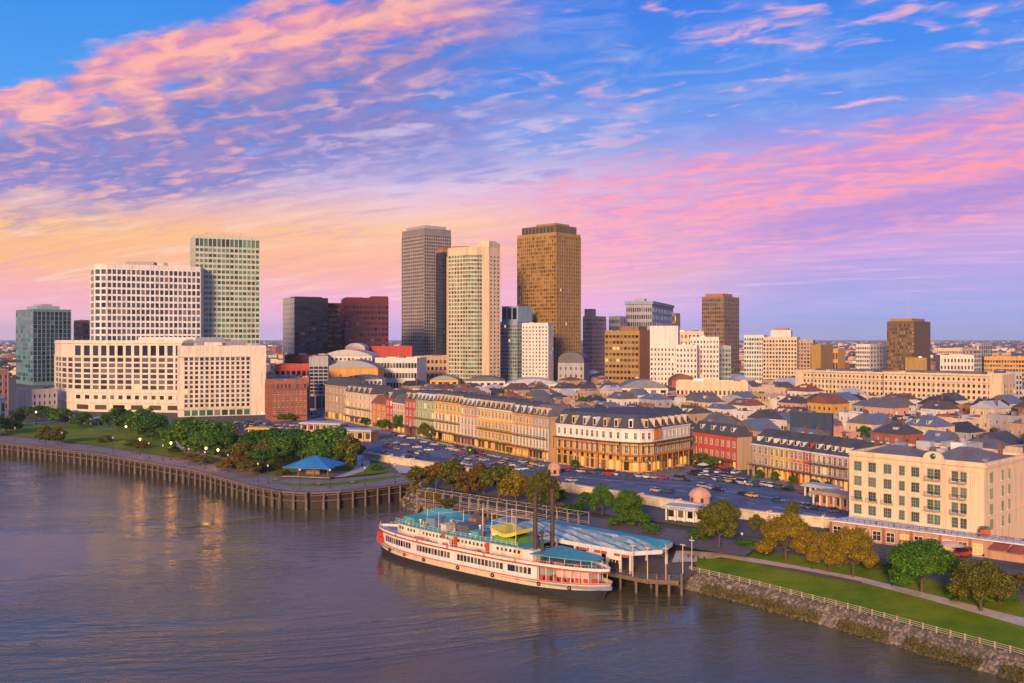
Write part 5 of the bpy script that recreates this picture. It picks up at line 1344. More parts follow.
# little domed pump house by the wall and white shelter
for px, py, lab, r in ((700, 503.5, 'round pinkish domed kiosk on the flood wall beside the white shelter', 3.4), (554.5, 475, 'small round pinkish kiosk at the street side of the wall', 2.4)):
    p = gp(px, py); t = thing('kiosk', lab, 'kiosk', p); mb = MB(); mb.lathe((0, 0, 0), [(r, 0), (r, 2.6)], 18); mb.build('drum', MATS['pink_wall'], t); mb = MB(); mb.lathe((0, 0, 2.6), [(r * 1.12, 0), (r * 1.1, .4), (r * .95, 1.4), (r * .6, 2.3), (.15, 2.8)], 18); mb.build('dome', MATS['pink_wall'], t)
    for a in range(6): k = MB(); k.box(-.5, .5, -.06, .06, .8, 2.2); q = a * math.pi / 3; k.build('window', MATS['glass'], t, ((r + .01) * math.sin(q), -(r + .01) * math.cos(q), 0), q)
def shelter(lab, px, py, w, d, h, roofm, wallm, rz, name='shelter', cat='shelter', n=4, z=LAND):
    p = gp(px, py, z); t = thing(name, lab, cat, p, rz); mb = MB(); mb.box(-w / 2 - .8, w / 2 + .8, -d / 2 - .8, d / 2 + .8, h, h + .5); mb.box(-w / 2 - .2, w / 2 + .2, -d / 2 - .2, d / 2 + .2, h + .5, h + .9); mb.build('roof', MATS[roofm], t)
    mb = MB(); mb.box(-w / 2 + .6, w / 2 - .6, -d / 2 + 1.2, d / 2 - .6, 0, h); mb.build('wall', MATS[wallm], t)
    for i in range(n + 1):
        k = MB(); k.box(-.22, .22, -.22, .22, 0, h); k.build('post', MATS['trim_white'], t, (-w / 2 + .3 + (w - .6) * i / n, -d / 2 + .3, 0))
    for i in range(n): link('window', win_mesh(w / n * .55, h * .55, 'plain', 'glass_warm'), t, (-w / 2 + w * (i + .5) / n, -d / 2 + 1.19, h * .55))
    return t
shelter('small white flat roofed station shelter by the flood wall', 687, 520.5, 12, 5, 3.6, 'white_roof', 'white_wall', R(-30))
shelter('white roofed pavilion shop nearest the red brick block', 325, 431.5, 26, 11, 4.6, 'white_roof', 'pink_wall', R(-20), 'kiosk_building', 'kiosk', 6)
shelter('white roofed pavilion shop with lit yellow front beside the street', 352, 440, 28, 10, 5.2, 'white_roof', 'ochre_wall', R(-20), 'kiosk_building', 'kiosk', 6)
shelter('long white flat roofed shed under the trees at the park edge', 118, 424.5, 34, 8, 3.4, 'white_roof', 'dark_wall', R(-12), 'shed', 'shed', 6)
shelter('small pale shed roof among the park trees', 62, 417, 18, 8, 3.6, 'white_roof', 'grey_wall', R(-12), 'shed', 'shed', 4)
shelter('small yellow lit hut at the edge of the left car park', 262, 434.5, 14, 6, 3.2, 'yellow_wall', 'ochre_wall', R(-12), 'hut', 'hut', 3)
shelter('low orange roofed cafe beside the yellow hotel podium', 836, 507, 13, 7, 4.0, 'tan_wall', 'orange_wall', R(-52), 'cafe', 'building', 5)
shelter('small cafe hut with white awning roof before the pale pink townhouse', 822, 497, 11, 5, 3.4, 'white_roof', 'rust_wall', R(-52), 'cafe', 'building', 5)

# blue roofed pavilion in the park
p = gp(315, 473.5, G + .3); t = thing('pavilion', 'open park pavilion with a low blue pyramid roof', 'pavilion', p, R(-14)); w, d = 10.0, 8.5
mb = MB(); mb.add([(-w, -d, 3.4), (w, -d, 3.4), (w, d, 3.4), (-w, d, 3.4), (0, 0, 7.4), (-w, -d, 3.1), (w, -d, 3.1), (w, d, 3.1), (-w, d, 3.1)], [(0, 1, 4), (1, 2, 4), (2, 3, 4), (3, 0, 4), (5, 6, 1, 0), (6, 7, 2, 1), (7, 8, 3, 2), (8, 5, 0, 3), (8, 7, 6, 5)]); mb.build('roof', MATS['blue_roof'], t)
mb = MB(); mb.box(-w - .4, w + .4, -d - .4, d + .4, -.35, .05); mb.build('floor', MATS['paving'], t)
for x in (-w + .7, -w / 3, w / 3, w - .7):
    for y in (-d + .7, d - .7): k = MB(); k.box(-.2, .2, -.2, .2, .05, 3.2); k.build('post', MATS['timber'], t, (x, y, 0))
mb = MB(); mb.box(-3, 3, -2, 2, .05, 2.6); mb.build('counter', MATS['brown_wall'], t)

# street lamps
def lamp_proto():
    t = thing('street_lamp', 'x', 'street lamp', (0, 0, -500), 0, 'street lamps'); mb = MB(); mb.bar((0, 0, 0), (0, 0, 5.6), .11, .07, 8); mb.lathe((0, 0, 0), [(.28, 0), (.24, .5), (.1, .7)], 8); mb.build('pole', MATS['iron'], t)
    mb = MB(); mb.lathe((0, 0, 5.6), [(.08, 0), (.32, .25), (.36, .6), (.2, .85)], 10); mb.build('lantern', MATS['globe'], t); mb = MB(); mb.lathe((0, 0, 6.45), [(.3, 0), (.12, .18), (.04, .4)], 10); mb.build('cap', MATS['iron'], t); return t
M('globe', (0.6, 0.55, 0.45), rough=.4); LP = lamp_proto(); first = [True]
MATS['globe_lit'] = MATS['lamp_glow']
def place_lamp(px, py, z=LAND, sc_=1.0, lit=False):
    p = gp(px, py, z)
    if first[0]: o = LP; o.location = p; first[0] = False
    else: o = dup(LP, p, 0, 'x')
    o.scale = (sc_,) * 3
    if lit:
        for c in o.children:
            if c.name.startswith('lantern'): c.data = c.data.copy(); c.data.materials[0] = MATS['lamp_glow']
    if lit and z == LAND and px < 240:
        pl_ = bpy.data.lights.new('lamp_light', 'POINT'); pl_.energy = 1200; pl_.color = (1, .34, .05); pl_.shadow_soft_size = 1.3
        lo = bpy.data.objects.new('lamp_light', pl_); COL.objects.link(lo); lo.location = p + Vector((0, 0, 7.6 * sc_ / 1.15)); 
    auto(o, ('lit ' if lit else 'unlit ') + ('tall ' if sc_ > 1.05 else '') + 'black street lamp')
    return o
for x, y in ((15, 441), (62, 446.5), (113, 452), (149, 458.5), (163, 461), (189, 465), (205, 468.5), (228, 472), (258, 482), (268, 484), (300, 488.5), (330, 489), (365, 486.5), (395, 483)): place_lamp(x, y, WZ, 1.15)
for x, y, l in ((171, 460, True), (140, 455.5, True), (206, 466, True), (218, 468, True), (36, 424, True), (126, 441, True), (345, 458, True), (262, 425, True), (207, 434, False), (362, 466, False), (430, 447, False), (500, 458, False), (575, 473, False), (600, 486, False), (470, 468, False), (650, 483, False), (720, 482, False), (780, 500, False), (745, 505, False), (545, 480, False), (410, 440, False)): place_lamp(x, y, LAND, 1.25, l)
for x, y in ((742, 556), (812, 569), (892, 586), (985, 607)): p = slope_pt(x, y); place_lamp(x, y, p.z, .95)

# benches along the promenade
def bench(px, py, z, rz, lab):
    t = thing('bench', lab, 'bench', gp(px, py, z), rz, 'benches along the promenade'); mb = MB()
    for i in range(3): mb.box(-1, 1, -.25 + i * .18, -.1 + i * .18, .42, .47)
    mb.build('seat', MATS['timber'], t); mb = MB()
    for i in range(3): mb.box(-1, 1, .3 + i * .03, .34 + i * .03, .55 + i * .15, .67 + i * .15)
    mb.build('backrest', MATS['timber'], t)
    for x in (-.8, .8): k = MB(); k.box(-.04, .04, -.25, .3, 0, .42); k.box(-.04, .04, .3, .38, 0, .95); k.build('leg', MATS['iron'], t, (x, 0, 0))
for i, (x, y) in enumerate(((40, 442), (90, 447.5), (135, 453.5), (178, 460), (240, 472), (275, 481), (318, 485.5), (352, 484))): bench(x, y, WZ, R(-20), f'dark timber bench on the promenade, {["first","second","third","fourth","fifth","sixth","seventh","last"][i]} along from the park end')
# ------------------------------------------------------------------ trees
def leaf_mat(name, cols, rough=.75):
    m, nt, b = new_mat(name); S.T = nt
    geo = nt.nodes.new('ShaderNodeNewGeometry'); tc = nt.nodes.new('ShaderNodeTexCoord'); oi = nt.nodes.new('ShaderNodeObjectInfo')
    ri = S(geo.outputs['Random Per Island']); n = noise(S(tc.outputs['Object']), .45, 3, .6)
    c = mixc(sstep(n, .38, .62), cols[0], cols[1]); c = mixc(S.m('GREATER_THAN', ri, .72) * .8, c, cols[2])
    hs = nt.nodes.new('ShaderNodeVectorMath'); hs.operation = 'SCALE'; nt.links.new(c.k, hs.inputs[0]); nt.links.new((.75 + ri * .5).k, hs.inputs[3])
    nt.links.new(hs.outputs[0], b.inputs['Base Color']); b.inputs['Roughness'].default_value = rough; b.inputs['Specular IOR Level'].default_value = .2
    tr = nt.nodes.new('ShaderNodeBsdfTranslucent'); nt.links.new(hs.outputs[0], tr.inputs[0]); mx = nt.nodes.new('ShaderNodeMixShader'); mx.inputs[0].default_value = .28
    out = [n_ for n_ in nt.nodes if n_.type == 'OUTPUT_MATERIAL'][0]; nt.links.new(b.outputs[0], mx.inputs[1]); nt.links.new(tr.outputs[0], mx.inputs[2]); nt.links.new(mx.outputs[0], out.inputs[0])
    MATS[name] = m
leaf_mat('leaf_green', ((70, 112, 24), (46, 86, 18), (108, 138, 40))); leaf_mat('leaf_dark', ((56, 98, 22), (38, 74, 18), (88, 124, 34)))
leaf_mat('leaf_gold', ((138, 114, 26), (100, 102, 22), (166, 134, 38))); leaf_mat('leaf_olive', ((92, 98, 26), (62, 80, 20), (132, 118, 36))); leaf_mat('leaf_rust', ((112, 86, 24), (84, 82, 22), (140, 104, 34)))
M('bark', (0.10, 0.075, 0.055), var=.4, scale=1.0, rough=.95)
TREES = {}
def tree_meshes(kind, var, leaf, size=.5, count=3000, lobes=12, flat=.78, clear=.28):
    """unit tree 1 high, crown about 1 across; leaves are small bent quads around limb ends"""
    k = (kind, var)
    if k in TREES: return TREES[k]
    rn = random.Random(hash(kind) % 1000 + var * 37 if False else sum(map(ord, kind)) + var * 37)
    cl = []
    for i in range(lobes):
        a = i * 2.4 + rn.uniform(-.4, .4); r = .36 * math.sqrt((i + .5) / lobes) * rn.uniform(.8, 1.15); hgt = clear + (1 - clear) * (.36 + .40 * (1 - (r / .40) ** 2) * rn.uniform(.55, 1.12))
        cl.append((Vector((r * math.cos(a) * rn.uniform(.85, 1.12), r * math.sin(a) * rn.uniform(.85, 1.12), min(hgt * rn.uniform(.9, 1.06), .93))), rn.uniform(.105, .20)))
    for i in range(lobes // 2):
        a = rn.uniform(0, 6.3); r = rn.uniform(.25, .40); cl.append((Vector((r * math.cos(a), r * math.sin(a), clear + rn.uniform(.08, .3))), rn.uniform(.10, .15)))
    mb = MB()
    for i in range(count):
        c, r = rn.choice(cl); d = Vector((rn.gauss(0, 1), rn.gauss(0, 1), rn.gauss(0, 1))).normalized(); rr = r * (rn.random() ** .4) * (1 + .25 * mnoise.noise(d * 2.5 + c * 9))
        p = c + Vector((d.x * rr, d.y * rr, d.z * rr * flat)); s = size * rn.uniform(.6, 1.3)
        n = (d + Vector((rn.uniform(-.8, .8), rn.uniform(-.8, .8), rn.uniform(-.3, 1)))).normalized(); u = n.orthogonal().normalized(); u = Matrix.Rotation(rn.uniform(0, 6.3), 3, n) @ u; w = n.cross(u)
        mb.add([p - u * s * .5, p + w * s * .34 + n * s * .12, p + u * s * .5, p - w * s * .34 + n * s * .12], [(0, 1, 2), (0, 2, 3)])
    crown = mb.mesh('crown', [MATS[leaf]])
    tb = MB(); top = Vector((rn.uniform(-.02, .02), rn.uniform(-.02, .02), clear + .12)); tb.bar((0, 0, -.03), top, .026, .018, 8); tb.lathe((0, 0, -.02), [(.045, 0), (.03, .03), (.026, .06)], 8)
    for c, r in cl[::2]: mid = top.lerp(c, .5) + Vector((0, 0, -.03)); tb.bar(top - Vector((0, 0, rn.uniform(0, .1))), mid, .011, .008, 5); tb.bar(mid, c, .008, .003, 5)
    trunk = tb.mesh('trunk', [MATS['bark']])
    TREES[k] = (crown, trunk); return TREES[k]
KT = {'green': ('leaf_green', 'green'), 'dark': ('leaf_dark', 'dark green'), 'gold': ('leaf_gold', 'golden'), 'olive': ('leaf_olive', 'olive'), 'rust': ('leaf_rust', 'rust orange')}
def tree(kind, p, w, h, lab=None, near=False, name='tree', cat='tree', bush=False, var=None):
    var = random.randint(0, 2) if var is None else var
    key = kind + ('n' if near else 'b' if bush else 'f')
    cr, tr = tree_meshes(key, var, KT[kind][0], .034 if near else .07, 24000 if near else 4000, 26 if near else 15, clear=.04 if bush else (.17 if near else .15), flat=.8)
    t = thing(name, lab or '', cat, p, random.uniform(0, 6.28)); link('crown', cr, t); link('trunk', tr, t); t.scale = (w, w, h)
    if not lab: auto(t, f'{KT[kind][1]} {"bush" if bush else "tree"}')
    return t
# right bank, big ones
for px, py, z, cw, tp, kind, lab, var in ((786, 562, 6.6, 15.5, 511, 'gold', 'golden autumn tree on the right lawn, first from the dock', 0), (829, 572, 6.6, 10.5, 527, 'gold', 'slim golden autumn tree leaning on its twin by the path', 1), (853, 577, 6.6, 11.5, 523, 'gold', 'golden autumn tree just left of the round green one', 2),
    (922, 592, 6.5, 16.5, 534, 'green', 'broad round green tree before the hotel podium', 0), (981, 611, 6.3, 13, 556, 'olive', 'olive green round tree nearest the lower right corner', 1), (719, 547, 7, 13.0, 496, 'olive', 'olive tree with open crown behind the dock end', 2),
    (628, 523, 7, 10.0, 487, 'green', 'upright green tree behind the striped roof, beside bushes', 1), (602, 514, 7, 8, 484, 'green', 'smaller upright green tree behind the middle of the striped roof', 2), (543, 511, 7, 12, 468, 'olive', 'tall olive tree right behind the two dark funnels', 0)):
    p = slope_pt(px, py) if px > 730 else gp(px, py, z); tree(kind, p, cw, (p.y * (py - tp) / FPX) * 1.08, lab, True, var=var)
# amber row behind the boat
for px, py, cw, h, kind in ((418, 489, 8, 8, 'olive'), (436, 489, 10, 10, 'rust'), (452, 491, 9, 11.5, 'olive'), (470, 495, 10, 9.5, 'rust'), (484, 494, 10, 11, 'rust'), (499, 497, 12, 12, 'olive'), (516, 501, 10, 10, 'gold'), (530, 505, 9, 8, 'rust')): tree(kind, gp(px, py), cw * 1.25, h * 1.12)
# park on the left
for px, py, cw, h, kind in ((185, 452, 19, 16, 'green'), (200, 454, 17, 15, 'dark'), (216, 455, 19, 15.5, 'green'), (330, 464, 20, 17, 'green'), (350, 468, 13, 13, 'olive'), (294, 458, 17, 14, 'dark'), (275, 457, 16, 13, 'dark'), (256, 455, 15, 12, 'dark'),
    (244, 462, 13, 9, 'olive'), (238, 470, 11, 7, 'rust'), (262, 468, 10, 8, 'dark'), (252, 474, 9, 6, 'olive'), (118, 432, 16, 14, 'dark'), (130, 432, 14, 12, 'dark'), (146, 437, 18, 15, 'green'), (152, 440, 16, 13, 'dark'), (60, 426, 13, 12, 'green'), (40, 419, 14, 9, 'dark'), (28, 418, 13, 8, 'dark'), (82, 427, 12, 9, 'dark'),
    (45, 444, 8, 9, 'olive'), (57, 444, 9, 8, 'olive'), (6, 432, 14, 8, 'dark'), (-8, 436, 16, 12, 'dark'), (18, 424, 10, 7, 'olive'), (380, 430, 6, 7, 'dark'), (352, 420, 6, 9, 'dark'), (345, 419, 6, 8, 'olive'), (386, 431, 8, 8, 'green'), (402, 433, 9, 12, 'dark'), (399, 432, 9, 13, 'green'), (425, 441, 7, 12, 'olive'), (431, 443, 6, 10, 'olive'), (366, 427, 6, 6, 'dark'), (281, 421, 6, 6, 'dark'), (290, 421, 6, 5, 'olive'), (700, 466, 8, 7, 'olive'), (712, 468, 6, 6, 'green'), (793, 487, 4, 5, 'dark'), (775, 483, 4, 5, 'dark'), (760, 480, 4, 4.6, 'dark'), (815, 491, 4.5, 5, 'dark'), (828, 494, 4.5, 5, 'dark'), (792, 521, 5.5, 6.5, 'olive'), (757, 535, 6, 6, 'olive'), (560, 505, 6, 6, 'dark'), (585, 510, 6, 7, 'dark'), (470, 455, 4, 5, 'dark'), (575, 470, 4, 5, 'dark')):
    tree(kind, gp(px, py), cw * (1.28 if px < 372 else 1), h * (1.15 if px < 372 else 1))
for px, py, cw, h, kind in ((192, 450, 16, 14, 'green'), (206, 457, 15, 13, 'green'), (222, 458, 16, 13, 'dark'), (284, 462, 15, 13, 'green'), (302, 463, 16, 15, 'dark'), (320, 466, 14, 13, 'green'), (268, 461, 13, 11, 'olive'), (340, 468, 14, 13, 'dark'), (246, 457, 13, 11, 'dark'), (174, 446, 13, 12, 'dark')): tree(kind, gp(px, py), cw, h)
# bushes
for px, py, cw, h, kind in ((104, 442, 10, 4.5, 'olive'), (133, 446, 10, 4.5, 'olive'), (143, 448, 9, 4, 'rust'), (172, 452, 8, 4, 'olive'), (192, 460, 9, 4, 'rust'), (203, 463, 9, 4, 'olive'), (226, 468, 9, 4.5, 'rust'), (258, 472, 8, 4, 'rust'), (268, 470, 10, 4, 'rust'), (345, 463, 10, 5, 'olive'), (283, 476, 7, 3, 'rust'), (375, 470, 7, 3, 'green'), (640, 527, 9, 5, 'green'), (618, 526, 7, 4, 'green'), (652, 533, 7, 3, 'green'), (700, 538, 8, 3.5, 'green'), (560, 513, 8, 4, 'olive'), (575, 514, 8, 4, 'dark'), (745, 549, 7, 3, 'green'), (765, 552, 6, 2.6, 'olive'), (960, 601, 6, 3, 'green'), (1000, 604, 8, 3.6, 'green'), (1018, 590, 8, 4, 'rust'), (870, 566, 7, 3, 'rust'), (895, 572, 7, 2.5, 'dark'), (415, 494, 7, 3.5, 'gold'), (432, 500, 9, 3.5, 'gold'), (448, 506, 8, 3, 'olive')):
    tree(kind, slope_pt(px, py) if px > 730 else gp(px, py, LAND), cw, h, None, False, 'bush', 'bush', True)
# far woods: one mass each, no end of trees
def woods(name, n, px0, px1, d0, d1, seed, m, hh=(6, 12)):
    rn = random.Random(seed); mb = MB()
    for _ in range(n):
        d = d0 * (d1 / d0) ** rn.random(); px = rn.uniform(px0, px1); x = (px - 512) / FPX * d
        if mnoise.noise(Vector((x * .0025, d * .0012, seed))) < -.05: continue
        if any(inpoly(x, d, P) for P in TAKEN[:len(BLDS)] if abs(P[0][0] - x) < 120 and abs(P[0][1] - d) < 120): continue
        h = rn.uniform(*hh); w = h * rn.uniform(.7, 1.6) * (1 + d / 6000)
        for q in range(5):
            c = Vector((x + rn.uniform(-.5, .5) * w, d + rn.uniform(-.5, .5) * w, LAND + h * rn.uniform(.35, .75))); r = w * rn.uniform(.25, .5)
            vs = [c + Vector((r * math.cos(a), r * math.sin(a), rn.uniform(-.3, .3) * h)) for a in [i * 1.257 + rn.uniform(-.3, .3) for i in range(5)]] + [c + Vector((0, 0, h * rn.uniform(.3, .5))), c - Vector((0, 0, h * .4))]
            mb.add(vs, [(i, (i + 1) % 5, 5) for i in range(5)] + [((i + 1) % 5, i, 6) for i in range(5)])
    return struct(mb.build(name, m), 'stuff')
M('far_leaf', (0.055, 0.065, 0.035), var=.4, scale=.02, rough=.95, island=.5)
woods('woods', 1500, -60, 1090, 1150, 9000, 5, MATS['far_leaf'])
for i in range(160):
    q = st(random.uniform(-520, 330), random.uniform(24, 560)); px_ = 512 + FPX * q.x / q.y
    if 330 < px_ < 1030 and 380 < q.y < 900 and not any(inpoly(q.x, q.y, P) for P in TAKEN): tree(random.choice(('dark', 'green', 'olive')), (q.x, q.y, LAND), random.uniform(6, 9), random.uniform(8, 13))
# the far town: blocks one can still count, and the rest as one mass
rn = random.Random(77); far_n = 0
for i in range(400):
    d = 1230 * (6 ** rn.random()); px = rn.uniform(-10, 1034); x = (px - 512) / FPX * d
    if far_n >= 130 or any(inpoly(x, d, P) for P in TAKEN): continue
    w, dp, h = rn.uniform(14, 46), rn.uniform(14, 30), rn.choice((6, 8, 10, 12, 16, 22)); wl, wn = rn.choice(WALLS); rf, rnm = rn.choice(ROOFS)
    t = thing('distant_building', '', 'building', (x, d, LAND), R(-rn.uniform(10, 60)), 'far off buildings towards the horizon'); mb = MB(); mb.box(0, w, 0, dp, 0, h); mb.build('wall', MATS[wl], t)
    mb = MB(); mb.box(.3, w - .3, .3, dp - .3, h + .02, h + .5); mb.box(w * .3, w * .6, dp * .3, dp * .7, h + .5, h + 3); mb.build('roof', MATS[rf], t); auto(t, f'far {wn} {"low" if h < 11 else "tall"} block with {rnm} roof'); far_n += 1
    TAKEN.append([(x - w, d - w), (x + w, d - w), (x + w, d + w), (x - w, d + w)])
mb = MB()
for i in range(2600):
    d = 1300 * (9 ** rn.random()); px = rn.uniform(-60, 1090); x = (px - 512) / FPX * d
    if any(inpoly(x, d, P) for P in TAKEN if abs(P[0][0] - x) < 150): continue
    w, dp, h = rn.uniform(9, 26), rn.uniform(9, 20), rn.choice((5, 6, 7, 9)); a = R(-rn.uniform(0, 60)); c_, s_ = math.cos(a), math.sin(a); P = [(x + u * c_ - v * s_, d + u * s_ + v * c_) for u, v in ((0, 0), (w, 0), (w, dp), (0, dp))]
    mi = rn.randrange(5); mb.prism(P, LAND, LAND + h, mi); mb.prism([(p[0], p[1]) for p in P], LAND + h + .02, LAND + h + .5, 5 + rn.randrange(4))
struct(mb.build('far_town', [MATS[k] for k in ('cream_wall', 'white_wall', 'tan_wall', 'pink_wall', 'brick_wall', 'slate_roof', 'grey_roof', 'white_roof', 'rust_roof')]), 'stuff')
# ------------------------------------------------------------------ the river boat, its landing and the striped terminal roof
BO = Vector((-37.5, 276.5, 0)); BA = R(-41)
def bw(x, y, z=0): return Vector((BO.x + x * math.cos(BA) - y * math.sin(BA), BO.y + x * math.sin(BA) + y * math.cos(BA), z))
P_ = dict(var=.28, scale=.7, rough=.55)
M('boat_white', (0.76, 0.68, 0.60), streak=True, **P_); M('boat_cream', (0.70, 0.52, 0.33), streak=True, **P_); M('boat_black', (0.03, 0.03, 0.035), **P_); M('boat_red', (0.50, 0.06, 0.035), **P_); M('boat_pink', (0.70, 0.46, 0.38), **P_)
M('deck_blue', (0.16, 0.25, 0.34), var=.3, scale=.5, rough=.7); M('funnel', (0.085, 0.05, 0.04), var=.3, scale=.6, rough=.7); M('canopy_yellow', (0.75, 0.58, 0.06), rough=.6, var=.12); M('canopy_green', (0.14, 0.33, 0.05), rough=.7)
boat = thing('riverboat', 'long cream and red excursion riverboat with black hull and two dark funnels', 'boat', BO, BA)
L = 79.0
def halfb(x, l0, l1, bmax, pa=2.6, pb=.62):
    u = (x - l0) / (l1 - l0) * 2 - 1; return bmax * max(0, 1 - abs(u) ** pa) ** pb
def outline(l0, l1, bmax, n=28, pa=2.6, pb=.62, x0=None, x1=None):
    """counter-clockwise deck outline"""
    x0 = l0 if x0 is None else x0; x1 = l1 if x1 is None else x1
    xs = [x0 + (x1 - x0) * (.5 - .5 * math.cos(math.pi * i / n)) for i in range(n + 1)]
    lo = [(x, -halfb(x, l0, l1, bmax, pa, pb)) for x in xs]; hi = [(x, -y) for x, y in reversed(lo)]
    pts = lo + hi; out = []
    for p in pts:
        if not out or (abs(p[0] - out[-1][0]) + abs(p[1] - out[-1][1])) > .02: out.append(p)
    if abs(out[0][0] - out[-1][0]) + abs(out[0][1] - out[-1][1]) < .02: out.pop()
    return out
def sheer(x): return .9 * max(0, (x - 58) / 22) ** 2 + .8 * max(0, (14 - x) / 14) ** 2
def skin(mb, levels, mi, n=30):
    """hull strake between outlines (l0, l1, half breadth, height)"""
    rings = []
    for l0, l1, b_, z in levels:
        xs = [(.5 - .5 * math.cos(math.pi * i / n)) for i in range(n + 1)]
        r = [(l0 + (l1 - l0) * u, -halfb(l0 + (l1 - l0) * u, l0, l1, b_)) for u in xs] + [(l0 + (l1 - l0) * u, halfb(l0 + (l1 - l0) * u, l0, l1, b_)) for u in reversed(xs)]
        rings.append([(x, y, z + (sheer(x) if z > 1 else sheer(x) * max(z, 0))) for x, y in r])
    k = len(rings[0])
    for a, c in zip(rings, rings[1:]): mb.add(a + c, [(i, (i + 1) % k, k + (i + 1) % k, k + i) for i in range(k)], mi, True)
    return rings
hull = MB(); skin(hull, [(1, 77, 6.9, -1.2), (0, 78.5, 7.4, 0), (-.8, 79.6, 7.7, 1.5)], 0); skin(hull, [(-.8, 79.6, 7.72, 1.5), (-1.5, 80.6, 7.85, 2.9)], 1); skin(hull, [(-1.5, 80.6, 7.87, 2.9), (-1.7, 80.9, 7.9, 3.3)], 2)
hull.build('hull', [MATS['boat_black'], MATS['boat_cream'], MATS['boat_pink']], boat)
mb = MB(); o = outline(-1.6, 80.8, 7.8); mb.prism(o, 2.4, [2.75 + sheer(x) * .6 for x, y in o]); mb.build('main_deck', MATS['deck_blue'], boat)
mb = MB(); skin(mb, [(-1.75, 80.95, 7.93, 3.0), (-1.75, 80.95, 7.93, 3.2)], 0); mb.build('rub_rail', MATS['boat_red'], boat)
# main deck house with its long row of windows
mb = MB(); oc = outline(-.6, 79.5, 7.35, 40, x0=2.6, x1=63); mb.prism(oc, 2.7, 6.35); mb.build('cabin', MATS['boat_white'], boat)
i = 0; x = 6.0
while x < 62 and i < 48:
    y = -halfb(x, -.6, 79.5, 7.35); y2 = -halfb(x + .1, -.6, 79.5, 7.35); a = math.atan2(y2 - y, .1)
    if not (i in (11, 12, 24, 25, 39)):
        link('window', win_mesh(.86, 1.55, 'plain', 'glass'), boat, (x, y - .0, 4.95), a)
    x += 1.22; i += 1
for x in (55.5,): link('window', win_mesh(2.2, 1.5, 'plain', 'glass_teal'), boat, (x, -halfb(x, -.6, 79.5, 7.35), 4.95), math.atan2(halfb(x - .1, -.6, 79.5, 7.35) - halfb(x, -.6, 79.5, 7.35), .1))
# upper deck plate with red fascia, rail, posts at the open stern
o2 = outline(-1.2, 80.2, 7.75, 36)
mb = MB(); mb.prism(o2, 6.36, 6.62); mb.build('upper_deck', MATS['deck_blue'], boat)
def ring(o, z0, z1, k):
    mb = MB(); n = len(o); cx = L / 2
    pts_in = [(cx + (x - cx) * (1 - .16 / 40), y * (1 - k)) for x, y in o]
    v = [(x, y, z0) for x, y in o] + [(x, y, z1) for x, y in o] + [(x, y, z1) for x, y in pts_in] + [(x, y, z0) for x, y in pts_in]
    f = []
    for i in range(n):
        j = (i + 1) % n; f += [(i, j, n + j, n + i), (n + i, n + j, 2 * n + j, 2 * n + i), (2 * n + i, 2 * n + j, 3 * n + j, 3 * n + i)]
    return mb.add(v, f)
of = [(L / 2 + (x - L / 2) * 1.004, y * 1.02) for x, y in o2]; ring(of, 6.42, 6.66, .03).build('fascia', MATS['boat_red'], boat); ring(o2, 6.74, 7.35, .03).build('bulwark', MATS['boat_white'], boat)
ring(of, 7.36, 7.45, .04).build('rail', MATS['boat_pink'], boat)
for x in [63.5 + 2.1 * i for i in range(8)]:
    for s_ in (-1, 1): k = MB(); k.bar((0, 0, 2.8), (0, 0, 6.36), .09, n=6); k.build('post', MATS['boat_white'], boat, (x, s_ * (halfb(x, -1.2, 80.2, 7.75) - .3), 0))
mb = MB()
for x in [64 + 1.9 * i for i in range(8)]:
    y = -(halfb(x, -1.2, 80.2, 7.75) - .55); mb.box(x - .7, x + .7, y - .06, y + .06, 3.2 + sheer(x), 4.3 + sheer(x) * .7)
mb.build('stern_rail', MATS['boat_red'], boat); mb = MB(); mb.box(66, 76, -2.5, 2.5, 2.8, 6.3); mb.build('stern_house', MATS['boat_pink'], boat); mb = MB(); mb.box(1.4, 3.6, -3.4, 3.4, 3.3, 6.2); mb.box(2.0, 4.4, -4.2, 4.2, 3.3, 5.0); mb.build('bow_screen', MATS['boat_red'], boat)
for i, (x, w_) in enumerate(((63, 1.6), (65.6, 1.2), (68.5, 3.2), (73, 1.5), (21, 2.6), (32, 1.8), (43.5, 1.4), (24, 1.0))):
    y = -(halfb(x, -1.2, 80.2, 7.75) - 1.1); k = MB(); k.box(-w_ / 2, w_ / 2, -.45, .45, 0, .5); k.add([(-w_ / 2, -.45, .5), (w_ / 2, -.45, .5), (w_ / 2, .45, .5), (-w_ / 2, .45, .5), (-w_ / 2 + .2, 0, 1.2), (w_ / 2 - .2, 0, 1.2)], [(0, 1, 5, 4), (1, 2, 5), (2, 3, 4, 5), (3, 0, 4)]); k.build('raft_locker', MATS['boat_red'], boat, (x, y, 6.63))
# upper cabin
mb = MB(); oc2 = outline(4, 76, 4.3, 30, x0=8.5, x1=57); mb.prism(oc2, 6.6, 9.7); up = mb.build('upper_cabin', MATS['boat_cream'], boat)
for x0, x1 in ((11, 19), (20, 27.5), (35.5, 44.5), (46, 54)):
    k = MB(); pts = [(x0 + (x1 - x0) * i / 4, -halfb(x0 + (x1 - x0) * i / 4, 4, 76, 4.3) - .05) for i in range(5)]
    for p, q in zip(pts, pts[1:]): k.add([(*p, 7.3), (*q, 7.3), (*q, 9.4), (*p, 9.4)], [(0, 1, 2, 3)])
    k.build('side_panel', MATS['boat_white'], up)
for i in range(34):
    x = 10 + i * 1.38
    if int(i / 2) % 5 == 3: continue
    y, y2 = -halfb(x, 4, 76, 4.3), -halfb(x + .1, 4, 76, 4.3); link('window', win_mesh(.62, .75, 'plain', 'glass_warm'), up, (x, y - .07, 8.35), math.atan2(y2 - y, .1))
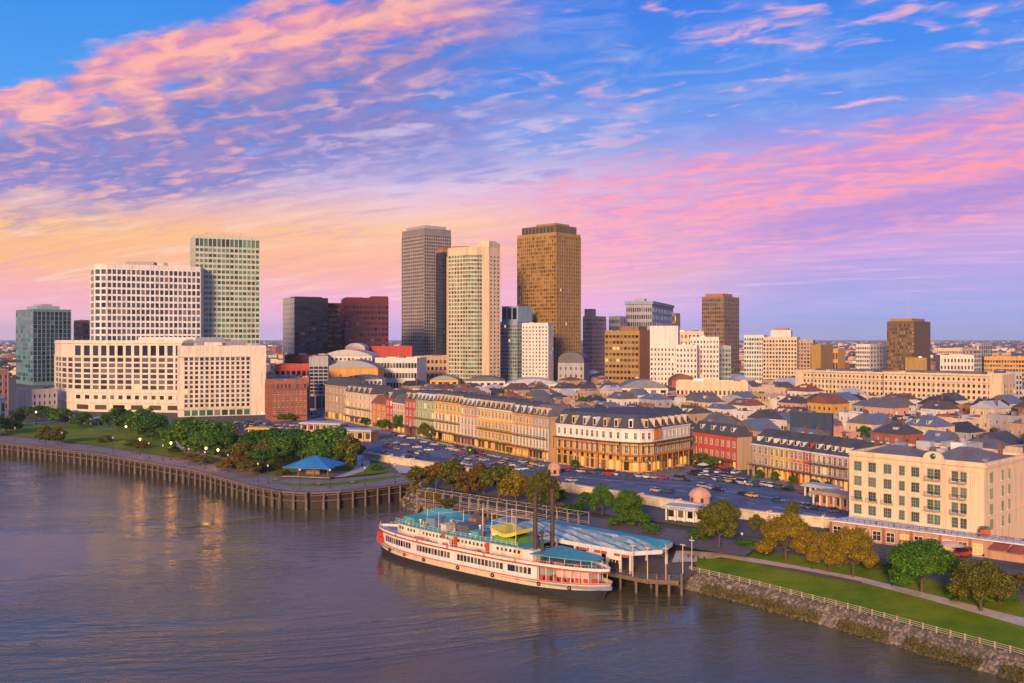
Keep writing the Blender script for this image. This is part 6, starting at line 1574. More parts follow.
for x in (29, 33.8, 45.2): k = MB(); y = halfb(x, 4, 76, 4.3); k.box(x - .55, x + .55, -y - .35, -y + .1, 6.7, 9.2); k.build('door', MATS['boat_red'], up)
k = MB(); k.box(57.1, 60.5, -4.6, -1.5, 6.6, 9.4); k.build('stair_house', MATS['boat_white'], boat)
k = MB(); k.box(29.2, 33.2, -6.3, -5.2, 6.63, 8.6); k.build('store_box', MATS['boat_white'], boat)
# teal roofs
mb = MB(); orf = outline(3, 77, 6.0, 26, x0=8, x1=58); mb.prism(orf, 9.72, 9.95); mb.build('roof', MATS['teal_roof'], boat)
mb = MB(); orr = outline(1, 79.6, 6.9, 22, x0=60.6, x1=77.2); mb.prism(orr, 8.9, 9.1); mb.build('stern_awning', MATS['teal_roof'], boat)
for x in (62, 66, 70, 74, 76.5):
    for s_ in (-1, 1): k = MB(); k.bar((0, 0, 6.6), (0, 0, 8.9), .07, n=6); k.build('post', MATS['boat_white'], boat, (x, s_ * min(5.6, halfb(x, 1, 79.6, 6.9) - .4), 0))
mb = MB()
for s_ in (-1, 1):
    pts = [(x, s_ * (halfb(x, 3, 77, 6.0) - .15)) for x in [9 + 1.75 * i for i in range(28)]]
    for p, q in zip(pts, pts[1:]):
        for z in (10.95, 10.45): mb.beam((*p, z), (*q, z), .06, .06)
    for p in pts: mb.beam((*p, 9.95), (*p, 10.95), .06, .06)
mb.build('roof_rail', MATS['boat_white'], boat)
# deck houses, ladders, vents on the roof
for i, (x0, x1, y0, y1, h, m_) in enumerate(((12, 16, -2.5, 2.5, 1.6, 'teal_roof'), (20, 23.5, -2, 2.6, 2.2, 'deck_blue'), (27, 29, -3.2, .2, 1.5, 'boat_cream'), (31, 36, -1.8, 2.8, 1.9, 'dark_metal'), (38.5, 41, -3.5, -.5, 1.2, 'teal_roof'), (42, 44, .5, 3.5, 2.4, 'boat_white'))):
    k = MB(); k.box(x0, x1, y0, y1, 9.96, 9.96 + h); k.box(x0 - .25, x1 + .25, y0 - .25, y1 + .25, 9.96 + h, 10.1 + h); k.build('deck_house', MATS[m_], boat)
# pilot frame with yellow canopy
mb = MB(); N = 8; cz = lambda u: 13.3 - 1.1 * math.sin(math.pi * u) + .2
v = [(46.5 + 8.5 * i / N, y, cz(i / N)) for i in range(N + 1) for y in (-4.6, 3.6)]; v += [(x, y, z - .9) for x, y, z in v[:]]; m2 = 2 * (N + 1)
mb.add(v, [(2 * i, 2 * i + 2, 2 * i + 3, 2 * i + 1) for i in range(N)] + [(m2 + 2 * i, m2 + 2 * i + 1, m2 + 2 * i + 3, m2 + 2 * i + 2) for i in range(N)] + [(2 * i, m2 + 2 * i, m2 + 2 * i + 2, 2 * i + 2) for i in range(N)] + [(2 * i + 1, 2 * i + 3, m2 + 2 * i + 3, m2 + 2 * i + 1) for i in range(N)] + [(0, 1, m2 + 1, m2), (2 * N, m2 + 2 * N, m2 + 2 * N + 1, 2 * N + 1)]); mb.build('canopy', MATS['canopy_yellow'], boat)
mb = MB(); mb.box(47.2, 54.4, -4.0, 3.0, 9.96, 11.3); mb.build('pilot_house', MATS['canopy_green'], boat)
for x in (46.7, 54.8):
    for y in (-4.4, 3.4): k = MB(); k.bar((0, 0, 9.96), (0, 0, 17.2), .13, .1, 6); k.build('mast', MATS['boat_cream'], boat, (x, y, 0))
mb = MB()
for z in (15.2, 17.0):
    for a, c in (((46.7, -4.4), (54.8, -4.4)), ((54.8, -4.4), (54.8, 3.4)), ((54.8, 3.4), (46.7, 3.4)), ((46.7, 3.4), (46.7, -4.4))): mb.beam((*a, z), (*c, z), .1, .1)
mb.build('mast_frame', MATS['boat_cream'], boat)
for x, y, h in ((40.5, -1, 18.5), (36.6, 3, 16.5), (44.2, 4.2, 16), (30, 2.5, 15), (25, -2, 14.5), (17, 1.5, 14), (50.7, -.4, 16)): k = MB(); k.bar((0, 0, 9.9), (0, 0, h), .12, .07, 6); k.build('mast', MATS['boat_cream'], boat, (x, y, 0))
mb = MB(); mb.beam((40.5, -1, 17.6), (36.6, 3, 16.2), .08, .08); mb.beam((40.5, -1, 17), (46.7, -4.4, 16.9), .06, .06); mb.beam((36.6, 3, 16.2), (44.2, 4.2, 15.8), .06, .06); mb.beam((25, -2, 14), (36.6, 3, 15.8), .05, .05); mb.beam((17, 1.5, 13.6), (25, -2, 14), .05, .05); mb.build('stay', MATS['boat_cream'], boat)
# the two tall dark funnels with crowns and braces
for y in (-2.4, 4.4):
    k = MB(); k.bar((59.4, y, 6.6), (59.4, y, 22.5), .62, .5, 14); k.lathe((59.4, y, 20.2), [(.55, 0), (.68, .2), (.55, .4)], 14); k.lathe((59.4, y, 22.5), [(.5, 0), (.6, .4), (.78, .9), (.7, 1.0)], 14); f_ = k.build('funnel', MATS['funnel'], boat)
    k = MB(); k.lathe((59.4, y, 6.62), [(.95, 0), (.9, 1.2), (.66, 1.7)], 14); k.build('base', MATS['boat_red'], f_); k = MB(); k.bar((59.4, y, 23.4), (59.4, y, 27.8), .1, .04); k.build('finial', MATS['funnel'], f_)
mb = MB()
for z in (12, 16, 20): mb.beam((59.4, -2.4, z), (59.4, 4.4, z), .16, .16)
for a, c in ((12, 16), (16, 20)): mb.beam((59.4, -2.4, a), (59.4, 4.4, c), .1, .1); mb.beam((59.4, 4.4, a), (59.4, -2.4, c), .1, .1)
mb.build('brace', MATS['funnel'], boat)
k = MB(); k.bar((62.2, -3.2, 6.6), (62.2, -3.2, 13.5), .35, .3, 10); k.lathe((62.2, -3.2, 13.5), [(.3, 0), (.6, .6), (.55, .8)], 10); k.build('steam_pipe', MATS['funnel'], boat)
for x in (9, 16.5, 25, 38, 50, 64, 72):          # old tyre fenders along the hull
    k = MB(); n = 10; y = -halfb(x, -1.5, 80.6, 7.9) - .16
    for i in range(n): a0, a1 = 2 * math.pi * i / n, 2 * math.pi * (i + 1) / n; k.bar((x + .42 * math.cos(a0), y, 2.4 + .42 * math.sin(a0)), (x + .42 * math.cos(a1), y, 2.4 + .42 * math.sin(a1)), .17, n=6)
    k.build('tyre_fender', MATS['boat_black' if x != 16.5 else 'boat_red'], boat)
k = MB(); k.bar((-1.2, 0, 3.6), (-1.2, 0, 8.4), .09, .05); k.build('jackstaff', MATS['boat_white'], boat)

# finer fittings: posts of the upper rail, life rings, mooring lines, deck chairs
for s_ in (-1, 1):
    mb = MB(); pts = [(x, s_ * (halfb(x, -1.2, 80.2, 7.75) - .2)) for x in [1 + 1.6 * i for i in range(49)]]
    for p, q in zip(pts, pts[1:]): mb.beam((*p, 7.95), (*q, 7.95), .05, .05)
    for p in pts: mb.beam((*p, 7.4), (*p, 7.95), .05, .05)
    mb.build('upper_rail', MATS['boat_white'], boat)
for x in (12, 22, 34, 47, 57):
    k = MB(); n = 10; y = -halfb(x, -1.2, 80.2, 7.75) - .1
    for i in range(n): a0, a1 = 2 * math.pi * i / n, 2 * math.pi * (i + 1) / n; k.bar((x + .3 * math.cos(a0), y, 7.05 + .3 * math.sin(a0)), (x + .3 * math.cos(a1), y, 7.05 + .3 * math.sin(a1)), .09, n=5)
    k.build('life_ring', MATS['boat_red'], boat)
rn = random.Random(4); 
for i in range(26):
    x, y = rn.uniform(11, 55), rn.uniform(-3.8, 3.8); k = MB(); k.box(-.3, .3, -.3, .3, .3, .42); k.box(-.3, .3, .24, .3, .42, .95); k.box(-.26, .26, -.26, .26, 0, .3); k.build('deck_chair', MATS[rn.choice(['boat_white', 'deck_blue', 'boat_cream', 'timber'])], boat, (x, y, 9.96), rn.uniform(0, 6.3))
for x, y, h, m_ in ((18.5, -2.6, 1.3, 'boat_white'), (24.8, 3, 1.0, 'boat_cream'), (37.4, 1.2, 1.6, 'boat_white'), (41.8, -2.5, 1.1, 'boat_red'), (57, 2, 1.3, 'dark_metal'), (33.8, 3.3, 1.2, 'boat_white')): k = MB(); k.bar((0, 0, 0), (0, 0, h), .22, .2, 8); k.lathe((0, 0, h), [(.2, 0), (.45, .15), (.4, .4), (.1, .5)], 8); k.build('vent_cowl', MATS[m_], boat, (x, y, 9.96))
mb = MB(); mb.beam((59.4, -2.4, 21.5), (78, 0, 9.2), .05, .05); mb.beam((59.4, 4.4, 21.5), (78, 0, 9.2), .05, .05); mb.beam((59.4, -2.4, 21.5), (40.5, -1, 17.8), .05, .05); mb.beam((59.4, 4.4, 21.5), (44.2, 4.2, 15.9), .05, .05); mb.build('funnel_stay', MATS['iron'], boat)

# landing barge with teal decks behind the boat
t = thing('landing_barge', 'teal decked landing barge with hipped teal roof behind the riverboat', 'barge', bw(0, 0), BA)
mb = MB(); mb.box(-4, 40, 10.5, 32, -1, 3.6); mb.build('hull', MATS['dark_metal'], t); mb = MB(); mb.box(-4.2, 40.2, 10.3, 32.2, 3.61, 3.8); mb.build('deck', MATS['teal_roof'], t)
mb = MB(); mb.box(-2, 15, 13, 25, 3.8, 7.0); mb.build('house', MATS['boat_cream'], t)
mb = MB(); mb.add([(-4.5, 11.5, 7), (17, 11.5, 7), (17, 26.5, 7), (-4.5, 26.5, 7), (3, 19, 10.2), (9.5, 19, 10.2), (-4.5, 11.5, 6.8), (17, 11.5, 6.8), (17, 26.5, 6.8), (-4.5, 26.5, 6.8)], [(0, 1, 5, 4), (1, 2, 5), (2, 3, 4, 5), (3, 0, 4), (6, 7, 1, 0), (7, 8, 2, 1), (8, 9, 3, 2), (9, 6, 0, 3), (9, 8, 7, 6)]); mb.build('roof', MATS['teal_roof'], t)
mb = MB(); mb.box(19, 38, 11.5, 31, 7.2, 7.45); mb.build('awning', MATS['teal_roof'], t)
for x in (19.5, 25, 31, 37.5):
    for y in (13.4, 28.6): k = MB(); k.bar((0, 0, 3.8), (0, 0, 7.2), .12, n=6); k.build('post', MATS['boat_cream'], t, (x, y, 0))
for i, (x0, x1, y0, y1, h, m_) in enumerate(((20, 23, 15, 19, 2.4, 'brown_wall'), (27, 30, 20, 25, 2.2, 'deck_blue'), (33, 36, 15, 18, 1.6, 'dark_metal'))): k = MB(); k.box(x0, x1, y0, y1, 7.46, 7.46 + h); k.build('roof_unit', MATS[m_], t)
mb = MB()
for x0, x1, y in ((-4, 40, 10.5), (-4, 40, 32), (19, 38, 13.1)):
    zb = 7.45 if y == 13.1 else 3.8
    mb.beam((x0, y, zb + 1.1), (x1, y, zb + 1.1), .07, .07); mb.beam((x0, y, zb + .6), (x1, y, zb + .6), .05, .05); n = int((x1 - x0) / 2)
    for i in range(n + 1): xx = x0 + (x1 - x0) * i / n; mb.beam((xx, y, zb), (xx, y, zb + 1.1), .07, .07)
mb.build('railing', MATS['boat_cream'], t)
# boarding walkway: pale steel frames along the bank
M('walk_steel', (0.40, 0.31, 0.24), rough=.7)
t = thing('boarding_walkway', 'pale steel framed boarding walkway along the bank behind the boat', 'walkway', bw(0, 0), BA)
mb = MB(); mb.box(-24, 44, 36, 41, 6.5, 6.8); mb.build('deck', MATS['weathered_timber'], t)
mb = MB()
for y in (36.1, 40.9):
    for z in (7.4, 7.9, 10.6): mb.beam((-24, y, z), (44, y, z), .12, .12)
for i in range(18): mb.beam((-24 + i * 4, 36.1, 10.6), (-24 + i * 4, 40.9, 10.6), .12, .12)
mb.build('rail', MATS['walk_steel'], t)
for i in range(18):
    for y in (36.1, 40.9): k = MB(); k.box(-.09, .09, -.09, .09, -1.5, 10.7); k.build('post', MATS['walk_steel'], t, (-24 + i * 4, y, 0))
for x in (4, 30): mb = MB(); mb.beam((x, 32, 4.2), (x, 36.2, 6.7), 2.2, .2); mb.build('gangway', MATS['weathered_timber'], t)

# striped terminal roof on white posts over a timber dock
m, nt, b = new_mat('striped_roof'); S.T = nt
tc = nt.nodes.new('ShaderNodeTexCoord'); sp = nt.nodes.new('ShaderNodeSeparateXYZ'); nt.links.new(tc.outputs['Object'], sp.inputs[0]); x_, y_ = S(sp.outputs[0]), S(sp.outputs[1])
nz = noise(S(tc.outputs['Object']), .25, 4, .6); ph = S.m('FRACT', (x_ * .28 + y_ * .9 + (nz - .5) * 2.6) / 2.6); st_ = sstep(ph, .22, .32) * (1 - sstep(ph, .86, .94)); inner_ = sstep(y_ - (nz - .5) * 3 + (x_ - 60) * .05, 20.4, 19.2) * sstep(x_, 38.2, 39)
c = mixc(st_ * inner_, mixc(sstep(nz, .4, .65), (50, 150, 142), (96, 172, 160)), mixc(sstep(nz, .35, .6), (222, 208, 180), (170, 152, 140))); c = mixc(sstep(noise(S(tc.outputs['Object']), 1.8, 4, .6), .55, .75) * .35, c, (96, 92, 96))
nt.links.new(c.k, b.inputs['Base Color']); b.inputs['Roughness'].default_value = .6; MATS['striped_roof'] = m
tm = thing('terminal', 'open dock terminal with teal and white striped roof on white posts', 'terminal', bw(0, 0), BA)
mb = MB(); v = [(37, 10.5, 9.5), (79, 10.5, 9.5), (83.5, 17, 9.3), (81, 26, 9.9), (37, 27, 10.2), (42, 19, 11.0), (74, 19, 11.0)]; v += [(x, y, z - .35) for x, y, z in v]
mb.add(v, [(0, 1, 6, 5), (1, 2, 6), (2, 3, 6), (3, 4, 5, 6), (4, 0, 5)] + [(7, 8, 1, 0), (8, 9, 2, 1), (9, 10, 3, 2), (10, 11, 4, 3), (11, 7, 0, 4)] + [(11, 10, 9, 8, 7)]); mb.build('roof', MATS['striped_roof'], tm)
mb = MB()
for a, c in (((37, 10.3), (79.1, 10.3)), ((79.1, 10.3), (83.8, 17)), ((83.8, 17), (81.2, 26.2))):
    mb.beam((*a, 9.0), (*c, 9.0), .3, 1.0)
mb.build('fascia', MATS['boat_white'], tm)
for i, x in enumerate((44, 50, 56, 62, 68, 72, 76, 79)):
    k = MB(); k.box(-.26, .26, -.26, .26, 3.9, 8.6); k.build('post', MATS['boat_white'], tm, (x, 10.6, 0))
for x in (44, 54, 64, 74, 80): k = MB(); k.box(-.26, .26, -.26, .26, 3.9, 9.7); k.build('post', MATS['boat_white'], tm, (x, 25.4, 0))
for x0 in (66, 72): # white lattice screens hung between the front posts
    k = MB(); k.box(x0, x0 + 4.6, 10.0, 10.2, 6.9, 8.6)
    for i in range(5): k.beam((x0 + i * .95, 9.95, 6.2), (x0 + .6 + i * .95, 9.95, 8.6), .1, .12)
    k.build('screen', MATS['boat_white'], tm)
for i, x in enumerate((64.5, 66, 69.5, 71.5, 75.5, 78)): k = MB(); k.box(-.8, .8, -.25, .25, 8.0, 8.55); k.build('hanging_basket', MATS['terrace_red' if i % 2 else 'boat_red'], tm, (x, 9.8, 0))
mb = MB(); mb.box(48, 66, 14, 24, 4.0, 7.6); mb.build('kiosk_room', MATS['dark_wall'], tm)
dk = thing('dock', 'timber dock on piles below the striped terminal roof', 'dock', bw(0, 0), BA)
mb = MB(); mb.prism([(38, 8.9), (84, 8.9), (91, 13), (89, 25), (84, 31), (38, 33)], 3.4, 3.85); mb.build('deck', MATS['weathered_timber'], dk); mb = MB(); mb.box(38.5, 85, 9.2, 9.6, 2.8, 3.38); mb.beam((84, 9.3, 3.1), (91, 13.2, 3.1), .4, .6); mb.build('beam', MATS['timber'], dk)
for x in [40 + 4.6 * i for i in range(10)]:
    for y in (9.4, 16): k = MB(); k.bar((0, 0, -2), (0, 0, 3.4), .33, .3, 8); k.build('pile', MATS['weathered_timber'], dk, (x, y, 0))
for x, y in ((86.5, 10.6), (89, 12.0), (90.9, 14.6)): k = MB(); k.bar((0, 0, -2), (0, 0, 5.2), .4, .34, 8); k.build('pile', MATS['weathered_timber'], dk, (x, y, 0))
mb = MB(); pts = [(66, 9.1), (84, 9.1), (90.8, 13.1)]
for a, c in zip(pts, pts[1:]):
    for z in (4.95, 4.4): mb.beam((*a, z), (*c, z), .08, .08)
    n = int(math.dist(a, c) / 2)
    for i in range(n + 1): q = (a[0] + (c[0] - a[0]) * i / n, a[1] + (c[1] - a[1]) * i / n); mb.beam((*q, 3.85), (*q, 5.0), .08, .08)
mb.build('railing', MATS['weathered_timber'], dk)
for i, (x, y) in enumerate(((84.5, 9.6), (88.2, 11.9), (89.2, 18), (88.2, 24.0), (80.5, 9.3))):
    t = thing('light_mast', '', 'mast', bw(x, y, 3.85), BA, 'thin pale masts around the dock'); mb = MB(); mb.bar((0, 0, 0), (0, 0, 7.5 + (i % 2)), .13, .09, 6); mb.build('pole', MATS['boat_cream'], t); mb = MB(); mb.box(-.7, .7, -.12, .12, 7.4, 7.6); mb.build('crossbar', MATS['boat_cream'], t); auto(t, 'thin pale mast with a crossbar')
for i, (px, py) in enumerate(((688, 558.5), (693, 559.5), (698, 560.2), (704, 560.8))):
    p = slope_pt(px, py); t = thing('bollard', f'short dark bollard where the dock path meets the lawn, {["first","second","third","last"][i]} from the dock', 'bollard', p, 0, 'bollards at the dock path'); mb = MB(); mb.lathe((0, 0, 0), [(.18, 0), (.14, .1), (.13, .85), (.2, .95), (.1, 1.1)], 10); mb.build('post', MATS['iron'], t)
# ------------------------------------------------------------------ cars
CC = [('white', (.62, .62, .60)), ('silver', (.40, .41, .43)), ('black', (.02, .02, .023)), ('dark grey', (.09, .095, .105)), ('dark blue', (.03, .06, .16)), ('red', (.40, .03, .025)), ('yellow', (.70, .40, .03)), ('beige', (.45, .36, .26))]
for n_, c_ in CC: mat('car_' + n_.replace(' ', '_'), c_, rough=.3, var=.06, spec=.6, coat=.4); MATS['car_' + n_] = bpy.data.materials['car_' + n_.replace(' ', '_')]
M('tyre', (.018, .018, .02), rough=.9); M('rim', (.4, .4, .42), rough=.35, metal=.8); MATS['car_glass'] = glass('car_glass', (.02, .025, .03), lit=0, pale=0, rough=.06); M('headlamp', (.7, .7, .66), rough=.2); M('taillamp', (.4, .02, .01), rough=.3)
def prof_mesh(name, prof, w, tops, mats, inset=.0):
    """side profile (x, z) extruded across, narrowing upward"""
    mb = MB(); n = len(prof); yy = [w / 2 - max(0, z - tops) * inset for x, z in prof]
    mb.add([(x, -y, z) for (x, z), y in zip(prof, yy)] + [(x, y, z) for (x, z), y in zip(prof, yy)], [(i, n + i, n + (i + 1) % n, (i + 1) % n) for i in range(n)] + [tuple(range(n)), tuple(range(2 * n - 1, n - 1, -1))])
    me = mb.mesh(name, mats); bm = bmesh.new(); bm.from_mesh(me); bmesh.ops.recalc_face_normals(bm, faces=bm.faces); bm.to_mesh(me); bm.free(); return me
SHAPES = {
 'saloon car': (4.6, 1.82, [(-2.3, .35), (-2.3, .75), (-2.15, .92), (-1.35, .98), (1.15, .96), (2.15, .82), (2.3, .6), (2.28, .35), (1.8, .24), (-1.8, .24)], [(-1.45, .97), (-.85, 1.40), (.25, 1.42), (1.05, .96)]),
 'hatchback': (4.0, 1.75, [(-2.0, .35), (-2.0, .85), (-1.9, .98), (1.0, .96), (1.85, .82), (2.0, .6), (1.98, .35), (1.5, .24), (-1.5, .24)], [(-1.92, .97), (-1.55, 1.45), (.2, 1.47), (.95, .95)]),
 'sport utility car': (4.7, 1.92, [(-2.35, .42), (-2.35, 1.0), (-2.25, 1.12), (1.1, 1.1), (2.2, .98), (2.35, .7), (2.33, .42), (1.9, .3), (-1.9, .3)], [(-2.25, 1.11), (-2.0, 1.72), (.2, 1.74), (1.0, 1.1)]),
 'van': (5.3, 2.0, [(-2.65, .4), (-2.65, 1.25), (-2.6, 1.3), (1.5, 1.28), (2.5, 1.05), (2.65, .75), (2.6, .4), (2.2, .3), (-2.2, .3)], [(-2.6, 1.29), (-2.5, 2.25), (.9, 2.27), (1.6, 1.27)])}
PROT = {}
def car_proto(kind, color):
    Lc, w, body, cab = SHAPES[kind]
    t = thing('parked_car', 'x', 'van' if kind == 'van' else 'car', (0, 0, -500), 0, 'parked cars')
    link('body', prof_mesh('body', body, w, 99, [MATS['car_' + color]]), t)
    zc = cab[0][1]; cabin = link('cabin', prof_mesh('cabin', [(x, z + .004) for x, z in cab], w - .1, zc, [MATS['car_glass']], .28), t)
    top = [(x + (.06 if i == 0 else -.06), z) for i, (x, z) in enumerate(cab[1:3])]; rb = MB(); zt = cab[1][1]; yw = (w - .1) / 2 - (zt - zc) * .28
    rb.box(top[0][0] - .08, top[1][0] + .08, -yw - .02, yw + .02, zt - .03, zt + .06); rb.build('roof', MATS['car_' + color], t)
    k = PROT.get('wheel')
    if not k:
        a = MB(); a.bar((0, -.11, 0), (0, .11, 0), .33, n=12); b_ = MB(); b_.bar((0, -.125, 0), (0, .125, 0), .2, n=10); k = PROT['wheel'] = (a.mesh('tyre', [MATS['tyre']]), b_.mesh('rim', [MATS['rim']]))
    for sx in (-Lc * .3, Lc * .3):
        for sy in (-1, 1): link('wheel', k[0], t, (sx, sy * (w / 2 - .1), .33))
    for nm, x, m_ in (('headlight', Lc / 2 - .02, 'headlamp'), ('tail_light', -Lc / 2 + .02, 'taillamp')):
        for sy in (-1, 1): q = MB(); q.box(x - .04, x + .04, sy * (w / 2 - .3) - .17, sy * (w / 2 - .3) + .17, .62, .78); q.build(nm, MATS[m_], t)
    PROT[(kind, color)] = [t, True]
rc = random.Random(5)
CARN = 0
def car(p, rz, color=None, kind=None, z=LAND + .012):
    global CARN
    color = color or rc.choices([c[0] for c in CC], (4, 5, 5, 6, 4, 2, 1.8, 3))[0]; kind = kind or rc.choices(list(SHAPES), (5, 3, 4, 1))[0]
    if (kind, color) not in PROT: car_proto(kind, color)
    e = PROT[(kind, color)]; q = (p[0], p[1], z)
    if e[1]: o = e[0]; o.location = q; o.rotation_euler[2] = rz; e[1] = False
    else: o = dup(e[0], q, rz, 'x')
    auto(o, f'{color} {kind}'); CARN += 1
    return o
def car_row(a, c, n, off, head, gap=.12, cols=None, kinds=None):
    A, C_ = gp(*a), gp(*c); d = C_ - A; t = d.normalized(); nn = Vector((-t.y, t.x, 0))
    for i in range(n):
        if rc.random() < gap: continue
        p = A + d * ((i + .5) / n) + nn * off + t * rc.uniform(-.3, .3); car(p, math.atan2(t.y, t.x) + head + rc.uniform(-.03, .03) + (math.pi if rc.random() < .4 else 0), rc.choice(cols) if cols else None, rc.choice(kinds) if kinds else None)
# kerb parking before the fronts, two bays in the middle of the lot, bays by the wall
car_row((410, 437), (470, 451), 14, 0, 0, .15); car_row((470, 452), (556, 470), 16, 0, 0, .15); car_row((556, 470.5), (690, 481.5), 18, 0, 0, .1); car_row((700, 478), (760, 487), 9, 0, 0, .1); car_row((752, 483.5), (846, 502), 11, 0, 0, .1)
car_row((392, 434), (470, 455), 16, 0, 1.2, .2); car_row((470, 458), (560, 477), 20, 0, 1.2, .3)
car_row((385, 441), (520, 471), 30, 0, 1.2, .45); car_row((385, 447), (470, 466), 22, 0, 0, .45); car_row((700, 487), (800, 506), 12, 0, 0, .55); car_row((560, 480), (700, 497), 16, 0, 0, .72)
car_row((372, 452), (420, 461), 12, 0, 0, .35)
for y0, y1, n, g_ in ((423, 427, 22, .1), (426, 430, 22, .1), (429.5, 434, 20, .15), (433, 437.5, 16, .2)): car_row((236, y0), (308, y1), n, 0, 1.3, g_)
car_row((286, 419), (318, 413), 7, 0, 1.2, .2); car_row((292, 421), (322, 416), 8, 0, .2, .2); car_row((700, 472), (738, 474), 7, 0, 1.2, .05, ['white', 'silver', 'white', 'black']); car_row((690, 474), (740, 482), 9, 0, 1.1, .2)
car_row((60, 421), (110, 427), 9, 0, .2, .4); car_row((940, 556), (1010, 556.5), 8, 0, .4, .15, ['black', 'dark grey', 'dark blue', 'red']); car_row((850, 532), (930, 551), 7, -1, 0, .5); car_row((795, 506), (838, 513), 8, 0, 1.1, .1, ['dark blue', 'dark grey', 'black'])
print('cars', CARN)
# painted bay lines and lane stripes
lines = MB(); z = LAND + .014
def stripe(a, c, n, w=.14, ln=5.0, head=0.0, dash=None):
    A, C_ = gp(*a), gp(*c); d = C_ - A; t = d.normalized()
    if dash:
        L_ = d.length; u = 0
        while u < L_: p, q = A + t * u, A + t * min(L_, u + dash); nn = Vector((-t.y, t.x, 0)) * w / 2; lines.quad((p - nn)[:2] + (z,), (q - nn)[:2] + (z,), (q + nn)[:2] + (z,), (p + nn)[:2] + (z,)); u += dash * 2.4
        return
    for i in range(n + 1):
        p = A + d * i / n; h = Matrix.Rotation(head, 3, 'Z') @ t; nn = Vector((-h.y, h.x, 0)) * w / 2; a_, c_ = p - h * ln / 2, p + h * ln / 2
        lines.quad((a_ - nn)[:2] + (z,), (c_ - nn)[:2] + (z,), (c_ + nn)[:2] + (z,), (a_ + nn)[:2] + (z,))
stripe((392, 434), (470, 455), 16, head=1.2); stripe((470, 458), (560, 477), 20, head=1.2); stripe((385, 441), (520, 471), 30, head=1.2); stripe((690, 474), (740, 482), 9, head=1.1)
stripe((410, 452), (690, 492), 0, dash=5, w=.35); stripe((690, 492), (840, 519), 0, dash=5, w=.35); stripe((560, 476), (700, 487.5), 0, dash=200, w=.3); stripe((480, 473), (830, 522), 0, dash=400, w=.3); stripe((700, 487.5), (846, 508), 0, dash=200, w=.3)
struct(lines.build('road_marking', MATS['paint_white'])); 
# kerbed strip of pavement before the fronts
for nm, pts in (('pavement', ((329, 418.5), (470, 447.4), (553, 464.6), (546, 466.8), (466, 450.6), (326, 420.5))), ('pavement', ((557, 464.5), (600, 470.6), (650, 473.4), (690, 465.5), (700, 471), (655, 478.5), (600, 474.5), (557, 468.6))), ('pavement', ((752, 475.4), (846, 492.8), (846, 498), (750, 480)))):
    q = MB(); P = [gp(*p) for p in pts]; q.prism([(p.x, p.y) for p in P][::-1] if sum((P[i - 1].x * P[i].y - P[i].x * P[i - 1].y) for i in range(len(P))) < 0 else [(p.x, p.y) for p in P], LAND - .1, LAND + .13); struct(q.build(nm, MATS['paving']))
# market parasols and awning stalls by the red house
for px, py, c_, lab, r in ((703, 470.5, 'white_wall', 'white market parasol before the bright red townhouse', 2.6), (716, 468, 'tin_roof', 'grey market parasol before the bright red townhouse', 2.4), (680, 471.5, 'ochre_wall', 'ochre market parasol at the corner house', 2.2), (951, 554, 'boat_pink', 'broad pink parasol by the hotel podium corner', 3.6), (1006, 549, 'orange_wall', 'orange parasol on the pavement right of the hotel', 2.6)):
    t = thing('parasol', lab, 'parasol', gp(px, py)); mb = MB(); mb.lathe((0, 0, 2.4), [(r, 0), (r * .55, .5), (.08, .9)], 10, smooth=False); mb.build('canopy', MATS[c_], t); mb = MB(); mb.bar((0, 0, 0), (0, 0, 3.2), .05); mb.lathe((0, 0, 0), [(.35, 0), (.3, .12)], 8); mb.build('pole', MATS['iron'], t)
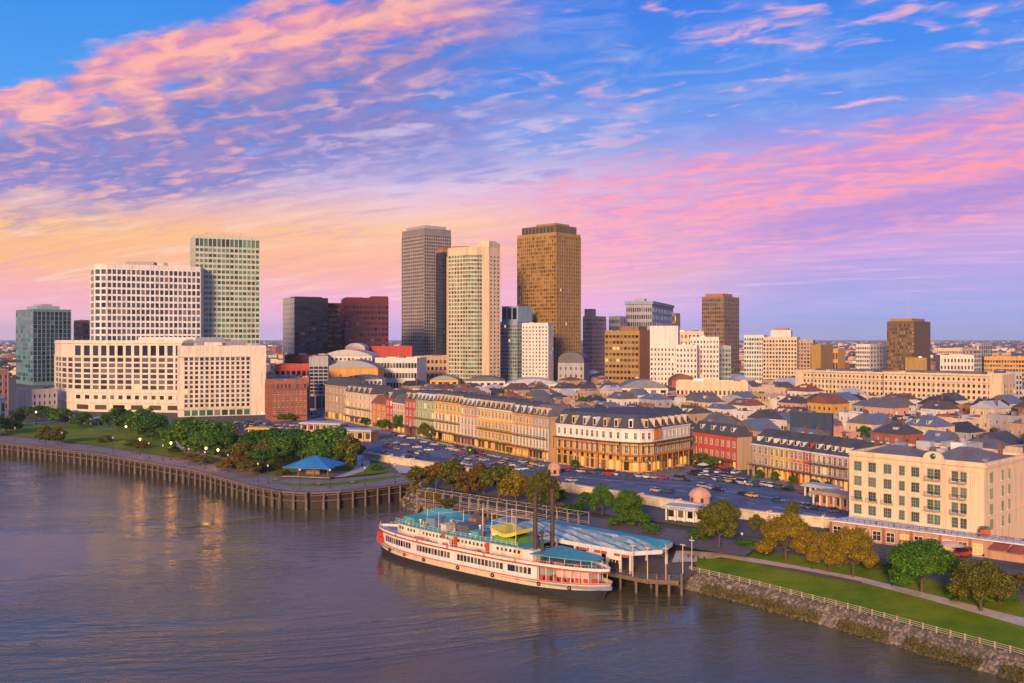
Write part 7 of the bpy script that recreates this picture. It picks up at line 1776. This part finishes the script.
# ------------------------------------------------------------------ labels that say where: nearest landmark, then order of distance
MARKS = []
for b in BLDS:
    l = b.root.get('label')
    if l: MARKS.append((b.root, l, b.wor(b.w / 2, 0, b.h)))
SHORT = {}
def short(l):
    """the noun phrase a landmark is known by"""
    for cut in (' with ', ' beside ', ' behind ', ' between ', ' below ', ' at the ', ' in front ', ' next to ', ' in the ', ' before ', ' over ', ' above ', ' just ', ' against ', ' joined ', ' amid ', ' touching ', ' right of ', ' left of ', ' on the ', ' from the ', ' standing ', ' under ', ' rising ', ' among '):
        if cut in l: l = l.split(cut)[0]
    return l.rstrip(',')
seen_ = {}
for o, l, p in MARKS: seen_[short(l)] = seen_.get(short(l), 0) + 1
EXTRA = [('riverboat', boat), ('blue roofed pavilion', bpy.data.objects['pavilion']), ('striped terminal roof', tm)]
REFS = [(short(l), p, o) for o, l, p in MARKS if seen_[short(l)] == 1 and len(short(l).split()) <= 6] + [(n, Vector(o.location) if n != 'striped terminal roof' else bw(60, 18, 9), o) for n, o in EXTRA]
def pic(p): return 512 + FPX * p.x / max(p.y, 1), HORIZON + (CAM_Z - p.z) * FPX / max(p.y, 1)
ORD = ['', 'second ', 'third ', 'fourth ', 'fifth ', 'sixth ', 'seventh ', 'eighth ', 'ninth ', 'tenth ', 'eleventh ', 'twelfth ', 'thirteenth ', 'fourteenth ', 'fifteenth ', 'sixteenth ']
bpy.context.view_layer.update()
groups = {}
for o, base in AUTO:
    p = Vector(o.location); x, y = pic(p); best = None
    for n, q, ro in REFS:
        if ro == o: continue
        u, v = pic(q); k = (u - x) ** 2 + 2.0 * (v - y) ** 2
        if best is None or k < best[0]: best = (k, n, q)
    _, n, q = best; u, v = pic(q); groups.setdefault((base, n), []).append((o, p, q, x - u))
for (base, n), items in groups.items():
    items.sort(key=lambda i: (i[1].xy - i[2].xy).length)
    for k, (o, p, q, dxp) in enumerate(items):
        rel = 'in front of' if p.y < q.y - 12 else 'behind' if p.y > q.y + 12 else 'beside'
        if len(items) == 1 and len(f'{base} {rel} the {n}'.split()) > 16: rel = 'near'
        if len(items) == 1: o['label'] = f'{base} {rel} the {n}'
        else: o['label'] = f'{base}, {ORD[k] if k < len(ORD) else str(k + 1) + "th "}nearest the {n}'
# ------------------------------------------------------------------ the evening air
m = bpy.data.materials.new('haze'); m.use_nodes = True; nt = m.node_tree; nt.nodes.clear()
out = nt.nodes.new('ShaderNodeOutputMaterial'); pv = nt.nodes.new('ShaderNodeVolumePrincipled')
pv.inputs['Color'].default_value = (0.74, 0.76, 0.92, 1); pv.inputs['Density'].default_value = 0.00005; pv.inputs['Anisotropy'].default_value = 0.0
nt.links.new(pv.outputs[0], out.inputs['Volume'])
mb = MB(); mb.box(-16500, 16500, -2300, 16500, -5, 245); hz = mb.build('haze', m); hz['kind'] = 'stuff'
